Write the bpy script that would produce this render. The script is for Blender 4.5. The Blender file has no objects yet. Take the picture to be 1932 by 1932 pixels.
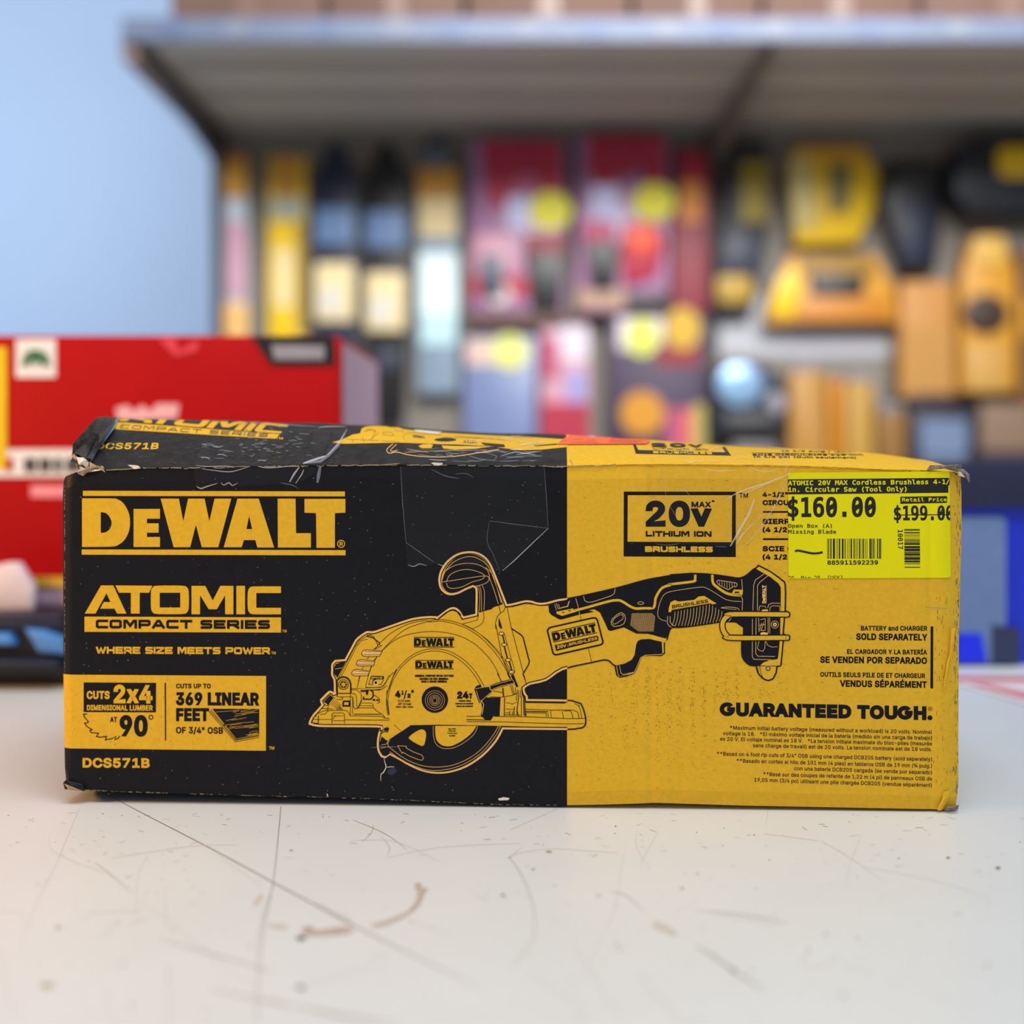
import bpy, bmesh, math, random
from mathutils import Vector, Matrix, noise
from mathutils.geometry import tessellate_polygon

# ------------------------------------------------------------------ camera, world, lights
SC = bpy.context.scene
COL = SC.collection
FPX = 2300.0                       # focal length for a 1932 px wide frame
TZ = 0.90                          # height of the counter top
HC = 0.1872                        # camera height above the counter top
PITCH = math.atan(116.0 / FPX)
FOCUS = 0.622
EYE = Vector((0, 0, TZ + HC))
cam_data = bpy.data.cameras.new('camera')
cam_data.sensor_width = 36.0
cam_data.lens = 36.0 * FPX / 1932.0
cam_data.clip_start = 0.02
cam_data.dof.use_dof = True
cam_data.dof.focus_distance = FOCUS
cam_data.dof.aperture_fstop = (cam_data.lens / 1000.0) / 0.0147
cam_data.dof.aperture_blades = 0
cam = bpy.data.objects.new('camera', cam_data)
COL.objects.link(cam)
cam.location = EYE
cam.rotation_euler = (math.pi / 2 - PITCH, 0, 0)
SC.camera = cam

world = bpy.data.worlds.new('world')
SC.world = world
world.use_nodes = True
world.node_tree.nodes['Background'].inputs[0].default_value = (0.92, 0.96, 1.0, 1)
world.node_tree.nodes['Background'].inputs[1].default_value = 0.41

def area(name, loc, target, size, power, color=(1, 1, 1), size_y=None):
    l = bpy.data.lights.new(name, 'AREA')
    l.energy = power
    l.color = color
    l.size = size
    if size_y:
        l.shape = 'RECTANGLE'
        l.size_y = size_y
    o = bpy.data.objects.new(name, l)
    COL.objects.link(o)
    o.location = loc
    o.rotation_euler = (Vector(target) - Vector(loc)).to_track_quat('-Z', 'Y').to_euler()
    return o

area('ceiling_light_front', (0.25, 0.10, 2.85), (0.15, 0.5, TZ), 1.5, 31, (0.98, 0.99, 1.0), 1.0)
area('ceiling_light_middle', (0.6, 0.55, 2.7), (0.6, 3.4, 1.3), 1.8, 40, (1.0, 0.98, 0.97), 0.7).data.spread = math.radians(105)
area('added_wall_light', (-2.3, 2.7, 2.7), (-2.3, 5.25, 1.2), 2.6, 41, (0.93, 0.97, 1.0), 1.2)  # unseen light added to brighten the pale blue wall
area('warm_left_light', (-0.92, 0.38, TZ + 0.40), (-0.42, 0.44, TZ), 0.12, 5.5, (1.0, 0.46, 0.08))  # unseen warm light added at left to tint the counter

SC.view_settings.view_transform = 'Standard'
SC.view_settings.look = 'None'
SC.view_settings.gamma = 1.0
SC.view_settings.use_curve_mapping = False
SC.view_settings.exposure = 0.0
# letter outlines: advance width, then each outline as x, y, x, y ... in thousandths of the type size
GLYPH_DATA = {
 'i': {
'A':(480,[[16,0,201,509,276,509,463,0,395,0,287,302,264,372,232,478,245,478,213,371,191,302,85,0],[110,142,110,199,370,199,370,142]]),
'B':(456,[[60,0,60,509,241,509,289,504,329,491,359,469,381,442,394,410,398,374,395,344,387,320,356,286,315,267,315,262,339,257,363,245,385,227,402,203,414,173,418,136,413,100,400,67,377,39,344,18,301,4,247,0],[125,57,245,57,296,63,330,80,349,105,355,137,352,161,342,184,327,203,306,218,279,228,248,231,125,231],[125,285,238,285,288,296,308,309,323,326,333,348,336,372,330,403,313,429,283,446,240,452,125,452]]),
'C':(510,[[267,-7,205,1,150,25,104,63,70,115,48,179,40,254,48,329,70,393,104,445,150,484,205,508,267,516,340,504,373,490,402,471,427,447,448,418,463,385,473,348,408,348,389,395,357,428,315,449,267,456,223,450,184,432,150,403,125,364,109,314,103,254,109,194,125,145,151,105,184,76,223,59,267,53,315,60,357,81,389,114,408,160,473,160,463,124,448,91,428,62,402,38,373,19,341,5,305,-4]]),
'D':(502,[[219,0,96,0,96,57,215,57,272,63,318,81,354,110,379,149,394,198,399,255,394,312,379,361,354,399,320,428,275,446,221,452,93,452,93,509,225,509,294,501,353,478,399,441,433,391,455,329,462,255,455,181,433,119,398,68,351,31,291,8],[125,509,125,0,60,0,60,509]]),
'E':(419,[[60,0,60,509,372,509,372,452,125,452,125,286,355,286,355,229,125,229,125,57,375,57,375,0]]),
'F':(410,[[60,0,60,509,369,509,369,452,125,452,125,278,346,278,346,221,125,221,125,0]]),
'G':(520,[[269,-7,205,1,149,25,104,64,69,116,47,179,40,254,47,329,69,393,103,445,149,484,203,508,265,516,304,513,340,504,374,489,403,469,429,445,449,416,465,384,474,349,408,349,387,393,356,427,315,448,265,456,222,450,183,432,150,404,125,364,109,314,103,254,109,194,125,145,151,105,184,76,224,59,269,53,309,57,345,71,374,93,396,123,410,160,415,202,434,199,283,199,283,256,478,256,478,200,471,141,451,91,419,50,377,19,326,0]]),
'H':(517,[[60,0,60,509,125,509,125,289,392,289,392,509,457,509,457,0,392,0,392,232,125,232,125,0]]),
'I':(301,[[31,0,31,57,118,57,118,452,31,452,31,509,269,509,269,452,183,452,183,57,269,57,269,0]]),
'J':(396,[[185,-7,124,3,75,33,44,81,33,145,33,173,98,173,98,145,104,104,122,74,149,56,185,50,220,56,248,74,266,104,272,145,272,509,336,509,336,145,326,81,294,33,246,3]]),
'K':(467,[[104,145,104,216,139,261,174,303,212,344,364,509,448,509,231,276],[60,0,60,509,125,509,125,334,124,225,125,193,125,0],[372,0,188,259,228,309,449,0]]),
'L':(393,[[60,0,60,509,125,509,125,57,361,57,361,0]]),
'M':(628,[[60,0,60,509,152,509,277,187,287,159,299,123,311,84,322,49,307,49,318,83,330,121,342,158,352,187,476,509,568,509,568,0,504,0,504,291,504,327,505,369,506,413,507,457,513,457,498,409,482,363,467,322,456,291,342,0,286,0,170,291,159,321,145,361,129,408,112,457,119,457,120,416,121,372,122,328,122,291,122,0]]),
'N':(523,[[60,0,60,509,136,509,343,183,363,151,388,107,414,55,405,54,401,108,399,157,399,195,399,509,463,509,463,0,387,0,202,290,177,331,148,381,108,452,119,454,122,384,124,328,125,291,125,0]]),
'O':(533,[[267,-7,205,1,150,25,105,63,70,115,48,179,40,254,48,329,70,393,105,445,150,484,205,508,267,516,329,508,384,484,429,445,464,393,486,329,493,254,486,179,464,115,429,63,384,25,329,1],[267,53,310,59,349,76,383,105,408,144,425,194,430,254,425,314,408,365,383,404,349,433,310,450,267,456,223,450,184,433,151,404,125,364,109,314,103,254,109,194,125,144,151,105,184,76,223,59]]),
'P':(445,[[60,0,60,509,235,509,289,503,332,487,366,462,390,430,404,391,409,348,404,304,390,265,366,233,332,207,289,191,235,186,109,186,109,242,233,242,269,246,297,256,318,272,333,294,342,319,344,348,342,376,333,402,318,423,297,439,268,449,232,452,125,452,125,0]]),
'Q':(533,[[245,159,313,159,369,85,384,65,468,-48,401,-48,346,27,331,46],[267,-7,205,1,150,25,105,63,70,115,48,179,40,254,48,329,70,393,105,445,150,484,205,508,267,516,329,508,384,484,429,445,464,393,486,329,493,254,486,179,464,115,429,63,384,25,329,1],[267,53,310,59,349,76,383,105,408,144,425,194,430,254,425,314,408,365,383,404,349,433,310,450,267,456,223,450,184,433,151,404,125,364,109,314,103,254,109,194,125,144,151,105,184,76,223,59]]),
'R':(449,[[60,0,60,509,236,509,290,504,333,489,367,465,390,433,405,395,409,352,405,309,390,271,367,240,333,217,289,203,236,198,96,198,96,255,234,255,269,258,298,267,319,281,334,300,342,324,345,352,342,380,334,405,319,425,298,440,269,449,233,452,125,452,125,0],[353,0,230,229,303,229,428,0]]),
'S':(447,[[224,-9,172,-4,128,9,91,31,64,60,46,96,38,137,104,137,110,110,123,88,142,71,166,59,224,49,257,52,286,60,311,74,329,92,341,114,346,139,342,161,332,179,296,205,245,222,184,239,128,260,86,289,60,326,52,372,58,413,75,448,102,476,138,498,180,511,227,516,275,511,316,498,351,476,377,449,394,415,401,378,337,378,326,412,302,437,267,453,225,459,194,456,167,448,145,435,129,418,118,398,115,376,119,352,131,334,169,308,212,293,264,279,312,264,359,238,395,198,405,171,408,139,403,99,386,64,360,34,323,11,278,-4]]),
'T':(449,[[32,452,32,509,417,509,417,452,257,452,257,0,193,0,193,452]]),
'U':(517,[[259,-8,203,-2,154,15,114,43,85,80,66,124,60,173,60,509,124,509,124,178,128,144,141,113,160,87,187,68,220,56,259,52,298,56,331,68,357,87,377,113,389,144,393,178,393,509,457,509,457,173,451,124,433,80,403,43,363,15,315,-2]]),
'V':(480,[[204,0,16,509,84,509,192,206,215,137,248,31,235,31,267,138,290,206,395,509,463,509,278,0]]),
'W':(686,[[155,0,16,509,82,509,163,196,175,145,187,94,197,40,189,40,200,94,211,145,224,196,306,509,380,509,462,196,474,145,486,94,497,40,488,40,499,94,510,145,523,196,603,509,670,509,530,0,455,0,368,323,351,391,336,475,350,475,335,395,318,323,230,0]]),
'X':(474,[[18,0,217,284,217,236,29,509,104,509,178,400,204,361,223,329,243,292,232,292,252,329,272,361,298,400,374,509,446,509,259,239,259,287,456,0,382,0,292,129,268,165,250,195,230,231,244,231,225,196,206,166,182,129,91,0]]),
'Y':(472,[[203,0,203,208,16,509,91,509,192,344,222,292,250,230,224,230,251,293,280,344,381,509,455,509,268,208,268,0]]),
'Z':(438,[[42,0,42,46,273,385,306,431,341,476,348,454,285,452,223,452,40,452,40,509,397,509,397,462,169,129,134,81,97,33,90,54,152,57,214,57,399,57,399,0]]),
'a':(389,[[160,-9,126,-5,94,5,68,22,48,45,35,73,30,108,34,138,43,161,58,179,78,193,125,211,178,220,234,227,265,235,273,243,276,255,267,297,240,322,196,331,149,322,118,301,100,274,41,291,57,322,79,346,104,364,133,375,194,384,239,379,286,360,306,343,322,320,333,290,337,251,337,0,277,0,277,52,272,52,252,25,215,1],[170,45,202,49,228,59,248,74,263,93,272,115,276,138,276,190,259,182,231,176,200,171,175,168,134,159,103,139,95,124,92,105,102,72,130,52]]),
'b':(424,[[229,-8,198,-5,172,4,138,31,118,59,112,59,112,0,53,0,53,509,114,509,114,319,118,319,137,346,171,373,197,381,229,384,274,378,313,361,345,332,370,293,385,245,390,189,385,133,370,84,346,45,313,16,274,-2],[220,47,253,51,279,66,301,88,316,117,325,151,328,189,325,227,316,261,301,290,280,311,253,325,220,330,188,325,161,312,140,291,125,263,116,229,113,189,116,150,125,115,140,86,162,65,188,51]]),
'c':(396,[[207,-8,159,-2,117,16,82,46,56,85,40,133,34,187,40,243,56,291,82,330,117,360,159,378,207,384,260,377,305,356,340,322,362,277,303,262,290,289,270,311,242,325,207,330,173,325,145,310,124,287,108,258,99,224,96,187,99,151,108,117,124,89,145,66,173,51,207,46,243,52,271,66,292,89,304,117,363,102,341,56,306,21,261,-1]]),
'd':(424,[[195,-8,151,-2,111,16,79,45,55,84,39,133,34,189,39,245,55,293,79,332,112,361,151,378,196,384,228,381,253,373,287,346,306,319,311,319,311,509,372,509,372,0,313,0,313,59,307,59,287,31,252,4,227,-5],[205,47,236,51,263,65,284,86,299,115,309,150,312,189,309,229,300,263,284,291,263,312,237,325,205,330,172,325,145,311,124,290,108,261,99,227,96,189,99,151,109,117,124,88,145,66,172,51]]),
'e':(404,[[212,-8,161,-2,117,16,82,46,56,85,40,132,34,187,39,242,55,290,81,329,115,359,157,378,205,384,266,374,294,361,319,341,341,315,357,282,368,242,371,194,371,169,75,169,75,221,338,221,310,202,307,237,298,269,283,294,263,314,237,326,205,330,173,326,146,313,125,294,109,270,99,241,96,211,96,178,100,139,110,106,128,80,151,61,179,50,212,46,254,53,285,73,306,105,365,91,353,63,335,39,311,19,283,4,249,-5]]),
'f':(254,[[228,379,228,327,6,327,6,379],[81,0,81,432,84,461,96,486,113,505,135,519,187,530,222,527,243,521,227,468,215,472,195,474,171,470,154,460,145,443,142,419,142,0]]),
'g':(425,[[207,-151,168,-148,134,-140,82,-110,51,-69,101,-41,122,-66,154,-88,207,-97,249,-92,282,-75,304,-47,311,-6,311,68,306,68,287,41,252,16,227,8,195,5,152,10,113,27,80,53,55,90,39,136,34,191,39,246,55,293,80,332,112,361,152,378,196,384,228,382,253,373,288,346,308,319,313,319,313,379,372,379,372,-9,367,-54,350,-90,324,-117,291,-136,251,-147],[205,59,237,63,264,75,285,95,300,121,309,154,312,193,309,231,300,264,285,291,264,312,237,325,205,330,172,325,145,312,124,290,109,262,99,229,96,193,99,155,109,123,124,96,145,76,172,63]]),
'h':(410,[[114,227,114,0,53,0,53,509,114,509,114,287,102,287,124,332,152,362,187,379,227,384,264,380,295,369,321,349,341,321,353,285,357,240,357,0,296,0,296,235,290,275,273,304,246,323,210,329,184,326,161,317,141,303,126,283,117,257]]),
'i':(167,[[53,0,53,379,114,379,114,0],[84,443,67,446,54,455,44,468,41,483,44,499,54,512,67,521,84,524,100,521,114,512,123,499,126,483,123,468,114,455,100,446]]),
'j':(167,[[53,379,114,379,114,-30,111,-63,102,-90,86,-113,65,-129,37,-139,4,-143,-10,-143,-10,-87,2,-87,25,-83,40,-72,50,-54,53,-29],[83,443,67,446,53,455,44,468,41,483,44,499,53,512,67,521,83,524,100,521,114,512,123,499,126,483,123,468,114,455,100,446]]),
'k':(381,[[110,137,110,212,121,212,284,379,360,379,184,199,177,199],[53,0,53,509,114,509,114,0],[294,0,148,186,191,229,372,0]]),
'l':(189,[[139,-2,101,3,74,20,58,47,53,84,53,509,114,509,114,99,120,62,130,54,146,52,160,53,170,54,181,3,162,-1]]),
'm':(610,[[53,0,53,379,112,379,112,295,108,295,118,323,132,346,172,376,219,386,257,380,287,361,309,331,321,295,312,295,322,321,337,343,381,375,437,386,468,383,497,372,522,354,541,328,553,296,557,255,557,0,496,0,496,254,490,289,473,313,447,326,419,330,395,328,374,320,345,290,335,247,335,0,274,0,274,260,269,288,253,311,229,326,199,330,158,320,140,307,126,289,117,266,114,238,114,0]]),
'n':(410,[[114,227,114,0,53,0,53,379,112,379,112,287,102,287,124,332,152,362,187,379,227,384,264,380,295,369,321,349,341,321,353,285,357,240,357,0,296,0,296,235,290,275,273,304,246,323,210,329,184,326,161,317,141,303,126,283,117,257]]),
'o':(415,[[207,-8,159,-2,117,16,82,46,56,85,40,133,34,187,40,243,56,291,82,330,117,360,159,378,207,384,256,378,299,360,333,330,359,291,376,243,381,187,376,133,359,85,333,46,299,16,256,-2],[207,46,242,51,270,66,292,89,307,117,316,151,319,187,316,224,307,258,292,287,270,310,242,325,207,330,173,325,145,310,124,287,108,258,99,224,96,187,99,151,108,117,124,89,145,66,173,51]]),
'p':(424,[[53,-143,53,379,112,379,112,319,118,319,137,346,171,373,197,381,229,384,274,378,313,361,345,332,370,293,385,245,390,189,385,133,370,84,346,45,313,16,274,-2,229,-8,198,-5,173,4,138,31,118,59,114,59,114,-143],[220,47,253,51,279,66,301,88,316,117,325,151,328,189,325,227,316,261,301,290,280,311,253,325,220,330,188,325,161,312,140,291,125,263,116,229,113,189,116,150,125,115,140,86,162,65,188,51]]),
'q':(424,[[372,-143,311,-143,311,59,306,59,287,31,252,4,227,-5,195,-8,151,-2,111,16,79,45,55,84,39,133,34,189,39,245,55,293,79,332,112,361,151,378,196,384,228,381,253,373,287,346,307,319,313,319,313,379,372,379],[205,47,236,51,263,65,284,86,299,115,309,150,312,189,309,229,300,263,284,291,263,312,237,325,205,330,172,325,145,311,124,290,108,261,99,227,96,189,99,151,109,117,124,88,145,66,172,51]]),
'r':(259,[[53,0,53,379,112,379,112,321,130,347,152,367,181,380,213,385,229,384,243,384,243,322,230,324,207,326,182,323,159,315,140,301,126,284,117,262,114,237,114,0]]),
's':(365,[[182,-8,145,-5,112,3,84,18,62,38,45,63,36,94,94,107,105,79,124,60,150,49,181,45,217,50,244,62,262,81,268,103,265,121,254,136,237,147,212,155,149,170,104,186,72,208,53,237,47,274,51,305,65,332,87,354,115,370,149,381,187,384,223,381,254,372,279,358,299,339,324,290,268,277,258,298,243,316,219,328,187,333,156,329,131,317,114,299,109,277,112,258,124,243,172,223,229,209,275,194,306,171,325,142,331,107,326,75,312,47,290,24,260,6,223,-5]]),
't':(227,[[204,379,204,327,6,327,6,379],[65,471,126,471,126,98,128,76,136,61,150,53,170,50,185,51,202,54,213,2,192,-3,168,-4,125,2,92,21,72,52,65,93]]),
'u':(410,[[182,-5,146,-1,115,11,89,31,69,59,57,95,53,139,53,379,114,379,114,144,119,105,137,75,164,56,200,50,226,53,249,62,268,77,283,97,293,122,296,153,296,379,357,379,357,0,298,0,298,92,307,92,286,47,257,17,222,0]]),
'v':(389,[[163,0,17,379,84,379,165,155,187,87,206,21,184,21,203,87,224,155,305,379,371,379,226,0]]),
'w':(567,[[138,0,23,379,87,379,133,214,154,137,175,41,165,41,186,135,206,214,252,379,316,379,362,214,382,136,402,41,391,41,413,135,434,214,480,379,545,379,429,0,368,0,319,172,305,225,291,280,277,338,291,338,277,280,263,225,248,172,199,0]]),
'x':(379,[[21,0,171,218,171,171,29,379,100,379,147,306,179,253,207,206,175,206,202,253,233,306,282,379,352,379,209,169,209,214,358,0,287,0,231,85,200,136,173,182,205,182,178,136,148,85,91,0]]),
'y':(389,[[47,-139,61,-86,71,-87,104,-89,130,-74,151,-36,163,-1,17,379,84,379,165,155,187,87,206,21,184,21,202,87,224,155,305,379,371,379,204,-58,177,-107,139,-136,91,-145,65,-143]]),
'z':(380,[[42,0,42,46,254,320,48,323,48,379,333,379,333,331,126,60,339,56,339,0]]),
'0':(453,[[227,-7,174,1,130,24,95,62,69,113,53,178,48,254,53,330,69,395,95,447,130,484,174,508,227,516,279,508,323,484,358,447,384,395,400,330,405,254,400,178,384,113,359,62,323,24,279,1],[227,50,261,56,290,74,313,103,330,144,340,194,344,254,340,314,330,365,313,405,290,435,261,453,227,460,192,453,163,435,140,405,123,365,113,314,109,254,113,194,123,144,140,103,163,74,192,56]]),
'1':(453,[[76,0,76,55,391,55,391,0],[276,509,276,0,212,0,212,448,86,358,86,427,198,509]]),
'2':(453,[[64,0,64,47,234,229,282,282,311,327,320,371,317,397,308,419,293,436,273,449,224,460,196,457,172,447,153,433,139,413,130,390,127,362,66,362,71,405,86,442,111,473,143,496,182,511,225,516,268,511,306,497,337,474,361,445,376,411,381,372,371,318,336,259,267,180,153,60,389,57,389,0]]),
'3':(453,[[218,-7,173,-3,133,10,98,30,70,57,52,91,44,132,109,132,115,107,126,87,144,71,165,59,219,50,275,61,297,74,315,93,325,116,329,145,326,172,316,196,299,217,275,234,242,244,201,248,157,248,157,299,288,448,70,452,70,509,372,509,372,461,211,278,211,289,264,288,308,276,344,253,371,222,387,186,393,145,387,103,370,66,344,36,309,12,266,-2]]),
'4':(453,[[40,105,40,158,247,509,311,509,109,166,413,163,413,105],[282,0,282,121,282,146,282,318,343,318,343,0]]),
'5':(453,[[221,-7,178,-2,140,11,108,32,83,60,66,93,60,130,122,130,127,108,138,89,173,60,221,50,250,53,276,64,298,82,314,104,324,131,328,162,324,193,314,221,297,244,275,262,248,273,218,277,167,268,128,246,67,253,96,509,366,509,366,452,151,452,134,301,178,325,229,334,263,330,294,321,321,306,345,285,364,260,379,231,388,199,391,163,385,117,369,76,343,41,309,15,268,-1]]),
'6':(453,[[226,-7,182,-1,142,15,109,40,84,74,69,115,64,162,68,199,80,239,137,340,252,509,322,509,151,261,145,261,165,288,196,307,235,314,278,309,316,295,346,271,370,240,384,201,389,157,384,112,368,73,343,39,310,14,271,-2],[226,48,254,52,279,63,299,79,314,101,324,128,327,157,324,187,314,213,299,235,279,251,254,262,226,265,198,262,174,252,153,235,138,214,128,188,125,158,128,128,138,102,153,79,174,63,198,52]]),
'7':(453,[[97,0,323,448,62,452,62,509,391,509,391,449,165,0]]),
'8':(453,[[226,-7,178,-2,136,11,101,33,74,62,57,96,52,135,55,166,65,195,81,220,101,241,125,256,153,265,119,282,93,308,76,342,70,380,75,417,90,450,114,477,146,498,184,511,226,516,269,511,306,498,337,477,361,450,377,417,382,380,376,342,359,308,333,282,300,267,327,256,351,241,372,220,387,195,397,166,401,135,395,96,378,62,352,33,317,11,275,-2],[226,49,258,52,285,60,307,74,323,91,333,113,337,139,333,165,322,189,305,208,283,223,256,232,226,235,196,232,169,223,147,208,130,189,119,165,115,139,119,113,129,91,145,74,167,60,195,52],[226,290,274,300,293,313,307,330,316,351,319,376,316,399,308,420,294,437,275,449,226,460,177,449,159,437,145,420,136,399,133,376,136,351,145,330,159,313,178,300]]),
'9':(453,[[226,516,271,510,310,494,343,468,368,434,384,393,389,347,385,309,373,270,315,168,200,0,130,0,301,248,307,248,287,221,257,202,218,195,175,199,137,214,106,237,83,269,68,307,64,352,69,397,85,436,110,469,143,494,182,510],[226,460,199,457,174,446,154,429,138,407,129,381,125,352,129,322,138,295,154,274,174,257,199,247,226,243,254,247,279,257,299,273,314,295,324,321,327,350,324,381,314,407,299,429,279,446,254,457]]),
'.':(188,[[95,-4,78,-1,63,9,53,24,50,41,53,59,63,73,78,83,95,87,113,83,128,73,138,59,141,41,138,24,128,9,113,-1]]),
',':(188,[[38,-119,68,71,137,71,84,-119]]),
'-':(453,[[337,244,337,188,114,188,114,244]]),
'*':(453,[[201,223,206,331,114,272,89,315,186,365,89,415,114,459,206,400,201,509,250,509,246,400,337,459,362,415,266,365,362,315,337,272,246,331,250,223]]),
'"':(321,[[78,318,70,509,136,509,128,318],[193,318,185,509,250,509,243,318]]),
'/':(249,[[235,533,71,-76,14,-76,178,533]]),
'(':(273,[[89,207,101,324,132,441,177,539,236,539,191,428,161,313,151,207,160,115,188,16,236,-96,177,-96,139,-21,111,55,95,131]]),
')':(273,[[37,-96,86,18,113,116,122,207,112,313,82,428,37,539,97,539,142,441,173,323,184,207,178,130,161,53,134,-22,97,-96]]),
'$':(447,[[202,-74,202,583,244,583,244,-74],[224,-9,172,-4,128,9,91,31,64,60,46,96,38,137,104,137,110,110,123,88,142,71,166,59,224,49,257,52,286,60,311,74,329,92,341,114,346,139,342,161,332,179,296,205,245,222,184,239,128,260,86,289,60,326,52,372,58,413,75,448,102,476,138,498,180,511,227,516,275,511,316,498,351,476,377,449,394,415,401,378,337,378,326,412,302,437,267,453,225,459,194,456,167,448,145,435,129,418,118,398,115,376,119,352,131,334,169,308,212,293,264,279,312,264,359,238,395,198,405,171,408,139,403,99,386,64,360,34,323,11,278,-4]]),
'[':(273,[[101,-96,101,539,236,539,236,487,160,487,160,-44,236,-44,236,-96]]),
']':(273,[[37,-96,37,-44,113,-44,113,487,37,487,37,539,172,539,172,-96]]),
"'":(206,[[78,318,70,509,136,509,128,318]]),
'é':(404,[[212,-8,161,-2,117,16,82,46,56,85,40,132,34,187,39,242,55,290,81,329,115,359,157,378,205,384,266,374,294,361,319,341,341,315,357,282,368,242,371,194,371,169,75,169,75,221,338,221,310,202,307,237,298,269,283,294,263,314,237,326,205,330,173,326,146,313,125,294,109,270,99,241,96,211,96,178,100,139,110,106,128,80,151,61,179,50,212,46,254,53,285,73,306,105,365,91,353,63,335,39,311,19,283,4,249,-5],[177,429,225,529,293,529,227,429]]),
'í':(167,[[53,0,53,379,114,379,114,0],[57,429,104,529,173,529,107,429]]),
'á':(389,[[160,-9,126,-5,94,5,68,22,48,45,35,73,30,108,34,138,43,161,58,179,78,193,125,211,178,220,234,227,265,235,273,243,276,255,267,297,240,322,196,331,149,322,118,301,100,274,41,291,57,322,79,346,104,364,133,375,194,384,239,379,286,360,306,343,322,320,333,290,337,251,337,0,277,0,277,52,272,52,252,25,215,1],[170,45,202,49,228,59,248,74,263,93,272,115,276,138,276,190,259,182,231,176,200,171,175,168,134,159,103,139,95,124,92,105,102,72,130,52],[162,429,210,529,278,529,212,429]]),
'É':(419,[[60,0,60,509,372,509,372,452,125,452,125,286,355,286,355,229,125,229,125,57,375,57,375,0],[191,558,239,659,307,659,241,558]]),
'Í':(301,[[31,0,31,57,118,57,118,452,31,452,31,509,269,509,269,452,183,452,183,57,269,57,269,0],[124,558,171,659,240,659,174,558]]),
'¾':(611,[[136,228,84,237,48,261,38,278,33,297,88,297,104,281,136,274,170,284,180,296,183,310,180,327,171,340,154,349,132,352,103,352,103,394,132,394,149,397,163,405,172,417,175,433,165,458,138,467,107,460,96,452,91,440,39,440,43,460,54,477,90,503,139,512,165,509,187,501,218,473,228,437,225,415,215,397,201,383,181,376,207,366,225,352,236,332,239,308,232,276,210,251,177,234],[116,0,466,509,524,509,174,0],[367,45,367,88,479,277,515,277,515,213,493,213,422,94,582,90,582,45],[495,0,495,58,496,78,496,277,547,277,547,0]]),
'°':(316,[[158,283,128,287,101,298,77,316,59,340,47,367,43,397,47,428,59,455,77,479,101,497,128,509,158,513,188,509,216,497,239,479,257,455,269,428,273,397,269,367,257,340,239,316,216,298,188,287],[158,334,190,343,213,366,222,397,213,430,190,453,158,462,126,453,103,430,95,397,103,366,126,343]]),
'®':(463,[[231,118,192,122,154,134,121,152,91,177,67,206,48,240,37,277,33,317,37,357,48,394,67,428,91,457,121,482,154,500,192,512,231,516,271,512,309,500,343,482,372,457,396,428,415,394,426,357,430,317,426,277,415,240,396,206,372,177,343,152,309,134,271,122],[231,166,271,171,307,187,338,210,362,241,377,277,382,317,377,357,362,393,338,423,307,447,271,462,231,467,192,462,156,447,125,423,101,393,86,357,81,317,86,277,101,241,125,210,156,187,192,171],[273,226,228,312,273,312,319,226],[161,226,161,409,253,409,279,402,302,383,311,350,302,316,278,295,250,287,185,287,185,319,239,319,257,327,267,350,264,364,257,372,239,378,203,378,203,226]]),
'™':(424,[[289,326,209,509,242,509,298,375,354,509,387,509,307,326],[202,326,202,509,235,509,235,326],[361,326,361,509,394,509,394,326],[82,326,82,492,115,492,115,326],[27,480,27,509,170,509,170,480]]),
' ':(188,[]),
 },
 'm': {
'A':(429,[[214,458,140,192,289,192],[172,520,257,520,416,0,344,0,305,135,123,135,86,0,13,0]]),
'B':(429,[[128,248,128,58,212,58,264,63,299,79,319,108,325,150,318,194,298,224,262,242,212,248],[128,462,128,305,210,305,254,310,284,325,301,350,307,388,301,422,284,445,255,458,210,462],[58,520,212,520,282,511,335,485,367,444,378,388,372,345,355,313,326,290,287,278,332,263,367,235,389,194,396,143,384,81,350,36,292,9,212,0,58,0]]),
'C':(429,[[374,18,319,-3,259,-10,170,8,104,61,62,146,48,259,62,373,104,458,170,511,259,529,319,522,374,501,374,429,318,461,259,472,199,459,156,419,130,353,122,259,130,166,156,100,199,60,259,47,319,58,374,91]]),
'D':(429,[[152,58,227,69,276,101,302,163,311,259,302,357,276,418,227,451,152,462,118,462,118,58],[153,520,257,504,329,456,371,376,385,259,371,144,329,63,257,16,153,0,48,0,48,520]]),
'E':(429,[[69,520,377,520,377,461,139,461,139,307,367,307,367,248,139,248,139,59,384,59,384,0,69,0]]),
'F':(429,[[81,520,387,520,387,461,152,461,152,307,365,307,365,248,152,248,152,0,81,0]]),
'G':(429,[[384,43,354,20,321,3,284,-7,244,-10,157,8,91,61,49,146,36,259,49,373,91,458,158,511,246,529,309,520,367,492,367,420,338,443,309,459,278,469,246,472,186,459,143,419,118,353,109,259,117,165,142,99,184,60,244,47,285,52,317,69,317,209,242,209,242,267,384,267]]),
'H':(429,[[48,520,118,520,118,307,311,307,311,520,382,520,382,0,311,0,311,248,118,248,118,0,48,0]]),
'I':(429,[[70,520,359,520,359,461,250,461,250,59,359,59,359,0,70,0,70,59,179,59,179,461,70,461]]),
'J':(429,[[38,21,38,103,70,79,103,61,138,51,173,47,216,53,243,73,258,110,263,170,263,461,130,461,130,520,333,520,333,170,324,86,296,31,247,0,173,-10,107,-2]]),
'K':(429,[[48,520,118,520,118,289,338,520,421,520,218,307,427,0,342,0,172,260,118,203,118,0,48,0]]),
'L':(429,[[75,520,146,520,146,59,397,59,397,0,75,0]]),
'M':(429,[[30,520,124,520,214,255,304,520,399,520,399,0,334,0,334,459,241,185,188,185,95,459,95,0,30,0]]),
'N':(429,[[48,520,138,520,313,92,313,520,381,520,381,0,292,0,116,428,116,0,48,0]]),
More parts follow.
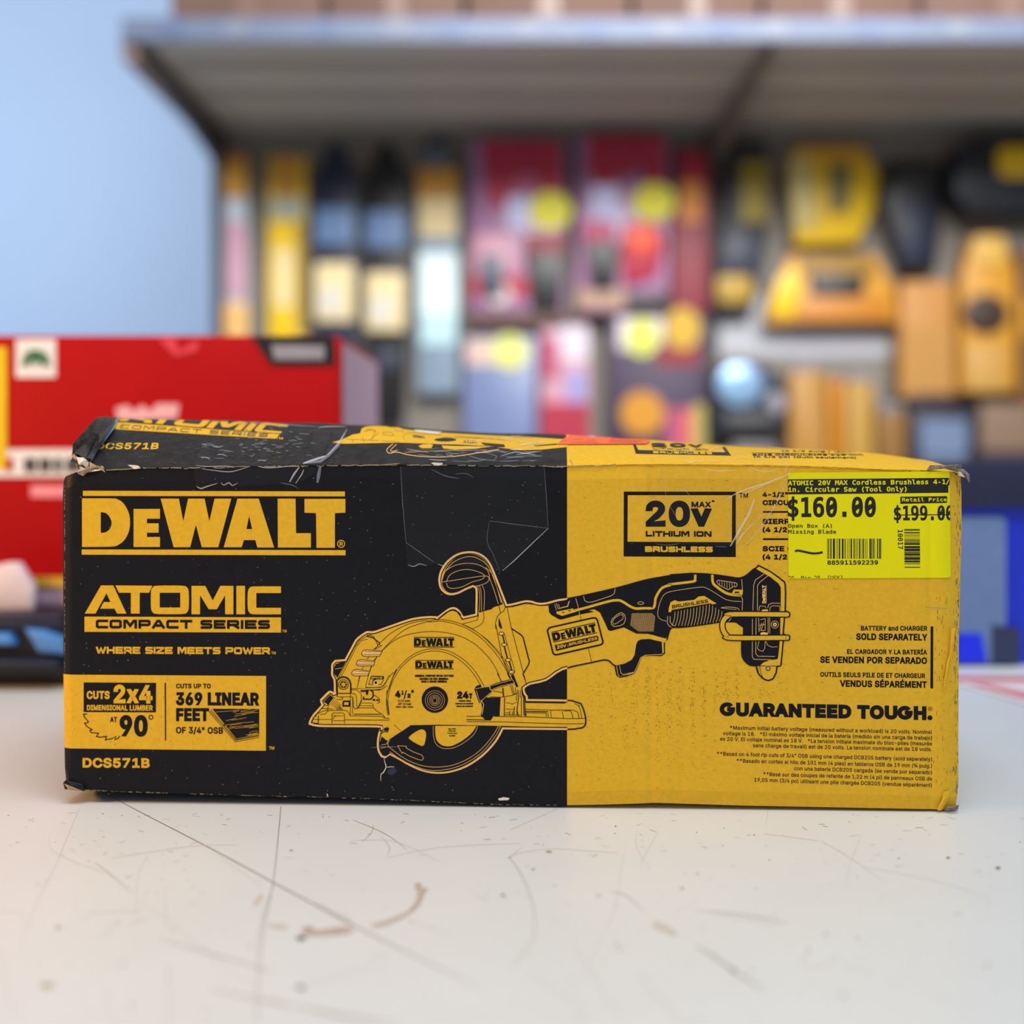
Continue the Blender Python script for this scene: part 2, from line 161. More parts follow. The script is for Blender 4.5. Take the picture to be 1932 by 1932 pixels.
'O':(429,[[315,259,309,358,292,423,261,460,214,472,169,460,138,423,120,358,114,259,120,161,138,96,169,59,214,47,261,59,292,96,309,161],[389,259,378,141,346,57,291,7,214,-10,138,7,84,56,51,140,41,259,51,378,84,462,138,513,214,529,291,513,346,462,378,378]]),
'P':(429,[[139,462,139,267,220,267,264,273,296,292,317,323,324,365,317,406,297,436,264,456,220,462],[69,520,220,520,297,510,352,480,386,432,397,365,386,297,353,248,297,219,220,209,139,209,139,0,69,0]]),
'Q':(429,[[228,-9,221,-10,214,-10,138,7,84,57,51,141,41,259,51,378,84,462,138,513,214,529,291,513,346,462,378,378,389,259,383,167,365,95,335,41,292,7,362,-59,310,-94],[315,259,309,358,292,423,261,460,214,472,169,460,138,423,120,358,114,259,120,161,138,96,169,59,214,47,261,59,292,96,309,161]]),
'R':(429,[[265,245,290,235,311,219,332,190,359,142,429,0,354,0,292,131,266,177,244,204,219,216,188,220,120,220,120,0,50,0,50,520,195,520,270,510,326,481,360,434,372,369,365,323,343,285,310,259],[120,462,120,278,197,278,241,283,273,300,291,329,297,369,291,409,271,438,239,456,195,462]]),
'S':(429,[[352,502,352,431,288,462,223,472,179,466,144,449,123,422,116,386,120,356,135,334,162,317,205,304,242,295,306,273,349,242,374,198,382,142,371,77,336,29,280,0,203,-10,129,-2,55,21,55,96,131,59,203,47,250,53,286,71,308,99,315,138,310,172,295,197,267,215,224,229,186,237,124,258,81,287,57,326,48,376,60,438,95,487,150,519,220,529,283,522]]),
'T':(429,[[16,520,413,520,413,461,250,461,250,0,180,0,180,461,16,461]]),
'U':(429,[[51,200,51,520,122,520,122,167,124,113,131,88,145,70,163,57,187,50,214,47,242,50,266,57,284,71,298,88,305,113,307,167,307,520,378,520,378,200,375,131,368,86,354,55,334,31,309,13,281,0,214,-10,148,0,120,13,95,31,75,55,61,87,54,132]]),
'V':(429,[[214,59,337,520,409,520,257,0,172,0,20,520,93,520]]),
'W':(429,[[0,520,69,520,118,98,178,377,251,377,311,97,361,520,429,520,352,0,285,0,214,309,144,0,78,0]]),
'X':(429,[[30,520,106,520,220,324,336,520,412,520,256,275,423,0,347,0,220,224,82,0,6,0,180,275]]),
'Y':(429,[[13,520,88,520,214,290,341,520,416,520,250,233,250,0,179,0,179,233]]),
'Z':(429,[[62,520,399,520,399,466,128,59,407,59,407,0,54,0,54,54,319,461,62,461]]),
'a':(429,[[244,196,223,196,174,191,139,176,117,152,110,118,116,86,132,63,157,48,190,44,238,53,274,80,296,124,304,182,304,196],[369,222,369,0,304,0,304,58,281,28,253,6,218,-6,177,-10,123,-2,82,24,55,63,46,114,57,171,90,212,144,238,218,246,304,246,304,256,298,297,281,324,250,340,206,345,140,336,75,308,75,372,143,393,206,399,251,396,289,385,320,367,344,342,363,299]]),
'b':(429,[[320,195,314,260,296,307,267,336,226,345,185,336,155,307,137,260,131,195,137,130,155,83,185,54,226,44,267,54,296,82,314,129],[131,340,150,365,174,384,203,396,236,399,299,386,347,345,377,281,387,196,377,110,347,45,299,4,235,-10,203,-6,174,5,150,24,131,49,131,0,67,0,67,542,131,542]]),
'c':(429,[[369,20,316,-3,260,-10,180,3,119,44,81,109,68,195,81,280,119,345,180,386,260,399,315,392,369,369,369,302,318,335,260,345,207,335,168,306,144,259,135,195,144,131,168,83,207,54,260,44,320,54,369,86]]),
'd':(429,[[299,340,299,542,363,542,363,0,299,0,299,49,280,24,256,5,227,-6,195,-10,131,4,83,45,53,110,43,196,53,281,84,345,132,386,195,399,228,396,257,384,281,366],[110,195,116,129,134,82,163,54,204,44,245,54,275,83,293,130,299,195,293,260,275,307,245,336,204,345,163,336,134,307,116,260]]),
'e':(429,[[387,211,387,180,110,180,118,121,143,79,183,53,237,44,301,54,372,84,372,20,302,-3,236,-10,155,4,94,44,56,109,43,195,55,279,93,344,151,385,227,399,293,387,344,349,376,289],[323,230,316,279,296,316,266,338,224,345,182,337,148,314,124,278,112,229]]),
'f':(429,[[370,542,370,489,297,489,268,485,249,474,239,455,236,424,236,390,370,390,370,340,236,340,236,0,172,0,172,340,68,340,68,390,172,390,172,417,179,473,201,511,239,534,293,542]]),
'g':(429,[[299,198,293,262,275,308,246,336,207,345,165,336,135,308,117,262,110,198,117,135,135,88,166,60,208,50,247,60,275,88,293,135],[363,25,352,-52,321,-108,270,-142,200,-153,144,-148,86,-134,86,-71,148,-94,200,-102,244,-95,275,-74,293,-37,299,16,299,62,281,33,257,13,228,1,193,-3,131,11,84,52,53,116,43,198,53,281,84,345,131,386,193,399,227,396,256,384,280,365,299,338,299,389,363,389]]),
'h':(429,[[366,242,366,0,302,0,302,242,297,287,283,319,259,337,225,344,186,336,156,312,138,273,132,220,132,0,68,0,68,542,132,542,132,331,152,361,178,382,210,395,248,399,300,390,337,360,359,311]]),
'i':(429,[[89,390,253,390,253,50,380,50,380,0,62,0,62,50,189,50,189,340,89,340],[189,542,253,542,253,461,189,461]]),
'j':(429,[[209,-7,209,340,99,340,99,390,273,390,273,-7,265,-67,242,-112,204,-139,153,-148,65,-148,65,-94,146,-94,174,-89,193,-72,205,-45],[209,542,273,542,273,461,209,461]]),
'k':(429,[[82,542,148,542,148,228,317,390,394,390,241,243,419,0,340,0,196,201,148,156,148,0,82,0]]),
'l':(429,[[222,141,226,103,238,76,258,60,285,54,360,54,360,0,279,0,228,9,190,37,166,81,158,141,158,495,56,495,56,546,222,546]]),
'm':(429,[[235,350,249,372,265,387,286,396,310,399,350,390,376,363,390,311,395,226,395,0,337,0,337,223,334,290,327,326,314,341,294,346,270,340,256,324,248,288,245,223,245,0,187,0,187,223,184,291,177,326,163,341,141,346,120,340,106,324,99,288,96,223,96,0,38,0,38,390,96,390,96,357,125,388,164,399,188,396,208,387,224,372]]),
'n':(429,[[366,242,366,0,302,0,302,242,297,287,283,319,259,337,225,344,186,336,156,312,138,273,132,220,132,0,68,0,68,390,132,390,132,331,152,361,178,382,210,395,248,399,300,390,337,360,359,311]]),
'o':(429,[[214,345,172,336,141,307,122,260,116,195,122,129,141,82,172,54,214,44,258,54,289,82,307,129,314,195,307,260,289,307,258,336],[214,399,286,386,339,347,371,282,382,195,371,107,339,42,286,3,214,-10,143,3,91,42,58,107,48,195,58,282,91,347,143,386]]),
'p':(429,[[131,49,131,-148,66,-148,66,390,131,390,131,340,149,366,173,384,202,396,235,399,298,386,346,345,376,280,386,193,376,108,345,44,298,3,235,-10,201,-6,173,5,149,24],[319,195,313,260,295,307,266,336,225,345,184,336,155,307,137,260,131,195,137,130,155,83,184,54,225,44,266,54,295,82,313,129]]),
'q':(429,[[116,193,121,128,139,81,168,52,209,43,250,52,279,81,297,128,303,193,297,258,279,306,250,334,209,344,168,334,139,306,121,259],[303,48,285,23,261,4,232,-8,199,-11,136,2,88,43,58,107,48,192,58,278,88,343,136,384,199,398,232,394,260,383,284,364,303,339,303,389,367,389,367,-150,303,-150]]),
'r':(429,[[402,310,360,333,314,340,261,331,222,303,198,257,190,194,190,0,126,0,126,390,190,390,190,314,211,350,240,377,276,394,319,399,363,393,402,375]]),
's':(429,[[339,376,339,314,283,338,227,346,189,342,162,332,146,314,140,289,144,266,156,250,184,237,236,225,262,220,304,206,334,183,352,152,359,113,348,61,318,22,268,-2,203,-10,143,-4,74,14,74,80,143,53,205,44,242,48,271,61,288,81,294,109,273,147,209,171,182,176,134,191,101,213,82,243,76,282,85,332,114,369,160,392,222,399,282,394]]),
't':(429,[[214,501,214,390,359,390,359,340,214,340,214,128,218,92,230,68,253,55,287,51,359,51,359,0,281,0,220,7,179,29,157,68,150,128,150,340,46,340,46,390,150,390,150,501]]),
'u':(429,[[68,148,68,389,132,389,132,148,137,102,151,70,174,52,208,46,248,54,278,77,296,116,302,169,302,389,366,389,366,0,302,0,302,58,281,29,255,7,223,-6,186,-10,134,0,97,29,75,78]]),
'v':(429,[[35,390,101,390,214,63,328,390,394,390,256,0,173,0]]),
'w':(429,[[0,390,63,390,131,75,187,276,242,276,298,75,366,390,429,390,338,0,277,0,214,214,153,0,91,0]]),
'x':(429,[[389,390,250,203,403,0,329,0,214,156,101,0,26,0,180,203,40,390,111,390,214,249,317,390]]),
'y':(429,[[299,125,258,18,212,-94,194,-118,172,-135,146,-145,116,-148,64,-148,64,-95,102,-95,127,-91,146,-78,164,-49,187,6,36,390,104,390,220,85,334,390,401,390]]),
'z':(429,[[79,391,362,391,362,332,138,52,362,52,362,0,71,0,71,59,295,339,79,339]]),
'0':(429,[[168,261,172,279,182,294,196,305,214,308,232,305,247,294,258,279,261,261,258,243,247,228,232,218,214,214,196,218,181,228,171,243],[214,474,172,460,141,421,123,354,117,259,123,165,141,99,172,59,214,46,258,59,288,99,306,165,312,259,306,354,288,421,258,460],[214,529,288,512,340,461,372,376,383,259,372,143,340,58,288,7,214,-10,141,7,89,58,57,143,46,259,57,376,89,461,141,512]]),
'1':(429,[[94,59,203,59,203,456,86,430,86,494,203,520,273,520,273,59,381,59,381,0,94,0]]),
'2':(429,[[130,59,369,59,369,0,53,0,53,59,167,180,234,255,281,323,290,350,293,377,287,416,268,445,237,464,197,470,131,459,57,424,57,495,128,521,196,529,265,519,319,489,354,442,365,382,361,349,350,315,329,280,299,242,243,179]]),
'3':(429,[[270,278,315,259,349,230,369,191,376,143,364,79,327,31,270,0,194,-10,121,-3,48,16,48,86,118,58,186,49,237,56,275,75,298,107,306,150,298,191,275,222,239,242,191,249,138,249,138,307,191,307,234,312,267,328,287,353,294,387,288,423,269,449,238,465,197,470,133,463,63,442,63,507,138,524,197,529,265,520,318,491,352,447,364,390,358,351,340,319,310,294]]),
'4':(429,[[256,456,92,181,256,181],[244,520,326,520,326,181,395,181,395,124,326,124,326,0,256,0,256,124,36,124,36,190]]),
'5':(429,[[72,520,335,520,335,461,136,461,136,333,166,341,197,344,269,332,325,296,360,240,372,167,360,93,323,37,264,2,187,-10,111,-5,50,12,50,84,114,58,180,49,232,57,270,80,294,117,302,167,293,216,269,253,230,277,178,284,123,278,72,259]]),
'6':(429,[[345,508,345,444,298,463,247,470,188,457,146,420,120,358,111,272,131,302,157,325,189,339,225,344,292,332,342,298,373,242,383,167,372,92,341,36,289,1,221,-10,143,6,88,55,57,138,46,259,59,375,97,460,159,512,244,529,295,524],[220,289,180,281,149,256,130,218,123,167,130,116,149,77,180,53,220,45,261,53,290,76,308,114,314,167,308,220,290,258,261,281]]),
'7':(429,[[48,520,376,520,376,490,190,0,116,0,297,461,48,461]]),
'8':(429,[[214,247,173,240,142,221,123,189,116,146,123,104,142,72,173,52,214,45,256,51,287,71,307,103,313,146,307,189,287,220,256,240],[153,276,113,293,83,319,64,353,58,394,68,450,100,493,150,520,214,529,280,520,329,493,361,450,372,394,365,353,346,319,316,293,276,276,322,259,356,230,377,190,384,140,372,77,339,30,285,0,214,-10,144,0,90,29,57,77,46,139,53,189,73,230,107,259],[128,388,133,351,150,324,177,308,214,302,252,308,279,324,296,351,302,388,296,425,279,453,252,469,214,475,177,469,150,452,133,425]]),
'9':(429,[[208,231,248,239,278,263,297,301,304,352,297,403,278,442,248,466,208,474,167,467,137,443,119,405,114,352,119,299,137,261,166,238],[82,11,82,76,129,56,180,49,239,62,282,99,307,162,316,248,296,217,270,194,238,180,202,175,135,187,85,222,55,278,44,353,55,428,87,483,138,518,206,529,285,513,339,464,370,380,381,259,368,144,330,59,268,7,183,-10,132,-5]]),
'.':(429,[[170,106,258,106,258,0,170,0]]),
',':(429,[[175,106,263,106,263,33,194,-100,140,-100,175,33]]),
'-':(429,[[124,224,305,224,305,167,124,167]]),
'*':(429,[[372,434,247,367,372,299,352,265,235,335,235,204,195,204,195,335,78,265,58,299,182,367,58,434,78,469,195,398,195,529,235,529,235,398,352,469]]),
'"':(429,[[312,520,312,327,251,327,251,520],[178,520,178,327,118,327,118,520]]),
'/':(429,[[310,520,376,520,102,-66,36,-66]]),
'(':(429,[[308,541,268,462,239,383,222,304,216,224,222,144,239,65,268,-14,308,-94,252,-94,207,-12,174,67,155,146,148,224,155,302,174,380,207,460,252,541]]),
')':(429,[[121,541,177,541,223,460,255,380,275,302,281,224,275,145,255,67,223,-13,177,-94,121,-94,162,-14,190,66,207,145,213,224,207,303,190,382,162,462]]),
'$':(429,[[241,202,241,51,275,57,301,72,317,96,322,127,318,156,303,177,278,193],[206,268,206,412,174,406,150,391,134,368,129,339,134,312,148,291,172,277],[241,-105,206,-105,206,0,135,10,66,32,66,95,136,62,206,49,206,209,145,225,101,251,75,288,66,335,75,384,103,423,147,448,206,460,206,542,241,542,241,460,297,453,354,439,354,378,297,402,241,411,241,261,304,245,350,217,378,178,388,129,378,80,347,40,301,12,241,1]]),
'[':(429,[[161,542,309,542,309,492,225,492,225,-44,309,-44,309,-94,161,-94]]),
']':(429,[[268,542,268,-94,120,-94,120,-44,204,-44,204,492,120,492,120,542]]),
"'":(429,[[244,520,244,327,184,327,184,520]]),
'é':(429,[[387,211,387,180,110,180,118,121,143,79,183,53,237,44,301,54,372,84,372,20,302,-3,236,-10,155,4,94,44,56,109,43,195,55,279,93,344,151,385,227,399,293,387,344,349,376,289],[323,230,316,279,296,316,266,338,224,345,182,337,148,314,124,278,112,229],[268,570,337,570,224,439,170,439]]),
'í':(429,[[89,390,253,390,253,50,380,50,380,0,62,0,62,50,189,50,189,340,89,340],[263,570,332,570,219,439,165,439]]),
'á':(429,[[244,196,223,196,174,191,139,176,117,152,110,118,116,86,132,63,157,48,190,44,238,53,274,80,296,124,304,182,304,196],[369,222,369,0,304,0,304,58,281,28,253,6,218,-6,177,-10,123,-2,82,24,55,63,46,114,57,171,90,212,144,238,218,246,304,246,304,256,298,297,281,324,250,340,206,345,140,336,75,308,75,372,143,393,206,399,251,396,289,385,320,367,344,342,363,299],[263,570,332,570,219,439,165,439]]),
'É':(429,[[69,520,377,520,377,461,139,461,139,307,367,307,367,248,139,248,139,59,384,59,384,0,69,0],[240,661,305,661,225,569,172,569]]),
'Í':(429,[[70,520,359,520,359,461,250,461,250,59,359,59,359,0,70,0,70,59,179,59,179,461,70,461],[234,661,299,661,219,569,165,569]]),
'¾':(429,[[284,197,340,197,340,9,381,9,381,-29,340,-29,340,-94,292,-94,292,-29,157,-29,157,13],[292,153,197,9,292,9],[175,444,204,434,225,418,238,397,243,372,234,333,210,305,169,288,115,282,75,285,34,296,34,338,78,324,114,320,145,323,169,334,185,350,190,372,185,394,171,411,147,420,114,424,91,424,91,461,116,461,145,464,166,472,179,486,183,504,179,522,166,535,146,543,119,546,84,541,44,529,44,571,89,580,126,584,172,578,206,563,228,539,235,508,232,485,220,467,201,453],[18,175,9,213,378,304,388,267]]),
'°':(429,[[214,529,257,521,293,496,317,461,325,418,317,375,293,340,257,316,214,308,171,316,135,339,112,375,104,418,112,461,136,497,172,521],[214,484,189,480,168,465,153,444,148,418,153,392,167,371,188,357,214,352,240,357,261,372,276,393,281,418,276,443,261,465,240,479]]),
'®':(429,[[209,383,254,379,285,366,304,344,310,314,306,291,295,273,276,259,252,252,268,238,292,206,331,141,282,141,244,202,217,237,190,244,171,244,171,141,126,141,126,383],[207,354,171,354,171,273,207,273,234,275,251,282,261,295,264,314,261,332,251,345,234,351],[214,473,257,469,297,457,333,438,366,410,393,377,413,340,425,300,429,258,425,216,413,177,394,140,366,107,333,79,296,59,257,47,214,44,172,47,133,59,97,79,63,107,36,140,16,177,4,216,0,258,4,300,16,340,36,377,63,410,96,438,133,457,172,469],[214,437,179,434,146,424,116,408,88,385,66,358,49,327,39,294,36,258,39,223,49,190,66,160,88,132,116,109,146,92,179,82,214,79,250,82,283,92,313,109,341,132,364,160,380,190,390,223,393,258,390,294,380,327,364,358,341,385,313,408,283,424,250,434]]),
'™':(429,[[153,520,153,487,96,487,96,319,56,319,56,487,0,487,0,520],[241,520,289,431,332,520,392,520,392,319,352,319,352,486,298,382,279,382,221,486,221,319,182,319,182,520]]),
' ':(429,[]),
 },
}

# ------------------------------------------------------------------ helpers
random.seed(7)
EPS = 0.00002
CP, SP = math.cos(PITCH), math.sin(PITCH)

def ray(px, py):
    a, b = (px - 966.0) / FPX, (966.0 - py) / FPX
    return Vector((a, CP + SP * b, -SP + CP * b))

def at(px, py, Y):
    r = ray(px, py)
    return EYE + r * (Y / r.y)

def proj(p):
    d = p - EYE
    z = d.y * CP - d.z * SP
    return 966 + FPX * d.x / z, 966 - FPX * (d.y * SP + d.z * CP) / z

def lin(c):
    return c / 12.92 if c <= 0.04045 else ((c + 0.055) / 1.055) ** 2.4

MATS = {}
def mat(name, rgb, rough=0.55, metal=0.0, vary=0.06, scale=60.0, bump=0.0, bump_scale=300.0, spec=0.5, stretch=None, alpha=1.0, coat=0.0):
    """procedural principled material: noise varies the colour a little and may add a bump"""
    if name in MATS:
        return MATS[name]
    m = bpy.data.materials.new(name)
    m.use_nodes = True
    nt = m.node_tree
    b = nt.nodes['Principled BSDF']
    c = [lin(v / 255.0) for v in rgb]
    tc = nt.nodes.new('ShaderNodeTexCoord')
    mp = nt.nodes.new('ShaderNodeMapping')
    nt.links.new(tc.outputs['Object'], mp.inputs['Vector'])
    if stretch:
        mp.inputs['Scale'].default_value = stretch
    n = nt.nodes.new('ShaderNodeTexNoise')
    n.inputs['Scale'].default_value = scale
    n.inputs['Detail'].default_value = 5.0
    nt.links.new(mp.outputs[0], n.inputs['Vector'])
    r = nt.nodes.new('ShaderNodeValToRGB')
    r.color_ramp.elements[0].position = 0.3
    r.color_ramp.elements[1].position = 0.7
    r.color_ramp.elements[0].color = [max(0, v * (1 - vary)) for v in c] + [1]
    r.color_ramp.elements[1].color = [min(1, v * (1 + vary)) for v in c] + [1]
    nt.links.new(n.outputs['Fac'], r.inputs['Fac'])
    nt.links.new(r.outputs['Color'], b.inputs['Base Color'])
    b.inputs['Roughness'].default_value = rough
    b.inputs['Metallic'].default_value = metal
    b.inputs['Specular IOR Level'].default_value = spec
    b.inputs['Coat Weight'].default_value = coat
    b.inputs['Alpha'].default_value = alpha
    if bump:
        n2 = nt.nodes.new('ShaderNodeTexNoise')
        n2.inputs['Scale'].default_value = bump_scale
        n2.inputs['Detail'].default_value = 4.0
        nt.links.new(mp.outputs[0], n2.inputs['Vector'])
        bp = nt.nodes.new('ShaderNodeBump')
        bp.inputs['Strength'].default_value = bump
        bp.inputs['Distance'].default_value = 0.002
        nt.links.new(n2.outputs['Fac'], bp.inputs['Height'])
        nt.links.new(bp.outputs[0], b.inputs['Normal'])
    MATS[name] = m
    return m

def film_material(name, gloss, rough, bump, tint=(1, 1, 1)):
    """clear tape: mostly transparent, a thin glossy coat with crinkles"""
    m = bpy.data.materials.new(name)
    m.use_nodes = True
    nt = m.node_tree
    nt.nodes.clear()
    out = nt.nodes.new('ShaderNodeOutputMaterial')
    mix = nt.nodes.new('ShaderNodeMixShader')
    tr = nt.nodes.new('ShaderNodeBsdfTransparent')
    tr.inputs[0].default_value = (*tint, 1)
    gl = nt.nodes.new('ShaderNodeBsdfGlossy')
    gl.inputs['Roughness'].default_value = rough
    fr = nt.nodes.new('ShaderNodeFresnel')
    fr.inputs['IOR'].default_value = 1.45
    ad = nt.nodes.new('ShaderNodeMath')
    ad.operation = 'MULTIPLY_ADD'
    ad.inputs[1].default_value = 0.13
    ad.inputs[2].default_value = gloss
    tc = nt.nodes.new('ShaderNodeTexCoord')
    n = nt.nodes.new('ShaderNodeTexNoise')
    n.inputs['Scale'].default_value = 180
    n.inputs['Detail'].default_value = 6
    bp = nt.nodes.new('ShaderNodeBump')
    bp.inputs['Strength'].default_value = bump
    bp.inputs['Distance'].default_value = 0.002
    nt.links.new(tc.outputs['Object'], n.inputs['Vector'])
    nt.links.new(n.outputs['Fac'], bp.inputs['Height'])
    nt.links.new(bp.outputs[0], gl.inputs['Normal'])
    nt.links.new(bp.outputs[0], fr.inputs['Normal'])
    nt.links.new(fr.outputs[0], ad.inputs[0])
    nt.links.new(ad.outputs[0], mix.inputs[0])
    nt.links.new(tr.outputs[0], mix.inputs[1])
    nt.links.new(gl.outputs[0], mix.inputs[2])
    nt.links.new(mix.outputs[0], out.inputs[0])
    MATS[name] = m
    return m

def mk(name, verts, faces, mats, midx=None, parent=None, smooth=False):
    """link one mesh object; vertices are given in world space"""
    org = parent_loc(parent)
    if parent is None:
        xs = [v[0] for v in verts]; ys = [v[1] for v in verts]; zs = [v[2] for v in verts]
        org = Vector(((min(xs) + max(xs)) / 2, (min(ys) + max(ys)) / 2, min(zs)))
    me = bpy.data.meshes.new(name)
    me.from_pydata([tuple(Vector(v) - org) for v in verts], [], faces)
    if not isinstance(mats, (list, tuple)):
        mats = [mats]
    for m in mats:
        me.materials.append(m)
    if midx:
        me.polygons.foreach_set('material_index', midx)
    if smooth:
        me.polygons.foreach_set('use_smooth', [True] * len(me.polygons))
    me.update()
    o = bpy.data.objects.new(name, me)
    COL.objects.link(o)
    if parent is None:
        o.location = org
    else:
        o.parent = parent
    return o

def parent_loc(p):
    v = Vector((0, 0, 0))
    while p is not None:
        v = v + p.location
        p = p.parent
    return v

def thing(name, loc, label, category, group=None):
    o = bpy.data.objects.new(name, None)
    o.empty_display_size = 0.05
    COL.objects.link(o)
    o.location = loc
    return tag(o, label, category, group)

def tag(o, label, category, group=None):
    o['label'] = label
    o['category'] = category
    if group:
        o['group'] = group
    return o

def copy_thing(src, loc, label):
    c = src.copy(); COL.objects.link(c); c.location = loc; c['label'] = label
    for ch in src.children:
        d = ch.copy(); COL.objects.link(d); d.parent = c
        for g in ch.children:
            e = g.copy(); COL.objects.link(e); e.parent = d
    return c

def from_bm(name, bm, m, parent=None, smooth=True, bevel=0.0, seg=2):
    if bevel > 0:
        bmesh.ops.bevel(bm, geom=[e for e in bm.edges if e.calc_face_angle(0) > 0.5], offset=bevel, segments=seg, profile=0.5, affect='EDGES', clamp_overlap=True)
    bmesh.ops.recalc_face_normals(bm, faces=bm.faces)
    vs = [v.co.copy() for v in bm.verts]
    bm.verts.index_update()
    fs = [[v.index for v in f.verts] for f in bm.faces]
    bm.free()
    o = mk(name, vs, fs, m, None, parent, smooth)
    if smooth:
        shade_auto(o)
    return o

def shade_auto(o, ang=0.6):
    me = o.data
    bm = bmesh.new(); bm.from_mesh(me)
    for e in bm.edges:
        if e.calc_face_angle(0) > ang:
            e.smooth = False
    bm.to_mesh(me); bm.free()

def box(name, x0, x1, y0, y1, z0, z1, m, parent=None, bevel=0.0):
    bm = bmesh.new()
    bmesh.ops.create_cube(bm, size=1.0)
    for v in bm.verts:
        v.co = Vector(((x0 + x1) / 2 + v.co.x * (x1 - x0), (y0 + y1) / 2 + v.co.y * (y1 - y0), (z0 + z1) / 2 + v.co.z * (z1 - z0)))
    return from_bm(name, bm, m, parent, bevel > 0, bevel)

def prism(name, pts, Y, thick, m, parent=None, bevel=0.0):
    """solid with the outline `pts` (measured on the photograph) standing at distance Y, `thick` deep"""
    P = [at(x, y, Y) for x, y in pts]
    bm = bmesh.new()
    fr = [bm.verts.new(p) for p in P]
    f = bm.faces.new(fr)
    r = bmesh.ops.extrude_face_region(bm, geom=[f])
    for v in r['geom']:
        if isinstance(v, bmesh.types.BMVert):
            v.co.y += thick
    return from_bm(name, bm, m, parent, bevel > 0, bevel)

def rect(x0, y0, x1, y1):
    return [(x0, y0), (x1, y0), (x1, y1), (x0, y1)]

def rrect(x0, y0, x1, y1, r, n=4):
    out = []
    for cx, cy, a in ((x1 - r, y0 + r, -90), (x1 - r, y1 - r, 0), (x0 + r, y1 - r, 90), (x0 + r, y0 + r, 180)):
        for k in range(n + 1):
            t = math.radians(a + 90.0 * k / n)
            out.append((cx + r * math.cos(t), cy + r * math.sin(t)))
    return out

def ell(cx, cy, rx, ry, n=20):
    return [(cx + rx * math.cos(2 * math.pi * k / n), cy + ry * math.sin(2 * math.pi * k / n)) for k in range(n)]

def lathe(name, base, prof, m, parent=None, axis='Z', n=20):
    """solid of revolution; prof = [(radius, height)]"""
    vs, fs = [], []
    for r, h in prof:
        for k in range(n):
            t = 2 * math.pi * k / n
            p = Vector((r * math.cos(t), r * math.sin(t), h))
            if axis == 'Y':
                p = Vector((p.x, p.z, p.y))
            elif axis == 'X':
                p = Vector((p.z, p.x, p.y))
            vs.append(Vector(base) + p)
    for i in range(len(prof) - 1):
        for k in range(n):
            fs.append([i * n + k, i * n + (k + 1) % n, (i + 1) * n + (k + 1) % n, (i + 1) * n + k])
    fs.append(list(range(n)))
    fs.append([(len(prof) - 1) * n + k for k in range(n)])
    o = mk(name, vs, fs, m, None, parent, True)
    bm = bmesh.new(); bm.from_mesh(o.data)
    bmesh.ops.recalc_face_normals(bm, faces=bm.faces)
    bm.to_mesh(o.data); bm.free()
    shade_auto(o)
    return o

# ------------------------------------------------------------------ printed artwork as thin inked shapes
FONTS = {}
def untangle(l):
    """split an outline that crosses itself into simple outlines"""
    n = len(l)
    for i in range(n):
        a, b = l[i], l[(i + 1) % n]
        for j in range(i + 2, n):
            if i == 0 and j == n - 1:
                continue
            c, d = l[j], l[(j + 1) % n]
            den = (b[0] - a[0]) * (d[1] - c[1]) - (b[1] - a[1]) * (d[0] - c[0])
            if abs(den) < 1e-12:
                continue
            t = ((c[0] - a[0]) * (d[1] - c[1]) - (c[1] - a[1]) * (d[0] - c[0])) / den
            u = ((c[0] - a[0]) * (b[1] - a[1]) - (c[1] - a[1]) * (b[0] - a[0])) / den
            if 1e-6 < t < 1 - 1e-6 and 1e-6 < u < 1 - 1e-6:
                x = (a[0] + (b[0] - a[0]) * t, a[1] + (b[1] - a[1]) * t)
                return untangle([x] + l[i + 1:j + 1]) + untangle(l[:i + 1] + [x] + l[j + 1:])
    return [l]
def load_glyphs():
    for f, items in GLYPH_DATA.items():
        FONTS[f] = {c: (w / 1000.0, [m for l in ls for m in untangle([(l[k] / 1000.0, l[k + 1] / 1000.0) for k in range(0, len(l), 2)])]) for c, (w, ls) in items.items()}
load_glyphs()
# square, wide lettering drawn as centre lines: (width, strokes)
WIDE = {
 'A': (1.05, ['0,0 .42,1 .63,1 1.05,0', '.2,.28 .85,.28']), 'B': (1, ['0,0 0,1 .85,1 .95,.9 .95,.6 .85,.53 .05,.53', '.85,.53 1,.45 1,.1 .88,0 0,0']),
 'C': (1, ['1,1 .12,1 0,.88 0,.12 .12,0 1,0']), 'E': (.95, ['.95,1 0,1 0,0 .95,0', '0,.5 .85,.5']), 'H': (1, ['0,0 0,1', '1,0 1,1', '0,.5 1,.5']),
 'I': (0, ['0,0 0,1']), 'L': (.85, ['0,1 0,0 .85,0']), 'M': (1.15, ['0,0 0,1 .2,1 .575,.25 .95,1 1.15,1 1.15,0']), 'N': (1, ['0,0 0,1 .15,1 .85,0 1,0 1,1']),
 'O': (1, ['.12,0 0,.12 0,.88 .12,1 .88,1 1,.88 1,.12 .88,0 .12,0']), 'P': (.98, ['0,0 0,1 .87,1 .98,.9 .98,.5 .87,.38 0,.38']),
 'R': (1, ['0,0 0,1 .88,1 .98,.9 .98,.52 .88,.42 0,.42', '.55,.42 1,0']), 'S': (.95, ['.92,1 .1,1 0,.9 0,.62 .1,.52 .85,.5 .95,.4 .95,.1 .85,0 .02,0']),
 'T': (1, ['0,1 1,1', '.5,1 .5,0']), 'U': (1, ['0,1 0,.12 .12,0 .88,0 1,.12 1,1']), 'W': (1.35, ['0,1 .3,0 .38,0 .675,.9 .97,0 1.05,0 1.35,1']),
 'Z': (1, ['0,1 1,1 1,.9 0,.1 0,0 1,0']), 'K': (1, ['0,0 0,1', '1,1 .1,.5 1,0'])}

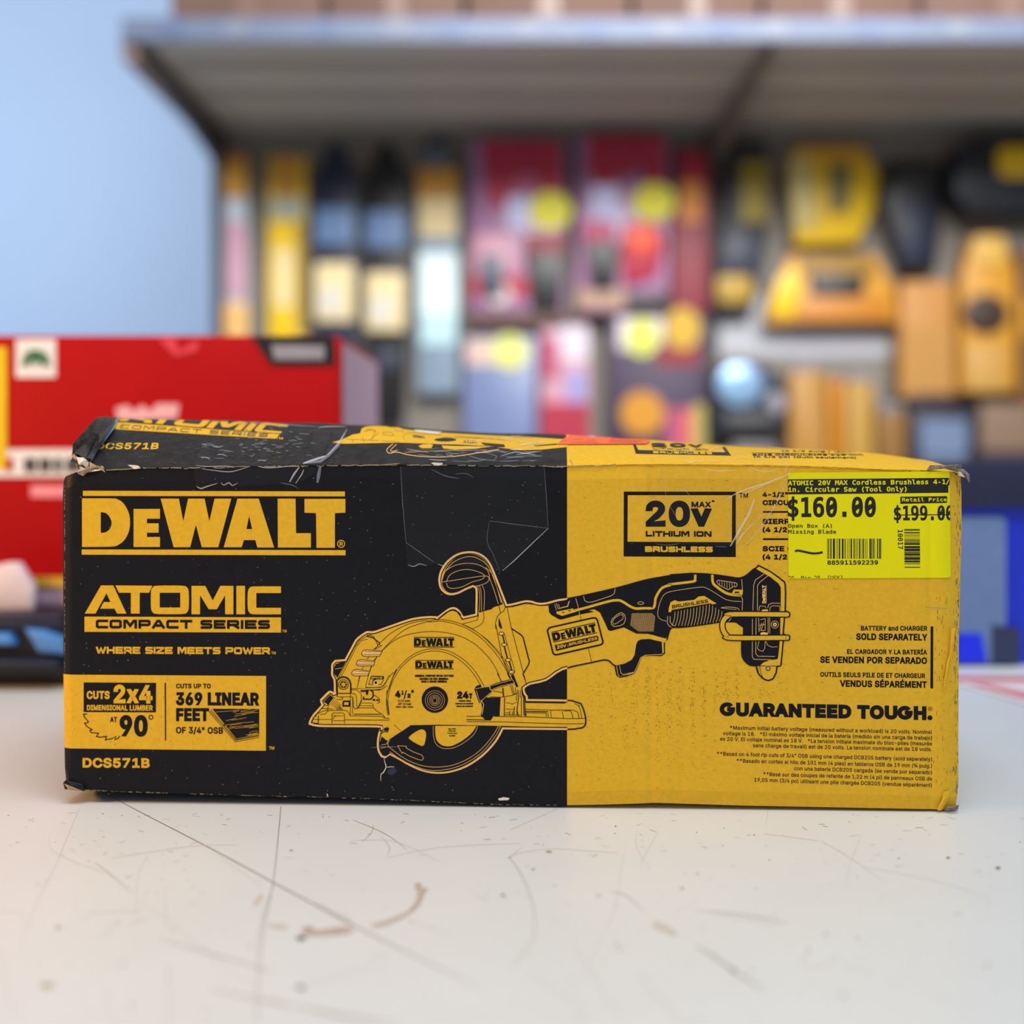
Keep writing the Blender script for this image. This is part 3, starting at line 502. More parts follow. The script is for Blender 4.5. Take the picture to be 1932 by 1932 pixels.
def pl(s):
    return [tuple(float(v) for v in q.split(',')) for q in s.split()]

def inside(p, l):
    r = False
    for i in range(len(l)):
        a, b = l[i - 1], l[i]
        if (a[1] > p[1]) != (b[1] > p[1]) and p[0] < a[0] + (b[0] - a[0]) * (p[1] - a[1]) / (b[1] - a[1]):
            r = not r
    return r
def islands(loops):
    """split a letter into separate shapes, each an outline followed by its holes"""
    area2 = [sum(l[i - 1][0] * l[i][1] - l[i][0] * l[i - 1][1] for i in range(len(l))) for l in loops]
    big = max(area2, key=abs) if area2 else 1
    out = [[l] for l, a in zip(loops, area2) if a * big > 0]
    for l, a in zip(loops, area2):
        if a * big <= 0:
            own = [o for o in out if inside(l[0], o[0])]
            if own:
                own[-1].append(l)
    return out

class Art:
    """collects inked shapes in photograph pixels; build() lays them on a surface"""
    def __init__(self):
        self.tri = []          # (points, colour, layer)
        self.clip = None
        self.n = 0
    def sub(self, layer):
        self.n += 1
        return layer + (self.n % 4) * 0.2   # keeps overlapping shapes of one ink layer from coinciding
    def add(self, pts, col, layer):
        if self.clip:
            x0, y0, x1, y1 = self.clip
            for ax, lim, sg in ((0, x0, 1), (0, x1, -1), (1, y0, 1), (1, y1, -1)):
                res = []
                for i in range(len(pts)):
                    a, b = pts[i], pts[(i + 1) % len(pts)]
                    ia, ib = (a[ax] - lim) * sg >= 0, (b[ax] - lim) * sg >= 0
                    if ia:
                        res.append(a)
                    if ia != ib:
                        t = (lim - a[ax]) / (b[ax] - a[ax])
                        res.append((a[0] + (b[0] - a[0]) * t, a[1] + (b[1] - a[1]) * t))
                pts = res
                if len(pts) < 3:
                    return
        self.tri.append((pts, col, layer))
    def fill(self, loops, col, layer):
        if loops and isinstance(loops[0][0], (int, float)):
            loops = [loops]
        layer = self.sub(layer)
        flat = [p for l in loops for p in l]
        for t in tessellate_polygon([[Vector((x, y, 0)) for x, y in l] for l in loops]):
            self.add([flat[i] for i in t], col, layer)
    def stroke(self, pts, w, col, layer, closed=False, taper=False):
        n = len(pts)
        if n < 2:
            return
        layer = self.sub(layer)
        L, R = [], []
        for i in range(n):
            a = pts[i - 1] if (i > 0 or closed) else None
            b = pts[(i + 1) % n] if (i < n - 1 or closed) else None
            p = pts[i]
            ns = []
            for u, v in ((a, p), (p, b)):
                if u is None or v is None:
                    continue
                dx, dy = v[0] - u[0], v[1] - u[1]
                l = math.hypot(dx, dy)
                if l > 1e-9:
                    ns.append((-dy / l, dx / l))
            if not ns:
                ns = [(0, 1)]
            nx = sum(q[0] for q in ns) / len(ns); ny = sum(q[1] for q in ns) / len(ns)
            q = max(nx * nx + ny * ny, 0.22)
            h = w / 2
            if taper:
                h *= max(0.15, math.sin(math.pi * (i + 0.3) / (n - 0.4)) ** 0.6)
            L.append((p[0] + nx / q * h, p[1] + ny / q * h)); R.append((p[0] - nx / q * h, p[1] - ny / q * h))
        for i in range(n if closed else n - 1):
            j = (i + 1) % n
            self.add([L[i], L[j], R[j], R[i]], col, layer)
    def place(self, glyphs, p0, p1, cap, up, bold, col, layer, unitcap, thin=False, skew=0):
        """glyphs: list of ('f'/'s', [loops]) in font units, fitted so their ink spans p0..p1"""
        xs = [x for k, L in glyphs for l in L for x, y in l]
        x0, x1 = min(xs), max(xs)
        dx, dy = p1[0] - p0[0], p1[1] - p0[1]
        d = math.hypot(dx, dy)
        ex = (dx / d, dy / d)
        if up is None:
            up = (0, -1)
        g = bold / 2.0
        sx = (d - 2 * g) / max(1e-6, x1 - x0)
        sy = (cap - 2 * g) / unitcap
        def T(q):
            X = (q[0] - x0) * sx + g + skew * q[1] * sy
            Y = q[1] * sy + g
            return (p0[0] + ex[0] * X + up[0] * Y, p0[1] + ex[1] * X + up[1] * Y)
        for k, L in glyphs:
            M = [[T(q) for q in l] for l in L]
            if k == 'f':
                self.fill(M, col, layer)
                if bold > 0.05:
                    for i, l in enumerate(M):      # thicken outwards from the outline (into the holes)
                        q = inset(l, -g if i == 0 else g)
                        for j in range(len(l)):
                            self.add([l[j - 1], l[j], q[j], q[j - 1]], col, layer)
            else:
                for i, l in enumerate(M):
                    cl = math.hypot(l[0][0] - l[-1][0], l[0][1] - l[-1][1]) < 0.01
                    if not cl:
                        for e, f in ((0, 1), (-1, -2)):
                            dx, dy = l[e][0] - l[f][0], l[e][1] - l[f][1]
                            q = bold / 2 / max(1e-6, math.hypot(dx, dy))
                            l[e] = (l[e][0] + dx * q, l[e][1] + dy * q)
                    self.stroke(l[:-1] if cl else l, bold, col, layer + 0.45 * i, cl)
    def text(self, s, p0, p1, cap, col, layer, bold=0.0, font='i', up=None, heavy=False, skew=0):
        F = FONTS[font]
        x = 0.0
        gl = []
        wid = sum(F[ch][0] for ch in s)
        track = (0.4 if heavy else 0.42) * bold * wid / max(1.0, math.hypot(p1[0] - p0[0], p1[1] - p0[1])) if len(s) > 1 else 0.0
        for ch in s:
            adv, loops = F[ch]
            if heavy and ch == 'G':
                loops = [[(0.255 + 0.252 * math.cos(math.radians(t)), 0.2545 + 0.256 * math.sin(math.radians(t))) for t in range(52, 353, 12)] + [(0.505, 0.29), (0.30, 0.29), (0.30, 0.225), (0.435, 0.225)] +
                         [(0.255 + 0.185 * math.cos(math.radians(t)), 0.2545 + 0.19 * math.sin(math.radians(t))) for t in range(336, 51, -12)]]
                adv = 0.555
            for isl in islands(loops):
                gl.append(('f', [[(px + x, py) for px, py in l] for l in isl]))
            x += adv + track
        uc = 0.509 if font == 'i' else 0.52
        self.place(gl, p0, p1, cap, up, bold, col, layer, uc, skew=skew)
    def wide(self, s, p0, p1, cap, col, layer, bold=None, gap=0.42, up=None, skew=0):
        x = 0.0
        gl = []
        for ch in s:
            if ch == ' ':
                x += 0.7
                continue
            w, st = WIDE[ch]
            gl.append(('s', [[(a + x, b) for a, b in pl(q)] for q in st]))
            x += w + gap
        self.place(gl, p0, p1, cap, up, bold if bold else cap * 0.24, col, layer, 1.0, skew=skew)
    def build(self, fn, verts, faces, midx, slot, refine=None, keep=None, knots=None):
        for pts, col, layer in self.tri:
            polys = [pts]
            if knots:
                lo, hi = min(p[0] for p in pts), max(p[0] for p in pts)
                for kx in knots:
                    if lo < kx < hi:
                        new = []
                        for q in polys:
                            for sg in (1, -1):
                                res = []
                                for i in range(len(q)):
                                    a, b = q[i], q[(i + 1) % len(q)]
                                    ia, ib = (a[0] - kx) * sg >= 0, (b[0] - kx) * sg >= 0
                                    if ia:
                                        res.append(a)
                                    if ia != ib:
                                        t = (kx - a[0]) / (b[0] - a[0])
                                        res.append((kx, a[1] + (b[1] - a[1]) * t))
                                if len(res) > 2 and max(p[0] for p in res) - min(p[0] for p in res) > 1e-4:
                                    new.append(res)
                        polys = new
            if refine:
                polys = []
                stack = [pts[:]] if len(pts) == 3 else [[pts[0], pts[k], pts[k + 1]] for k in range(1, len(pts) - 1)]
                while stack:
                    t = stack.pop()
                    best, bi = 0, None
                    for i in range(3):
                        a, b = t[i], t[(i + 1) % 3]
                        m = max(abs(a[0] - b[0]) / refine[0], abs(a[1] - b[1]) / refine[1])
                        if m > best:
                            best, bi = m, i
                    if best > 1:
                        a, b, c = t[bi], t[(bi + 1) % 3], t[(bi + 2) % 3]
                        m = ((a[0] + b[0]) / 2, (a[1] + b[1]) / 2)
                        stack += [[a, m, c], [m, b, c]]
                    else:
                        polys.append(t)
            for q in polys:
                if keep and not all(keep(*p) for p in q):
                    continue
                s = len(verts)
                v3 = [fn(p[0], p[1], layer) for p in q]
                nrm = (v3[1] - v3[0]).cross(v3[2] - v3[0])
                if nrm.dot(EYE - v3[0]) < 0:
                    v3.reverse()
                verts.extend(v3)
                faces.append(list(range(s, s + len(q))))
                midx.append(slot[col])

ZOOM = {'A': (570, 1020, 6.44), 'B': (820, 1030, 6.44), 'C': (570, 1180, 4.83), 'D': (1000, 1040, 6.44), 'E': (1220, 1040, 6.44),
        'G': (880, 1270, 8.05), 'H': (575, 1270, 12.075), 'J': (100, 770, 6.44), 'K': (340, 780, 6.0375), 'L': (620, 790, 4.2),
        'M': (1160, 820, 5.682), 'S': (1480, 880, 6.0375), 'Q': (110, 1270, 4.83), 'Y': (100, 770, 3.864), 'P': (1320, 1160, 3.715),
        'R': (1050, 800, 4.293), 'U': (100, 1080, 3.864), 'T': (560, 780, 3.578), 'V': (1400, 840, 4.2), 'X': (0, 0, 1),
        'N': (0, 1480, 1.932), 'O': (932, 1480, 1.932)}
def z(tag_, x, y):
    a, b, k = ZOOM[tag_]
    return (a + x / k, b + y / k)
def zz(s):
    """'B 10,20 30,40 C 5,6 ...' -> points in photograph pixels; each letter names a measuring window"""
    cur, out = 'X', []
    for tok in s.split():
        if tok in ZOOM:
            cur = tok
        else:
            x, y = tok.split(',')
            out.append(z(cur, float(x), float(y)))
    return out
def smooth(pts, n=4, closed=False):
    out = []
    N = len(pts)
    for i in range(N if closed else N - 1):
        g = lambda k: pts[k % N] if closed else pts[min(max(k, 0), N - 1)]
        p0, p1, p2, p3 = g(i - 1), g(i), g(i + 1), g(i + 2)
        for k in range(n):
            t = k / n
            out.append(tuple(0.5 * ((2 * p1[c]) + (-p0[c] + p2[c]) * t + (2 * p0[c] - 5 * p1[c] + 4 * p2[c] - p3[c]) * t * t + (-p0[c] + 3 * p1[c] - 3 * p2[c] + p3[c]) * t ** 3) for c in (0, 1)))
    if not closed:
        out.append(pts[-1])
    return out
def soften(pts, n=4, limit=38):
    """closed outline with its gentle bends rounded and its sharp corners kept"""
    N = len(pts)
    sharp = []
    for i in range(N):
        a, p, b = pts[i - 1], pts[i], pts[(i + 1) % N]
        t = abs(math.degrees(math.atan2((p[0] - a[0]) * (b[1] - p[1]) - (p[1] - a[1]) * (b[0] - p[0]), (p[0] - a[0]) * (b[0] - p[0]) + (p[1] - a[1]) * (b[1] - p[1]))))
        sharp.append(t > limit)
    out = []
    for i in range(N):
        j = (i + 1) % N
        p1, p2 = pts[i], pts[j]
        p0 = p1 if sharp[i] else pts[i - 1]
        p3 = p2 if sharp[j] else pts[(j + 1) % N]
        m = n if math.hypot(p1[0] - p2[0], p1[1] - p2[1]) > 2.5 and not (sharp[i] and sharp[j]) else 1
        for k in range(m):
            t = k / m
            out.append(tuple(0.5 * ((2 * p1[c]) + (-p0[c] + p2[c]) * t + (2 * p0[c] - 5 * p1[c] + 4 * p2[c] - p3[c]) * t * t + (-p0[c] + 3 * p1[c] - 3 * p2[c] + p3[c]) * t ** 3) for c in (0, 1)))
    return out
def inset(pts, d):
    n = len(pts)
    ar = sum(pts[i][0] * pts[(i + 1) % n][1] - pts[(i + 1) % n][0] * pts[i][1] for i in range(n))
    s = 1 if ar > 0 else -1
    out = []
    for i in range(n):
        a, p, b = pts[i - 1], pts[i], pts[(i + 1) % n]
        d1 = Vector((p[0] - a[0], p[1] - a[1])); d2 = Vector((b[0] - p[0], b[1] - p[1]))
        if d1.length < 1e-6 or d2.length < 1e-6:
            out.append(p); continue
        d1.normalize(); d2.normalize()
        nn = Vector((-d1.y - d2.y, d1.x + d2.x)) * 0.5
        q = max(nn.length_squared, 0.35)
        out.append((p[0] + s * d * nn.x / q, p[1] + s * d * nn.y / q))
    return out
def lerp_table(tab, x):
    if x <= tab[0][0]:
        return tab[0][1]
    for (a, b), (c, d) in zip(tab, tab[1:]):
        if x <= c:
            return b + (d - b) * (x - a) / (c - a)
    return tab[-1][1]

# ------------------------------------------------------------------ room
FLOOR = mat('floor_tile', (196, 190, 182), 0.5, vary=0.08, scale=6)
WALL = mat('pale_blue_wall', (188, 212, 244), 0.8, vary=0.01, scale=3, bump=0.03)
CEIL = mat('ceiling_white', (225, 226, 226), 0.8, vary=0.01)
def structure(o):
    o['kind'] = 'structure'
    return o
structure(box('floor', -4.0, 4.0, -2.0, 5.4, -0.05, 0.0, FLOOR))
structure(box('wall_back', -4.0, 4.0, 5.25, 5.4, 0.0, 3.1, WALL))
structure(box('wall_left', -4.1, -4.0, -2.0, 5.4, 0.0, 3.1, WALL))
structure(box('wall_right', 4.0, 4.1, -2.0, 5.4, 0.0, 3.1, WALL))

# ------------------------------------------------------------------ counter
LAM = mat('white_laminate', (207, 213, 216), 0.38, vary=0.018, scale=14, spec=0.45)
SCR = mat('scratch_grey', (150, 143, 134), 0.6)
SCRF = mat('scratch_faint', (192, 187, 179), 0.6)
SCRD = mat('scratch_dark', (98, 92, 88), 0.6)
STAIN = mat('brown_stain', (176, 164, 153), 0.6, vary=0.12, scale=260)
SPOT = mat('dark_spot', (66, 52, 46), 0.6)
SPOTL = mat('khaki_spot', (172, 164, 140), 0.6)
MELA = mat('counter_edge', (190, 186, 180), 0.5)
LEGM = mat('painted_steel', (120, 120, 122), 0.4, metal=0.6)

counter = thing('counter_table', Vector((0, 0.85, 0)), 'white scratched laminate counter with a brown smear in the foreground', 'table')
def table_map(px, py, layer=0):
    r = ray(px, py)
    p = EYE + r * ((TZ - EYE.z) / r.z)
    p.z += EPS * 1.5 * layer
    return p
tb = Art()
def TS(w, col, s, n=0, taper=False, layer=2):
    p = zz(s)
    if n:
        p = smooth(p, n)
    tb.stroke(p, w, col, layer, taper=taper)
TS(2.0, 'd', 'N 375,28 500,95 780,240 1000,360 1150,440 1240,490 1380,560 1520,630 1750,742', 4, True)
TS(1.6, 's', 'N 1150,430 1240,480 1290,510', 3, True)
TS(1.8, 's', 'N 1024,80 1015,180 998,340 970,480 950,600 940,720 935,870', 5)
TS(1.2, 's', 'N 1000,360 975,430 945,540 935,640', 4, True)
TS(1.3, 'f', 'N 292,80 250,180 200,300 130,440 70,610', 4, True)
TS(1.0, 'f', 'N 180,180 190,240 290,290 400,330 485,398', 4, True); TS(1.2, 's', 'N 345,285 400,325 485,398', 3, True)
TS(1.0, 'f', 'N 540,260 510,310 498,380 495,480', 3); TS(1.2, 'f', 'N 598,370 603,440 603,530', 3, True); TS(1.0, 'f', 'N 495,425 580,470 670,545 800,650 930,740', 4, True)
TS(2.0, 's', 'N 578,563 760,615 900,655 995,684', 4, True); TS(2.4, 'f', 'N 614,665 612,740 614,870'); TS(2.6, 's', 'N 760,745 900,775 1100,815 1300,850 1460,872', 4, True); TS(1.8, 'f', 'N 980,785 1180,835 1400,875', 3)
TS(1.3, 'f', 'N 380,735 395,770 382,800 410,840 430,870', 3); TS(1.4, 'f', 'N 5,600 20,700 40,800 70,870', 3)
TS(1.4, 's', 'N 1285,130 1350,155 1420,190 1485,240', 4, True); TS(1.0, 'f', 'N 1280,205 1420,205 1520,240 1605,285', 3, True); TS(0.9, 's', 'N 1360,145 1355,175 1320,210', 3, True); TS(0.9, 's', 'N 1390,190 1420,230 1410,260', 3, True)
TS(1.3, 's', 'N 1905,226 1858,268 O 58,268 100,330 140,430 150,530 130,590 58,668', 5, True); TS(1.0, 'f', 'N 400,270 700,225 870,222', 3, True); TS(0.9, 'f', 'N 1400,270 1600,230 1900,215', 3, True)
TS(0.9, 'f', 'N 0,463 90,464'); TS(0.9, 'f', 'N 320,470 520,460'); TS(1.0, 'f', 'N 780,250 900,330 960,385', 3, True); TS(1.2, 'f', 'N 440,490 400,530 370,560', 3, True); TS(1.2, 'f', 'N 545,485 510,500 465,512', 3, True)
TS(1.0, 'f', 'N 1860,668 1920,600', 0, True); TS(1.0, 'f', 'N 1730,390 1760,420 1790,380', 3, True); TS(1.0, 'f', 'N 740,800 760,860'); TS(1.3, 'f', 'N 1090,740 1350,665', 0, True); TS(1.0, 'f', 'N 1640,550 1500,500', 0, True)
TS(1.0, 'f', 'O 520,170 518,220 540,270 570,300', 3, True); TS(1.0, 'f', 'O 600,170 560,240 530,300', 3, True); TS(1.1, 'f', 'O 485,200 465,300 445,440 410,520 370,600 330,680 265,800', 5, True); TS(1.4, 's', 'O 420,390 480,405 552,466', 4, True)
TS(1.6, 's', 'O 728,460 850,468 960,484 1075,508', 4, True); TS(1.1, 'f', 'O 800,474 920,492 1025,515', 3, True); TS(2.6, 'd', 'O 735,586 820,640 880,685 985,752', 4, True); TS(2.0, 'f', 'O 288,588 340,660 400,760 470,870', 3, True)
TS(1.0, 'f', 'O 1190,205 1310,275 1430,365', 3, True); TS(0.9, 'f', 'O 1340,180 1300,290 1280,380', 3, True); TS(1.0, 'f', 'O 1340,300 1600,350 1810,415', 3, True); TS(0.9, 'f', 'O 985,180 1180,205', 0); TS(0.9, 'f', 'O 665,465 745,420', 0, True)
TS(1.5, 'f', 'O 130,690 240,760 330,820', 3, True); TS(2.0, 'f', 'O 640,870 770,862', 0, True); TS(2.0, 'f', 'O 530,690 600,780 680,850', 3, True); TS(1.5, 'f', 'O 1120,655 1180,665 1240,640 1250,620', 3); TS(2, 'f', 'O 1280,660 1380,690', 0, True)
TS(0.9, 'f', 'O 230,90 60,165', 0); TS(0.9, 'f', 'O 1000,90 990,150'); TS(0.8, 'f', 'O 60,260 200,235 450,250', 3)
tb.fill(smooth(zz('N 1100,525 1130,515 1150,530 1200,525 1260,518 1290,530 1270,545 1200,552 1130,553 1105,545'), 3, True), 't', 3)
tb.fill(smooth(zz('N 1350,515 1420,492 1480,465 1515,425 1520,395 1510,370 1520,358 1535,362 1540,378 1560,380 1548,400 1530,440 1490,475 1430,505 1380,520'), 3, True), 't', 3)
tb.fill(smooth(zz('N 975,512 1000,508 1050,515 1040,528 1000,525'), 3, True), 'f', 3); tb.fill(smooth(zz('N 935,410 955,400 958,415 930,445 922,440'), 3, True), 'f', 3)
tb.fill(smooth(zz('O 575,505 600,500 640,520 670,545 650,550 600,530 585,525'), 3, True), 'f', 3)
for s, cx, cy, rx, ry, c in (('N', 1097, 561, 19, 8, 'k'), ('N', 1096, 741, 15, 7, 'k'), ('N', 172, 733, 26, 11, 'y'), ('N', 910, 593, 5, 4, 's'), ('N', 1833, 405, 6, 3, 'k'), ('N', 1062, 241, 7, 3, 's'), ('N', 478, 806, 7, 4, 's'), ('N', 450, 658, 6, 3, 's'), ('N', 213, 522, 10, 5, 's'),
                   ('O', 32, 404, 8, 3, 'k'), ('O', 1655, 268, 7, 3, 'k'), ('O', 1837, 305, 9, 5, 'd'), ('O', 448, 583, 5, 4, 'd'), ('O', 456, 605, 5, 3, 'd'), ('O', 1210, 546, 7, 3, 'd'), ('O', 1148, 603, 6, 5, 's'), ('O', 1325, 560, 6, 4, 's'), ('O', 1797, 659, 8, 5, 's'), ('O', 1475, 270, 4, 2, 'd'), ('O', 1270, 770, 8, 5, 's'), ('O', 935, 680, 6, 4, 's'),
                   ('O', 317, 848, 8, 5, 's'), ('O', 742, 326, 4, 2, 'd'), ('O', 685, 380, 8, 3, 's'), ('O', 380, 406, 8, 3, 's'), ('O', 143, 311, 5, 4, 's'), ('O', 872, 678, 9, 7, 'd'), ('O', 222, 370, 3, 2, 'd'), ('O', 443, 153, 3, 2, 'd'), ('O', 200, 246, 12, 4, 's')):
    tb.fill([z(s, *p) for p in ell(cx, cy, rx, ry, 10)], c, 4)
rg = random.Random(21)
for k in range(260):
    x, y = rg.uniform(0, 1932), 1535 + 397 * rg.random() ** 1.6
    l = rg.uniform(2, 16); a = rg.uniform(-0.9, 0.9)
    tb.stroke([(x, y), (x + l * math.cos(a), y + l * math.sin(a) * .5)], rg.uniform(0.5, 1.1), 'f' if rg.random() < .75 else 's', 2, taper=False)
for k in range(90):
    x, y = rg.uniform(0, 1932), 1535 + 397 * rg.random() ** 1.5
    tb.fill(ell(x, y, rg.uniform(.7, 2.2), rg.uniform(.5, 1.2), 6), 's' if rg.random() < .6 else 'd', 2)
bx = [(-1.5, 0.10), (1.5, 0.10), (1.5, 1.75), (-1.5, 1.75)]
vs = [Vector((x, y, TZ)) for x, y in bx] + [Vector((x, y, TZ - 0.038)) for x, y in bx]
fs = [[0, 1, 2, 3], [7, 6, 5, 4]] + [[i, i + 4, (i + 1) % 4 + 4, (i + 1) % 4] for i in range(4)]
mi = [0, 7, 7, 7, 7, 7]
tb.build(table_map, vs, fs, mi, {'s': 1, 'f': 2, 'd': 3, 't': 4, 'k': 5, 'y': 6})
mk('table_top', vs, fs, [LAM, SCR, SCRF, SCRD, STAIN, SPOT, SPOTL, MELA], mi, counter)
for x in (-1.42, 1.38):
    for y in (0.18, 1.63):
        box('leg', x, x + 0.05, y, y + 0.05, 0.0, TZ - 0.038, LEGM, counter)
box('apron', -1.38, 1.38, 0.19, 0.21, TZ - 0.12, TZ - 0.038, LEGM, counter)
box('apron', -1.38, 1.38, 1.64, 1.66, TZ - 0.12, TZ - 0.038, LEGM, counter)

# ------------------------------------------------------------------ materials of the carton
GOLD = mat('gold_print', (224, 178, 42), 0.65, vary=0.06, scale=420, bump=0.10, bump_scale=900, spec=0.2)
INK = mat('black_print', (18, 20, 27), 0.45, vary=0.12, scale=300, bump=0.10, bump_scale=700, spec=0.16)
TAN = mat('tan_outline_print', (238, 192, 112), 0.62, vary=0.04, scale=300)
WHITE_CHIP = mat('torn_paper', (226, 222, 214), 0.8, vary=0.1, scale=500)
WORN = mat('worn_edge', (150, 140, 112), 0.75, vary=0.25, scale=700)
KRAFT = mat('torn_cardboard', (176, 150, 118), 0.85, vary=0.3, scale=350, bump=0.5, bump_scale=500)
GREYBOARD = mat('grey_corrugation', (120, 112, 104), 0.85, vary=0.4, scale=400, bump=0.5, bump_scale=500)
SPECK = mat('pale_speck', (150, 150, 150), 0.7)
SCUFF = mat('dark_scuff', (112, 84, 34), 0.7, vary=0.2)
DUST = mat('dusty_scuff', (74, 70, 66), 0.7)
LIME = mat('sticker_yellow', (232, 226, 0), 0.5, vary=0.02, spec=0.2)
THERMAL = mat('thermal_black', (12, 12, 14), 0.5)
MARKER = mat('marker_ink', (16, 14, 18), 0.4)
ORANGE = mat('orange_sticker_paper', (250, 108, 60), 0.5, vary=0.05)
ORANGE_INK = mat('orange_sticker_ink', (170, 40, 30), 0.5)
SHEEN = mat('tape_glint_whitening', (225, 228, 235), 0.25, vary=0.05, alpha=0.5)  # crease highlights and whitened plastic painted together as pale streaks
SHEEN2 = mat('tape_edge_glint_whitening', (190, 200, 220), 0.25, vary=0.05, alpha=0.28)
FILM = film_material('clear_tape', 0.012, 0.22, 0.25)

# ------------------------------------------------------------------ the front face of the carton
TH = math.radians(2.0)
DV = Vector((math.cos(TH), -math.sin(TH), 0))
NV = Vector((-math.sin(TH), -math.cos(TH), 0))
P0 = Vector((0, 0.63, 0))
LDEP = 0.145

def front_disp(px, py):
    d = 0.0
    if px > 1772:
        d -= ((px - 1772) / 46.0) ** 2 * 0.0045
    if px < 138:
        d -= ((138 - px) / 22.0) ** 2 * 0.0025
    if 1208 < px < 1252:
        d -= 0.00035 * math.exp(-((px - 1230) / 8.0) ** 2)
    if 1738 < px < 1772:
        d -= 0.0003 * math.exp(-((px - 1755) / 6.0) ** 2)
    return d

def front(px, py, layer=0, disp=True):
    r = ray(px, py)
    t = (P0 - EYE).dot(NV) / r.dot(NV)
    p = EYE + r * t
    return p + NV * ((front_disp(px, py) if disp else 0.0) + EPS * layer)

TOP = [(114, 907), (120, 899), (143, 891), (157, 892), (196, 886), (271, 882), (364, 882), (450, 880), (650, 877), (700, 876), (1070, 878.5), (1150, 877), (1230, 875.5),
       (1420, 877), (1500, 878.5), (1600, 882), (1650, 885), (1750, 887.5), (1800, 890), (1820, 899)]
BOT = [(117, 1474), (122, 1489), (157, 1491.5), (229, 1495), (359, 1499), (517, 1503.5), (600, 1505), (776, 1511.5), (932, 1519), (1072, 1520.4), (1150, 1519), (1242, 1516),
       (1398, 1521), (1781, 1528.5), (1809, 1532)]
LEF = [(907, 114.5), (1100, 115.5), (1272, 116.5), (1412, 119), (1480, 121)]
RIG = [(897, 1819), (994, 1820), (1090, 1816.5), (1210, 1813), (1400, 1812), (1480, 1812), (1532, 1806)]

def ft(x): return lerp_table(TOP, x)
def fb(x): return lerp_table(BOT, x)

art = Art()
LOGO_PARTS = [
 [zz('Y 212,658 430,658 470,665 510,690 545,745 560,800 560,865 545,920 515,968 470,1000 420,1010 212,1012'), zz('Y 348,758 385,765 412,792 428,835 415,880 385,905 348,910')],
 [zz('Y 588,735 780,735 780,806 685,806 685,840 770,840 770,908 685,908 685,940 780,940 780,1012 588,1012')],
 [zz('Y 785,660 918,660 950,825 985,660 1105,660 1140,825 1178,660 1300,660 1205,1014 1085,1014 1042,850 1000,1014 880,1014')],
 [zz('Y 1345,660 1500,660 1612,1016 1490,1016 1475,962 1392,962 1375,1014 1245,1014'), zz('Y 1430,785 1452,882 1410,882')],
 [zz('Y 1638,660 1768,660 1772,912 1880,912 1880,1016 1640,1016')],
 [zz('T 52,577 328,577 328,670 257,673 257,907 133,907 130,673 52,670')],
 [zz('X 156.5,926 650.8,927.3 650.8,936.5 156.5,935.6')],
 [zz('X 154.3,1036.6 652,1038 652,1047.7 154.3,1046.4')]]
LOGO_PARTS[0] = [soften(l, 3) for l in LOGO_PARTS[0]]
ATOMIC = [
 ['232,300 350,95 440,95 535,300 468,300 448,264 345,264 370,216 420,216 390,152 310,300'],
 ['455,95 725,97 700,148 632,148 632,300 568,300 568,148 482,148'],
 ['715,140 728,110 760,97 945,97 978,110 990,140 990,258 978,290 945,303 760,303 728,290 715,258', '778,148 928,148 928,256 778,256'],
 ['1010,98 1110,98 1165,205 1220,98 1315,98 1315,305 1255,305 1255,165 1195,268 1135,268 1072,165 1072,305 1010,305'],
 ['1337,98 1400,98 1400,305 1337,305'],
 ['1662,102 1465,102 1433,114 1420,145 1420,262 1433,293 1465,305 1662,305 1662,258 1482,258 1482,150 1662,150']]

def logo(a, col, layer, o, ex, ey, bars=True):
    """the wordmark mapped so that its box goes from o along ex (width) and ey (height, downwards)"""
    for k, L in enumerate(LOGO_PARTS):
        if k > 5 and not bars:
            continue
        M = [[(o[0] + ex[0] * (x - 154.3) / 497.7 + ey[0] * (y - 926) / 121.7, o[1] + ex[1] * (x - 154.3) / 497.7 + ey[1] * (y - 926) / 121.7) for x, y in l] for l in L]
        a.fill(M, col, layer)

def L2(a, s, col, layer): a.fill(zz(s), col, layer)
def T2(a, s, q, cap, col, layer, bold=0.0, **k):
    p = zz(q)
    kz = ZOOM[q.split()[0]][2]
    a.text(s, p[0], p[1], cap / kz, col, layer, bold, **k)
def W2(a, s, q, cap, col, layer, bold=None, **k):
    p = zz(q)
    kz = ZOOM[q.split()[0]][2]
    a.wide(s, p[0], p[1], cap / kz, col, layer, bold, **k)
def S2(a, w, col, layer, s, n=0, closed=False, **k):
    p = zz(s)
    if n:
        p = smooth(p, n, closed)
    a.stroke(p, w, col, layer, closed, **k)

# wordmark, series name, model number
logo(art, 'g', 2, (154.3, 926), (497.7, 0), (0, 121.7))
art.stroke(ell(643.6, 1026, 6.8, 6.8, 16), 1.5, 'g', 2, True)
art.text('R', (640.6, 1029.6), (647, 1029.6), 7.4, 'g', 2, 0.9)
for L in ATOMIC:
    art.fill([soften(zz('U ' + l), 3, 46) for l in L], 'g', 2)
L2(art, 'U 230,322 1662,328 1662,438 230,433', 'g', 2)
W2(art, 'COMPACT SERIES', 'U 312,409 1582,413', 66, 'k', 4, 5.2)
T2(art, 'TM', 'U 1672,437 1703,437', 19, 'g', 2, 0.3)
W2(art, 'WHERE SIZE MEETS POWER', 'U 313,592 1582,597', 51, 'g', 2, 3.6)
T2(art, 'TM', 'U 1592,597 1624,597', 20, 'g', 2, 0.3)
T2(art, 'DCS571B', 'U 216,1423 705,1425', 71, 'g', 2, 2.5)
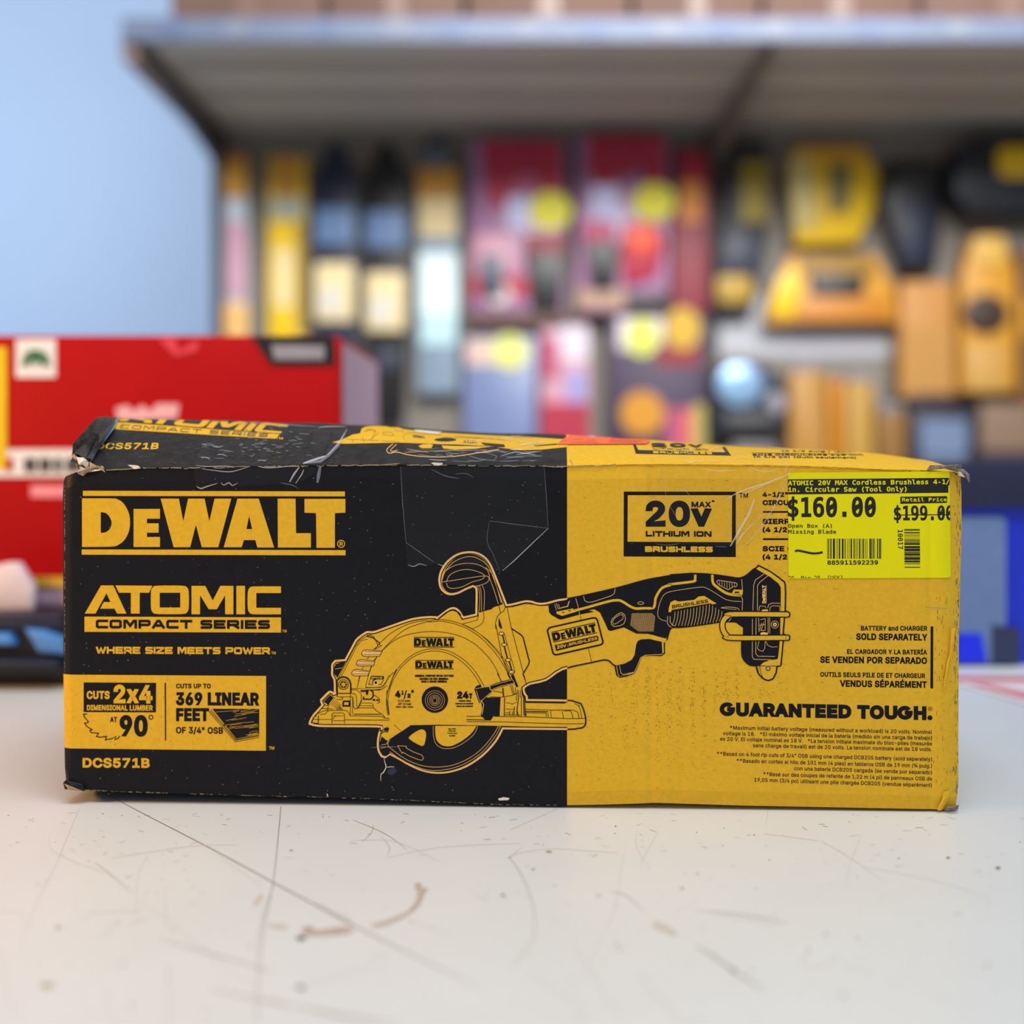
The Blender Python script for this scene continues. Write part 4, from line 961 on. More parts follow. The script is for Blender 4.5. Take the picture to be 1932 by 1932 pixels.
# performance panel
L2(art, 'X 116.3,1272.8 502,1275.4 501.6,1416.4 119.3,1411.8', 'g', 1)
T2(art, 'TM', 'U 1575,1292 1613,1292', 24, 'g', 2, 0.4)
L2(art, 'Q 231,84 892,88 890,358 231,355', 'k', 3)
T2(art, 'CUTS', 'Q 259,236 469,236', 74, 'g', 5, 2.0)
T2(art, '2x4', 'Q 504,275 859,277', 170, 'g', 5, 4.8)
T2(art, 'DIMENSIONAL LUMBER', 'Q 261,339 861,342', 50, 'g', 5, 1.2)
T2(art, 'AT', 'Q 472,447 536,447', 48, 'k', 3, 1.3)
T2(art, '90', 'Q 558,578 816,578', 195, 'k', 3, 5.8)
art.stroke([z('Q', *p) for p in ell(845, 402, 18, 18, 16)], 2.0, 'k', 3, True)
L2(art, 'Q 969,88 982,88 984,614 972,614', 'k', 3)
T2(art, 'CUTS UP TO', 'Q 1073,139 1391,140', 44, 'k', 3, 1.3)
T2(art, '369 LINEAR', 'Q 1072,294 1830,298', 121, 'k', 3, 4.0)
T2(art, 'FEET', 'Q 1073,439 1375,439', 121, 'k', 3, 4.0)
T2(art, 'OF 3/4" OSB', 'Q 1072,550 1502,553', 60, 'k', 3, 1.5)
T2(art, '**', 'Q 1505,497 1540,497', 34, 'k', 3, 0.9)
L2(art, 'Q 1402,324 1832,326 1831,556 1622,598', 'k', 3)
for s in ('1370,348 1612,626 1830,586', '1380,340 1616,612 1830,572', '1390,332 1619,604 1830,564'):
    S2(art, 1.1, 'k', 4, 'Q ' + s)
rg = random.Random(3)
for k in range(26):
    y = rg.uniform(338, 570); x = rg.uniform(1430, 1700) + max(0, (y - 360) * 0.8); w = rg.uniform(50, 200)
    x = min(x, 1740); w = min(w, 1822 - x)
    S2(art, 0.55, 'g', 5, 'Q %f,%f %f,%f %f,%f' % (x, y, x + w * 0.5, y - rg.uniform(2, 14), x + w, y - rg.uniform(8, 26)), 4)
S2(art, 2.0, 'k', 3, 'Q 264,372 230,374 238,398 252,416 274,440 270,452 241,455 252,474 264,488 308,515 287,524 300,542 366,548 348,578 388,584 440,576 430,606 482,599 526,577 515,606 545,594 562,573')
# voltage panel
L2(art, 'R 545,547 1452,548 1452,1078 543,1073', 'k', 1)
L2(art, 'R 577,577 1422,577 1420,957 575,953', 'g', 2)
T2(art, '20', 'R 722,832 1082,832', 210, 'k', 3, 7.6, heavy=True)
T2(art, 'v', 'R 1090,832 1255,832', 190, 'k', 3, 8.0)
T2(art, 'MAX', 'R 1092,675 1252,675', 46, 'k', 3, 1.8)
T2(art, '*', 'R 1256,650 1280,650', 36, 'k', 3, 0.8)
W2(art, 'LITHIUM ION', 'R 722,912 1256,914', 46, 'k', 3, 3.5)
W2(art, 'BRUSHLESS', 'R 717,1036 1265,1039', 46, 'g', 3, 3.3)
T2(art, 'TM', 'R 1480,598 1552,598', 40, 'k', 2, 0.6)
T2(art, '4-1/2"', 'R 1668,591 1872,591', 40, 'k', 2, 1.6)
T2(art, 'CIRCULAR', 'R 1668,658 2010,658', 42, 'k', 2, 1.8)
T2(art, 'SIERRA', 'R 1668,811 1942,811', 44, 'k', 2, 1.8)
T2(art, '(4 1/2', 'R 1668,877 1868,877', 42, 'k', 2, 1.8)
T2(art, 'SCIE C', 'R 1668,1032 1922,1032', 44, 'k', 2, 1.8)
T2(art, '(4 1/2', 'R 1668,1098 1868,1098', 42, 'k', 2, 1.8)
L2(art, 'R 1672,705 1990,705 1990,719 1672,719', 'k', 2)
L2(art, 'R 1672,925 1990,925 1990,940 1672,940', 'k', 2)
# notes on the right
for s, q, cap, bd in (('BATTERY and CHARGER', '1130,111 1596,112', 34, 1.05), ('SOLD SEPARATELY', '1097,176 1596,181', 47, 1.7), ('EL CARGADOR Y LA BATERÍA', '1033,274 1594,279', 34, 1.05),
                   ('SE VENDEN POR SEPARADO', '845,337 1594,345', 47, 1.7), ('OUTILS SEULS PILE DE ET CHARGEUR', '845,434 1581,445', 34, 1.05), ('VENDUS SÉPARÉMENT', '983,504 1593,513', 47, 1.7)):
    T2(art, s, 'P ' + q, cap, 'k', 2, bd)
L2(art, 'P 1620,82 1638,82 1637,517 1618,516', 'k', 2)
T2(art, 'GUARANTEED TOUGH.', 'P 140,709 1633,739', 97, 'k', 2, 5.4, heavy=True)
art.stroke([z('P', *p) for p in ell(1617, 660, 14, 14, 14)], 0.8, 'k', 2, True)
T2(art, 'R', 'P 1611,667 1624,667', 14, 'k', 2, 0.42)
for s, q in (('*Maximum initial battery voltage (measured without a workload) is 20 volts. Nominal', '213,804 1630,836'),
             ('voltage is 18.   *El máximo voltaje inicial de la batería (medido sin una carga de trabajo)', '163,843 1630,877'),
             ('es 20 V. El voltaje nominal es 18 V.   *La tension initiale maximale du bloc-piles (mesurée', '143,882 1630,917'),
             ('sans charge de travail) est de 20 volts. La tension nominale est de 18 volts.', '373,928 1628,957'),
             ('**Based on 4 foot rip cuts of 3/4" OSB using one charged DCB205 battery (sold separately)', '122,986 1630,1026'),
             ('**Basado en cortes al hilo de 101 mm (4 pies) en tableros OSB de 19 mm (¾ pulg.)', '260,1035 1630,1073'),
             ('con una batería DCB205 cargada (se vende por separado)', '663,1089 1630,1118'),
             ('**Basé sur des coupes de refente de 1,22 m (4 pi) de panneaux OSB de', '447,1129 1630,1163'),
             ('19,05 mm (3/4 po) utilisant une pile chargée DCB205 (vendue séparément)', '383,1169 1628,1208')):
    T2(art, s, 'P ' + q, 27, 'k', 2, 0.42)

# ---- the circular saw drawing
SIL = zz('H 85,1165 115,1060 195,930 260,860 385,720 355,655 350,600 540,410 600,405 660,440 700,500 668,430 665,300 655,150 610,60 600,0 A 355,1570 358,1500 400,1450 520,1440 600,1290 650,1200 720,1140 790,1100 870,1100 1000,1055 1200,985 1350,940 1500,920 1630,918 '
         'B 30,862 150,772 200,748 255,748 310,790 350,858 495,825 500,560 488,510 465,500 380,535 290,580 200,598 130,580 75,530 50,460 50,370 80,280 150,180 260,100 370,68 480,68 580,105 660,180 730,320 880,708 950,698 1100,662 1180,668 1260,690 1360,685 1500,648 '
         'D 540,552 1050,438 1400,342 1700,288 E 300,278 580,262 800,275 1000,302 1115,318 1200,290 1290,215 1325,196 1355,163 1500,238 1640,338 1692,410 1692,720 1732,740 1748,770 1732,797 1682,812 1667,1000 1712,1020 1732,1050 1712,1082 1667,1092 1640,1385 1622,1400 1590,1408 1580,1480 1540,1556 1480,1580 1420,1558 1350,1490 1322,1398 1250,1390 1180,1332 1148,1250 1148,1087 1030,1080 940,1030 890,940 885,868 700,897 450,930 320,932 288,960 252,1085 '
         'D 1668,1070 1640,1110 1640,1240 1600,1272 1400,1272 1350,1292 1310,1402 1270,1482 1200,1512 1090,1537 1050,1512 1025,1396 990,1372 960,1342 900,1330 750,1360 400,1442 200,1572 0,1622 '
         'G 880,235 895,300 928,345 932,395 1530,402 1650,425 1745,455 1785,540 1822,690 1815,790 1770,835 1680,850 1530,862 560,852 C 1770,1060 1650,1190 1500,1290 1350,1340 1220,1350 1100,1330 980,1280 880,1222 800,1180 760,1210 722,1200 692,1150 682,1090 687,1020 705,945 H 1690,1290 1730,1270 1650,1235 880,1228 310,1220')
SIL = soften(SIL, 3)
art.fill(SIL, 'g', 5)
art.clip = (0, 0, 1070.4, 2000)
art.stroke(inset(SIL, 1.9), 3.9, 't', 6, True)
art.stroke(inset(SIL, 4.6), 2.0, 'k', 7, True)
art.clip = (1070.4, 0, 2000, 2000)
art.stroke(inset(SIL, 1.3), 2.8, 'k', 7, True)
art.clip = None

# big black areas
HOOK = zz('B 105,360 150,250 260,140 370,105 470,105 560,140 630,205 700,330 830,690 820,712 715,745 690,765 560,800 535,790 530,560 505,490 460,470 370,500 280,545 200,562 145,545 105,500 85,440')
art.fill(soften(HOOK, 3), 'k', 8)
for w, s in ((0.9, 'B 85,440 95,370 160,270 240,190 370,135 480,135 560,170 620,215 690,320 820,690'), (0.8, 'B 90,420 130,310 240,240 380,210 500,220 590,255 650,310 665,380 640,440 540,480 430,495'),
             (0.8, 'B 145,430 180,360 260,310 390,285 520,310 600,350 600,385 560,410 450,440 340,495 230,515 165,500 145,450'), (0.8, 'B 85,437 150,430 590,365 660,390'), (0.8, 'B 620,260 700,340 740,450 810,690'),
             (0.8, 'B 665,385 720,530 775,705'), (0.7, 'B 540,480 565,560 570,790'), (0.7, 'B 575,475 605,560 600,780'), (0.7, 'B 515,490 545,560 545,790'), (0.7, 'B 85,440 100,510 150,560 210,575 300,555 400,510 480,485')):
    S2(art, w, 't', 9, s, 4)
GUARD = zz('C 985,908 1600,912 1560,985 1470,1060 1380,1108 1310,1115 1250,1100 1210,1050 1200,990 1203,915 1640,915 1815,915 1760,1040 1640,1175 1490,1275 1345,1325 1220,1335 1100,1315 990,1268 890,1210 800,1165 770,1185 745,1180 715,1150 705,1090 712,1040 790,1110 780,1075 800,1030 860,990')
art.fill(soften(zz('C 985,908 1815,915 1760,1040 1640,1175 1490,1275 1345,1325 1220,1335 1100,1315 990,1268 890,1210 800,1165 770,1190 745,1190 715,1150 705,1090 725,1010 775,1050 800,1030 870,985'), 3), 'k', 8)
art.fill(smooth(zz('C 1213,915 1215,990 1230,1050 1270,1088 1315,1100 1370,1095 1455,1052 1540,985 1590,915'), 3), 'g', 9)
art.fill(smooth(zz('C 980,1010 1060,955 1105,950 1130,985 1118,1070 1100,1095 1070,1090 985,1040'), 4, True), 'g', 9)
art.fill(zz('C 735,912 990,910 880,975 820,1005 790,1020 765,1015 740,990 745,960'), 'g', 9)
S2(art, 0.9, 'k', 10, 'C 840,905 900,960'); S2(art, 1.6, 'k', 10, 'C 722,985 745,965 780,972 790,940 775,925'); art.fill(zz('C 745,935 775,928 790,945 780,962 750,962'), 'k', 10)
S2(art, 0.8, 't', 9, 'C 790,1105 900,1190 1000,1245 1110,1280 1240,1290 1380,1270 1520,1210 1640,1120 1740,1000 1790,915', 4)
S2(art, 0.8, 't', 9, 'C 800,1150 900,1222 1010,1275 1120,1312 1230,1322 1370,1300 1500,1250 1640,1155 1760,1010 1808,915', 4)
S2(art, 0.7, 't', 9, 'C 1195,915 1197,1000 1215,1070 1260,1110 1320,1122 1400,1108 1500,1050 1570,985 1602,915', 4)
S2(art, 0.8, 't', 9, 'C 985,910 870,985 800,1030 780,1075 790,1110'); S2(art, 0.7, 't', 9, 'C 720,1090 770,1080 790,1040'); S2(art, 0.7, 't', 9, 'C 720,1120 750,1110 790,1105')
S2(art, 0.8, 't', 9, 'C 870,1095 950,1100 948,1115 1010,1150 1090,1180 1107,1205 1095,1228 1060,1222 980,1190 920,1155 912,1165 870,1095')
L2(art, 'G 240,370 520,370 505,650 400,655 365,712 290,712 215,640 240,540 225,455', 'k', 8)
L2(art, 'G 120,240 150,195 215,170 225,225 345,205 360,250 395,285 205,455 190,450 135,290', 'k', 8)
L2(art, 'G 360,195 370,178 530,125 700,85 720,105 740,155 650,178 500,215 385,262 365,235', 'k', 9)
L2(art, 'G 680,25 715,15 790,205 760,215 735,170 700,90', 'k', 8)
for s in ('135,240 345,190', '150,265 205,440 360,300 395,285', '370,190 700,98 735,155', '385,250 520,195 730,150', '345,205 365,250 395,280'):
    S2(art, 0.7, 't', 10, 'G ' + s)
for s in ('530,370 515,650', '550,368 535,650'):
    S2(art, 1.0, 't', 9, 'G ' + s, 0)
# grip, motor cover and battery foot
L2(art, 'D 222,655 285,640 300,720 330,770 380,790 600,735 780,705 850,745 900,850 950,960 985,968 1140,925 1290,1000 1500,1005 1640,1045 1700,930 1665,850 1690,800 1720,700 1932,560 1932,275 1700,298 1400,352 1050,448 540,562 470,580 330,620', 'k', 8)
L2(art, 'D 222,655 232,740 260,775 360,830 390,828 600,770 780,735 620,690 380,780 320,760 290,640', 'k', 8)
L2(art, 'E 0,340 300,288 580,272 800,285 1000,312 1150,335 1165,500 1160,700 1165,850 1080,870 870,860 700,885 450,918 310,918 250,1040 230,1060 0,1000', 'k', 8)
L2(art, 'E 1115,325 1200,298 1290,225 1325,212 1400,255 1500,310 1600,390 1630,440 1625,1000 1600,1270 1590,1310 1480,1325 1380,1390 1250,1382 1185,1325 1160,1250 1170,930 1080,865', 'k', 8)
art.fill(zz('E 960,890 980,865 1070,868 1160,930 1155,1005 1010,1010 970,960'), 'g', 9)
# golden bands on the grip
def band(w, s, n=4, layer=9): S2(art, w, 'g', layer, s, n)
band(4.6, 'D 545,720 700,680 950,610 1060,595 1120,610 1260,690 1380,692 1490,690 1515,650 1530,560 1600,450 1700,410 E 300,400 560,368 588,340 590,285')
band(4.8, 'E 797,285 805,380 850,430 960,505 1060,530 1150,535')
L2(art, 'D 318,735 520,695 545,720 560,735 390,785 325,760', 'g', 9)
L2(art, 'D 380,740 405,735 425,742 400,750', 'k', 10); L2(art, 'D 455,722 480,715 502,722 478,730', 'k', 10)
L2(art, 'E 1040,500 1060,465 1170,468 1165,520 1150,550 1040,530', 'g', 9); L2(art, 'E 1065,500 1080,488 1128,492 1122,508 1068,510', 'k', 10)
L2(art, 'D 640,770 780,742 850,762 890,850 930,960 965,985 1000,985 1140,940 1290,1015 1500,1018 1660,1065 1640,1110 1590,1100 1440,1065 1340,1072 1290,1110 1280,1250 1230,1320 1150,1360 1040,1385 900,1100 830,800', 'g', 7)
L2(art, 'D 1290,1130 1310,1090 1350,1070 1450,1066 1600,1100 1610,1250 1400,1255 1340,1285 1300,1390 1260,1465 1190,1490 1080,1520 1050,1490 1035,1390 1150,1365 1235,1320 1270,1260', 'k', 9)
for w, s in ((0.8, 'D 1620,1110 1622,1230 1595,1255 1400,1262 1345,1290 1300,1400 1265,1472 1190,1500'), (0.8, 'D 1050,1395 1070,1505 1090,1520'), (0.8, 'D 1085,1385 1105,1480 1130,1498 1260,1468')):
    S2(art, w, 't', 10, s, 0)
S2(art, 0.9, 'k', 9, 'D 555,570 620,830'); S2(art, 0.8, 't', 10, 'D 555,570 590,690 605,790')
S2(art, 0.9, 't', 10, 'D 650,545 665,600 700,620 760,615 990,540 1025,510 1035,450', 0)
for s in ('320,630 340,700 460,670 480,600', '345,640 360,690 455,665 470,610', '300,640 320,715'):
    S2(art, 0.7, 't', 10, 'D ' + s)
S2(art, 0.9, 't', 10, 'D 985,850 1000,820 1070,760 1110,745 1150,770 1160,830 1140,880 1090,905 1020,915 990,890 985,850', 0)
S2(art, 0.8, 't', 10, 'D 1000,860 1020,820 1090,770 1130,775 1130,820 1060,870 1020,888 1000,860', 0)
art.stroke([z('D', *p) for p in ell(1345, 630, 36, 16, 16)], 0.8, 't', 10, True)
for k in range(24):
    x = 1235 + k * 12
    yt, yb = 752 + max(0, (k - 20) * 12), 975 - max(0, (8 - k) * 9)
    S2(art, 0.55, 't', 10, 'D %f,%f %f,%f' % (x + 6, yt, x - 14, yb))
S2(art, 0.8, 't', 10, 'E 1150,610 1050,605 950,580 830,505 720,445 640,437 400,470 270,495 210,530 175,590 150,660 135,760 160,820 240,850', 4)
L2(art, 'E 265,740 270,690 290,620 340,595 390,612 580,590 630,550 700,542 760,580 850,635 800,645 770,632 305,712 295,738', 'g', 9)
W2(art, 'BRUSHLESS', 'E 308,697 745,625', 42, 'k', 11, 1.5, gap=0.45)
for k in range(19):
    x = 345 + k * 38
    yt = 735 - k * 8 if k < 12 else 640 + (k - 11) * 22
    yb = 905 - max(0, k - 6) * 5.5
    if x > 880:
        yb = 850
    S2(art, 0.8, 't', 10, 'E %f,%f %f,%f %f,%f' % (x, yt, x - 8, (yt + yb) / 2, x - 35, yb), 3)
S2(art, 0.9, 't', 10, 'E 255,790 250,870 270,905 300,925'); S2(art, 0.9, 't', 10, 'E 285,790 285,860 310,895 350,905')
S2(art, 0.9, 't', 10, 'E 1155,340 1165,500'); S2(art, 0.9, 't', 10, 'E 1150,550 1165,580 1160,720')
S2(art, 0.9, 't', 10, 'E 905,685 1000,678 1100,690 1125,718', 3); S2(art, 0.7, 't', 10, 'E 905,688 1000,700 1090,708', 3)
S2(art, 0.9, 't', 10, 'E 850,370 865,350 1090,385 1100,410 1085,430 1050,432 990,468 880,410 850,370')
for k in range(7):
    x = 885 + k * 30
    S2(art, 0.6, 't', 10, 'E %f,%f %f,%f' % (x, 358 + k * 4, x + 2, 408 + (k if k < 4 else 7 - k) * 15))
# battery foot
L2(art, 'E 1332,215 1362,185 1500,255 1620,342 1672,412 1672,730 1632,720 1630,440 1600,390 1500,312', 'g', 9)
L2(art, 'E 1625,810 1665,812 1648,1000 1622,1000', 'g', 9); L2(art, 'E 1618,1095 1650,1095 1622,1385 1590,1390 1380,1388 1420,1350 1500,1325 1590,1310 1600,1270', 'g', 9)
for w, s in ((0.9, 'E 1425,275 1320,350 1300,410 1290,720'), (0.9, 'E 1470,300 1370,380 1345,420 1345,720'), (0.9, 'E 1285,820 1283,1280 1300,1312 1520,1318'), (0.9, 'E 1330,810 1325,1240 1350,1275 1560,1278'),
             (0.9, 'E 1470,690 1480,650 1520,630 1620,632'), (0.8, 'E 1495,730 1500,680 1530,662 1615,665 1620,730'), (0.8, 'E 1362,725 1375,665 1440,668 1448,690'), (0.8, 'E 1475,800 1475,1000'), (0.8, 'E 1495,800 1495,1000'),
             (0.8, 'E 1365,1090 1345,1180 1370,1205 1410,1215 1435,1180 1440,1090'), (0.8, 'E 1448,1090 1470,1140 1520,1165 1590,1160'), (0.8, 'E 1360,810 1365,980'), (0.8, 'E 1380,830 1440,820 1440,960 1385,965'), (0.8, 'E 1395,870 1375,960'),
             (0.8, 'E 1420,860 1395,960'), (0.8, 'E 1360,900 1440,890')):
    S2(art, w, 't', 10, s)
L2(art, 'E 1395,725 1405,710 1460,705 1475,715 1475,732 1395,732', 't', 10); L2(art, 'E 1380,1015 1385,990 1420,982 1470,992 1472,1015', 't', 10)
for cx, cy, r in ((1557, 890, 44), (1475, 1423, 34)):
    art.fill([z('E', *p) for p in ell(cx, cy, r, r, 18)], 'k', 10); art.stroke([z('E', *p) for p in ell(cx, cy, r, r, 18)], 0.8, 't', 11, True)
    art.fill([z('E', *p) for p in ell(cx, cy, r * .55, r * .55, 14)], 't', 12); art.fill([z('E', *p) for p in ell(cx, cy, r * .2, r * .2, 8)], 'k', 13)
S2(art, 1.1, 'k', 10, 'E 1250,1390 1620,1395'); S2(art, 1.0, 'k', 10, 'E 1375,1395 1385,1480 1420,1550'); S2(art, 0.8, 'k', 10, 'E 1350,1400 1360,1480 1400,1545')
T2(art, 'DeWALT', 'E 1445,632 1445,412', 42, 't', 11, 1.3, up=(-1, 0)); S2(art, 0.8, 't', 11, 'E 1452,632 1452,412')
# wire belt hook
HK = 'E 1710,768 1060,765 990,785 940,830 920,890 930,960 970,1020 1040,1052 1700,1050'
S2(art, 12.2, 'k', 12, HK, 4); S2(art, 8.0, 'g', 13, HK, 4)
for y in (768, 1050):
    art.fill([z('E', *p) for p in ell(1715, y, 32, 40, 14)], 'k', 12); art.fill([z('E', *p) for p in ell(1705, y, 26, 26, 14)], 'g', 13)
# badge
BAD = zz('D 200,960 225,925 250,915 760,800 800,802 825,825 895,1095 890,1125 865,1145 320,1268 290,1262 270,1240')
art.fill(BAD, 'k', 10); art.fill(inset(BAD, 3.2), 'g', 11)
o = z('D', 255, 980); e1 = z('D', 788, 862); e2 = z('D', 285, 1112)
logo(art, 'k', 12, o, (e1[0] - o[0], e1[1] - o[1]), (e2[0] - o[0], e2[1] - o[1]))
L2(art, 'D 300,1140 810,1025 830,1035 832,1085 318,1212', 'k', 12)
T2(art, '20v', 'D 328,1188 440,1163', 44, 'g', 13, 1.0); W2(art, 'BRUSHLESS', 'D 472,1150 815,1073', 34, 'g', 13, 1.15, gap=0.45)
S2(art, 0.6, 'g', 13, 'D 455,1130 462,1160')
# blade guard, blade and its print
CX, CY = z('C', 1210, 676)
def arc(cx, cy, r, a0, a1, n=40, ry=None):
    ry = ry or r
    return [(cx + r * math.cos(math.radians(a0 + (a1 - a0) * k / n)), cy - ry * math.sin(math.radians(a0 + (a1 - a0) * k / n))) for k in range(n + 1)]
R1 = 440 / 4.83
for r, w, a0, a1 in ((R1, 1.1, 162, -0.5), (R1 - 1.6, 1.0, 162, 0), (93.2 * 1.39, 1.1, 168, 14), (93.2 * 1.55, 1.1, 128, 17), (93.2 * 1.572, 1.0, 126, 17), (93.2 * 1.59, 0.9, 124, 17)):
    pass
S2(art, 1.1, 'k', 8, 'C 780,815 768,690 790,570 850,430 940,320 1060,240 1200,212 1340,235 1470,310 1570,410 1640,520 1662,565', 5)
S2(art, 1.1, 'k', 8, 'C 795,815 783,690 800,580 862,440 950,335 1065,260 1200,232 1330,255 1450,325 1550,425 1615,525 1640,570', 5)
S2(art, 1.1, 'k', 8, 'C 605,450 650,340 720,240 850,130 1000,75 1200,55 1400,85 1560,160 1690,280 1770,400 1810,505', 5)
S2(art, 1.1, 'k', 8, 'A 770,1780 790,1700 850,1500 935,1380 1080,1220 1250,1080 1430,1010 1600,965 B 0,895 150,900 330,950 460,1010 620,1130 780,1310 880,1470 950,1610', 5)
S2(art, 1.1, 'k', 8, 'A 880,1320 960,1230 1100,1110 1300,1010 1500,970 B -60,922 100,915 300,965 440,1030 600,1150 760,1330 860,1490 925,1620', 5)
S2(art, 0.9, 'k', 8, 'B 330,950 480,1025 640,1140 800,1310 900,1470 975,1600', 5)
S2(art, 1.5, 'k', 8, 'C 790,580 835,450 860,395', 0)
art.fill([z('C', *p) for p in ell(1210, 676, 121, 121, 32)], 'k', 8)
for r in (88, 68, 48, 34):
    art.stroke([z('C', *p) for p in ell(1210, 682, r, r, 26)], 0.5, 't', 9, True)
art.stroke([z('C', *p) for p in ell(1210, 684, 22, 26, 6)], 0.5, 't', 9, True)
for k, q in (('A', '1358,1170 1848,1170 1358,1298'), ('A', '1375,1450 1840,1450 1375,1562')):
    p = zz(k + ' ' + q)
    logo(art, 'k', 9, p[0], (p[1][0] - p[0][0], 0), (0, p[2][1] - p[0][1]))
for s, q, c in (('GENERAL PURPOSE WOOD CUTTING', 'A 1370,1655 1842,1655', 26), ('MADERA DE USO GENERAL', 'A 1428,1692 1780,1692', 26), ('BOIS À USAGE GÉNÉRAL'.replace('À', 'A'), 'A 1448,1725 1765,1725', 26)):
    T2(art, s, q, c, 'k', 9, 0.9)
T2(art, '4', 'C 847,658 898,658', 66, 'k', 9, 2.6); T2(art, '1', 'C 905,632 925,632', 40, 'k', 9, 2.0); T2(art, '/', 'C 925,660 955,660', 66, 'k', 9, 1.0); T2(art, '2', 'C 958,660 990,660', 40, 'k', 9, 2.0); T2(art, '"', 'C 995,640 1018,640', 52, 'k', 9, 1.6)
for s, q, c in (('(115 mm)', 'C 873,697 985,697', 22), ('3/8" (9,5 mm)', 'C 875,724 992,724', 18), ('Arbor | Eje | Arbre'.replace('|', '/'), 'C 853,750 1013,750', 18)):
    T2(art, s, q, c, 'k', 9, 0.5)
T2(art, '24', 'C 1412,668 1518,668', 68, 'k', 9, 3.0); T2(art, 'T', 'C 1520,668 1552,668', 50, 'k', 9, 2.2)
for s, q, c in (('CARBIDE TEETH', 'C 1425,694 1540,694', 13), ('DIENTES DE CARBURO', 'C 1397,719 1562,719', 13), ('DENTS EN CARBURE', 'C 1405,743 1556,743', 13)):
    T2(art, s, q, c, 'k', 9, 0.8)
for s, q, c in (('Max RPM', 'C 1333,948 1402,948', 12), ('RPM Max', 'C 1335,967 1402,967', 12), ('Tr/min max', 'C 1322,987 1415,987', 12), ('8,000', 'C 1342,1012 1395,1012', 16)):
    T2(art, s, q, c, 'k', 11, 0.6)
# body lines
for w, s in ((1.2, 'A 880,1320 975,1270'), (2.0, 'A 780,1160 860,1180 940,1240 945,1270'), (1.3, 'A 790,1145 870,1165 925,1275'), (1.0, 'A 870,1130 790,1160 700,1210 640,1290 420,1710'), (1.0, 'A 800,1195 720,1215 660,1290 470,1660'),
             (1.0, 'A 925,1275 870,1320 880,1400'), (1.0, 'A 815,1405 790,1440'), (1.0, 'A 745,1525 730,1565'), (1.0, 'A 705,1645 665,1800'), (1.2, 'A 770,1780 860,1785 960,1780 1010,1740 1050,1660 1110,1600'), (1.2, 'A 780,1812 880,1812 970,1805 1030,1760'),
             (2.0, 'A 1660,945 1740,880 1800,845 1850,845 1900,870 1932,905'), (1.2, 'B 60,880 160,800 220,780 270,800 320,860 350,895'), (1.0, 'B 330,950 520,900 535,830'), (1.0, 'B 450,1010 540,970 585,930 600,880 595,800'),
             (1.2, 'B 540,805 690,765 720,735 820,710'), (1.2, 'B 780,715 800,815 840,790 860,745'), (1.2, 'B 800,815 760,860 738,940 745,1010'), (1.2, 'B 745,960 820,1360 920,1600'), (1.2, 'B 880,745 930,985 1115,1680'), (1.0, 'B 845,1060 975,1520 965,1550'),
             (2.4, 'B 930,1000 1050,1080 1075,1110 1150,1400 1145,1435 1080,1545'), (1.2, 'B 860,745 950,738 1100,700 1190,708 1300,725 1380,720'),
             (0.9, 'D 710,1185 752,1360')):
    S2(art, w, 'k', 8, s)
art.fill(zz('B 780,865 800,920 822,1000 800,1005 775,960'), 'k', 8)
for s in ('820,1060 850,1180', '845,1215 885,1365', '905,1400 945,1530'):
    S2(art, 2.6, 'k', 9, 'B ' + s)
for x, y in ((845, 1200), (893, 1385), (935, 1530), (812, 1065)):
    art.fill([z('B', *p) for p in ell(x, y, 36, 24, 10)], 'k', 10); art.fill([z('B', *p) for p in ell(x, y, 27, 15, 10)], 't', 11)
L2(art, 'B 925,1580 960,1590 990,1660 960,1640', 'k', 10)
def pill(s):
    P = zz(s); art.fill(P, 't', 9); art.stroke(P, 1.2, 'k', 10, True)
pill('A 722,1375 740,1335 790,1325 975,1340 940,1405 790,1408 735,1400'); pill('A 658,1490 680,1455 720,1445 885,1465 870,1520 700,1522 665,1512'); pill('A 598,1610 620,1575 660,1562 820,1585 800,1640 640,1642 605,1628')
for s in ('735,1385 950,1385', '670,1500 870,1500', '610,1618 805,1618', '760,1345 960,1350', '690,1465 870,1475', '640,1580 805,1595'):
    S2(art, 0.8, 'k', 11, 'A ' + s)
art.fill(zz('A 535,1470 470,1480 410,1500 385,1550 390,1620 430,1665'), 'k', 9); S2(art, 0.7, 't', 10, 'A 400,1560 490,1545')
L2(art, 'H 1505,70 1520,60 1790,65 1808,85 1795,140 1490,135', 'k', 10)
W2(art, 'BRAKE', 'H 1520,118 1765,118', 34, 't', 11, 0.65)
S2(art, 1.1, 'k', 10, 'H 1490,135 1455,255 1740,258 1795,140'); art.fill([z('H', *p) for p in ell(1600, 205, 66, 70, 18)], 'k', 11); art.fill([z('H', *p) for p in ell(1622, 222, 66, 66, 18)], 't', 12); art.fill([z('H', *p) for p in ell(1618, 215, 32, 34, 14)], 'k', 13)
S2(art, 3.0, 'k', 9, 'H 735,160 800,105 880,85 960,105 1025,170 1050,260 1050,460'); S2(art, 2.0, 'k', 9, 'H 740,150 745,450 735,540')
for r, w in ((112, 1.3), (72, 1.5)):
    art.stroke([z('H', *p) for p in ell(882, 258, r, r, 24)], w, 'k', 10, True)
for k in range(6):
    art.fill([z('H', *p) for p in ell(882 + 50 * math.cos(k * 1.047), 258 + 50 * math.sin(k * 1.047), 15, 15, 8)], 'k', 10)
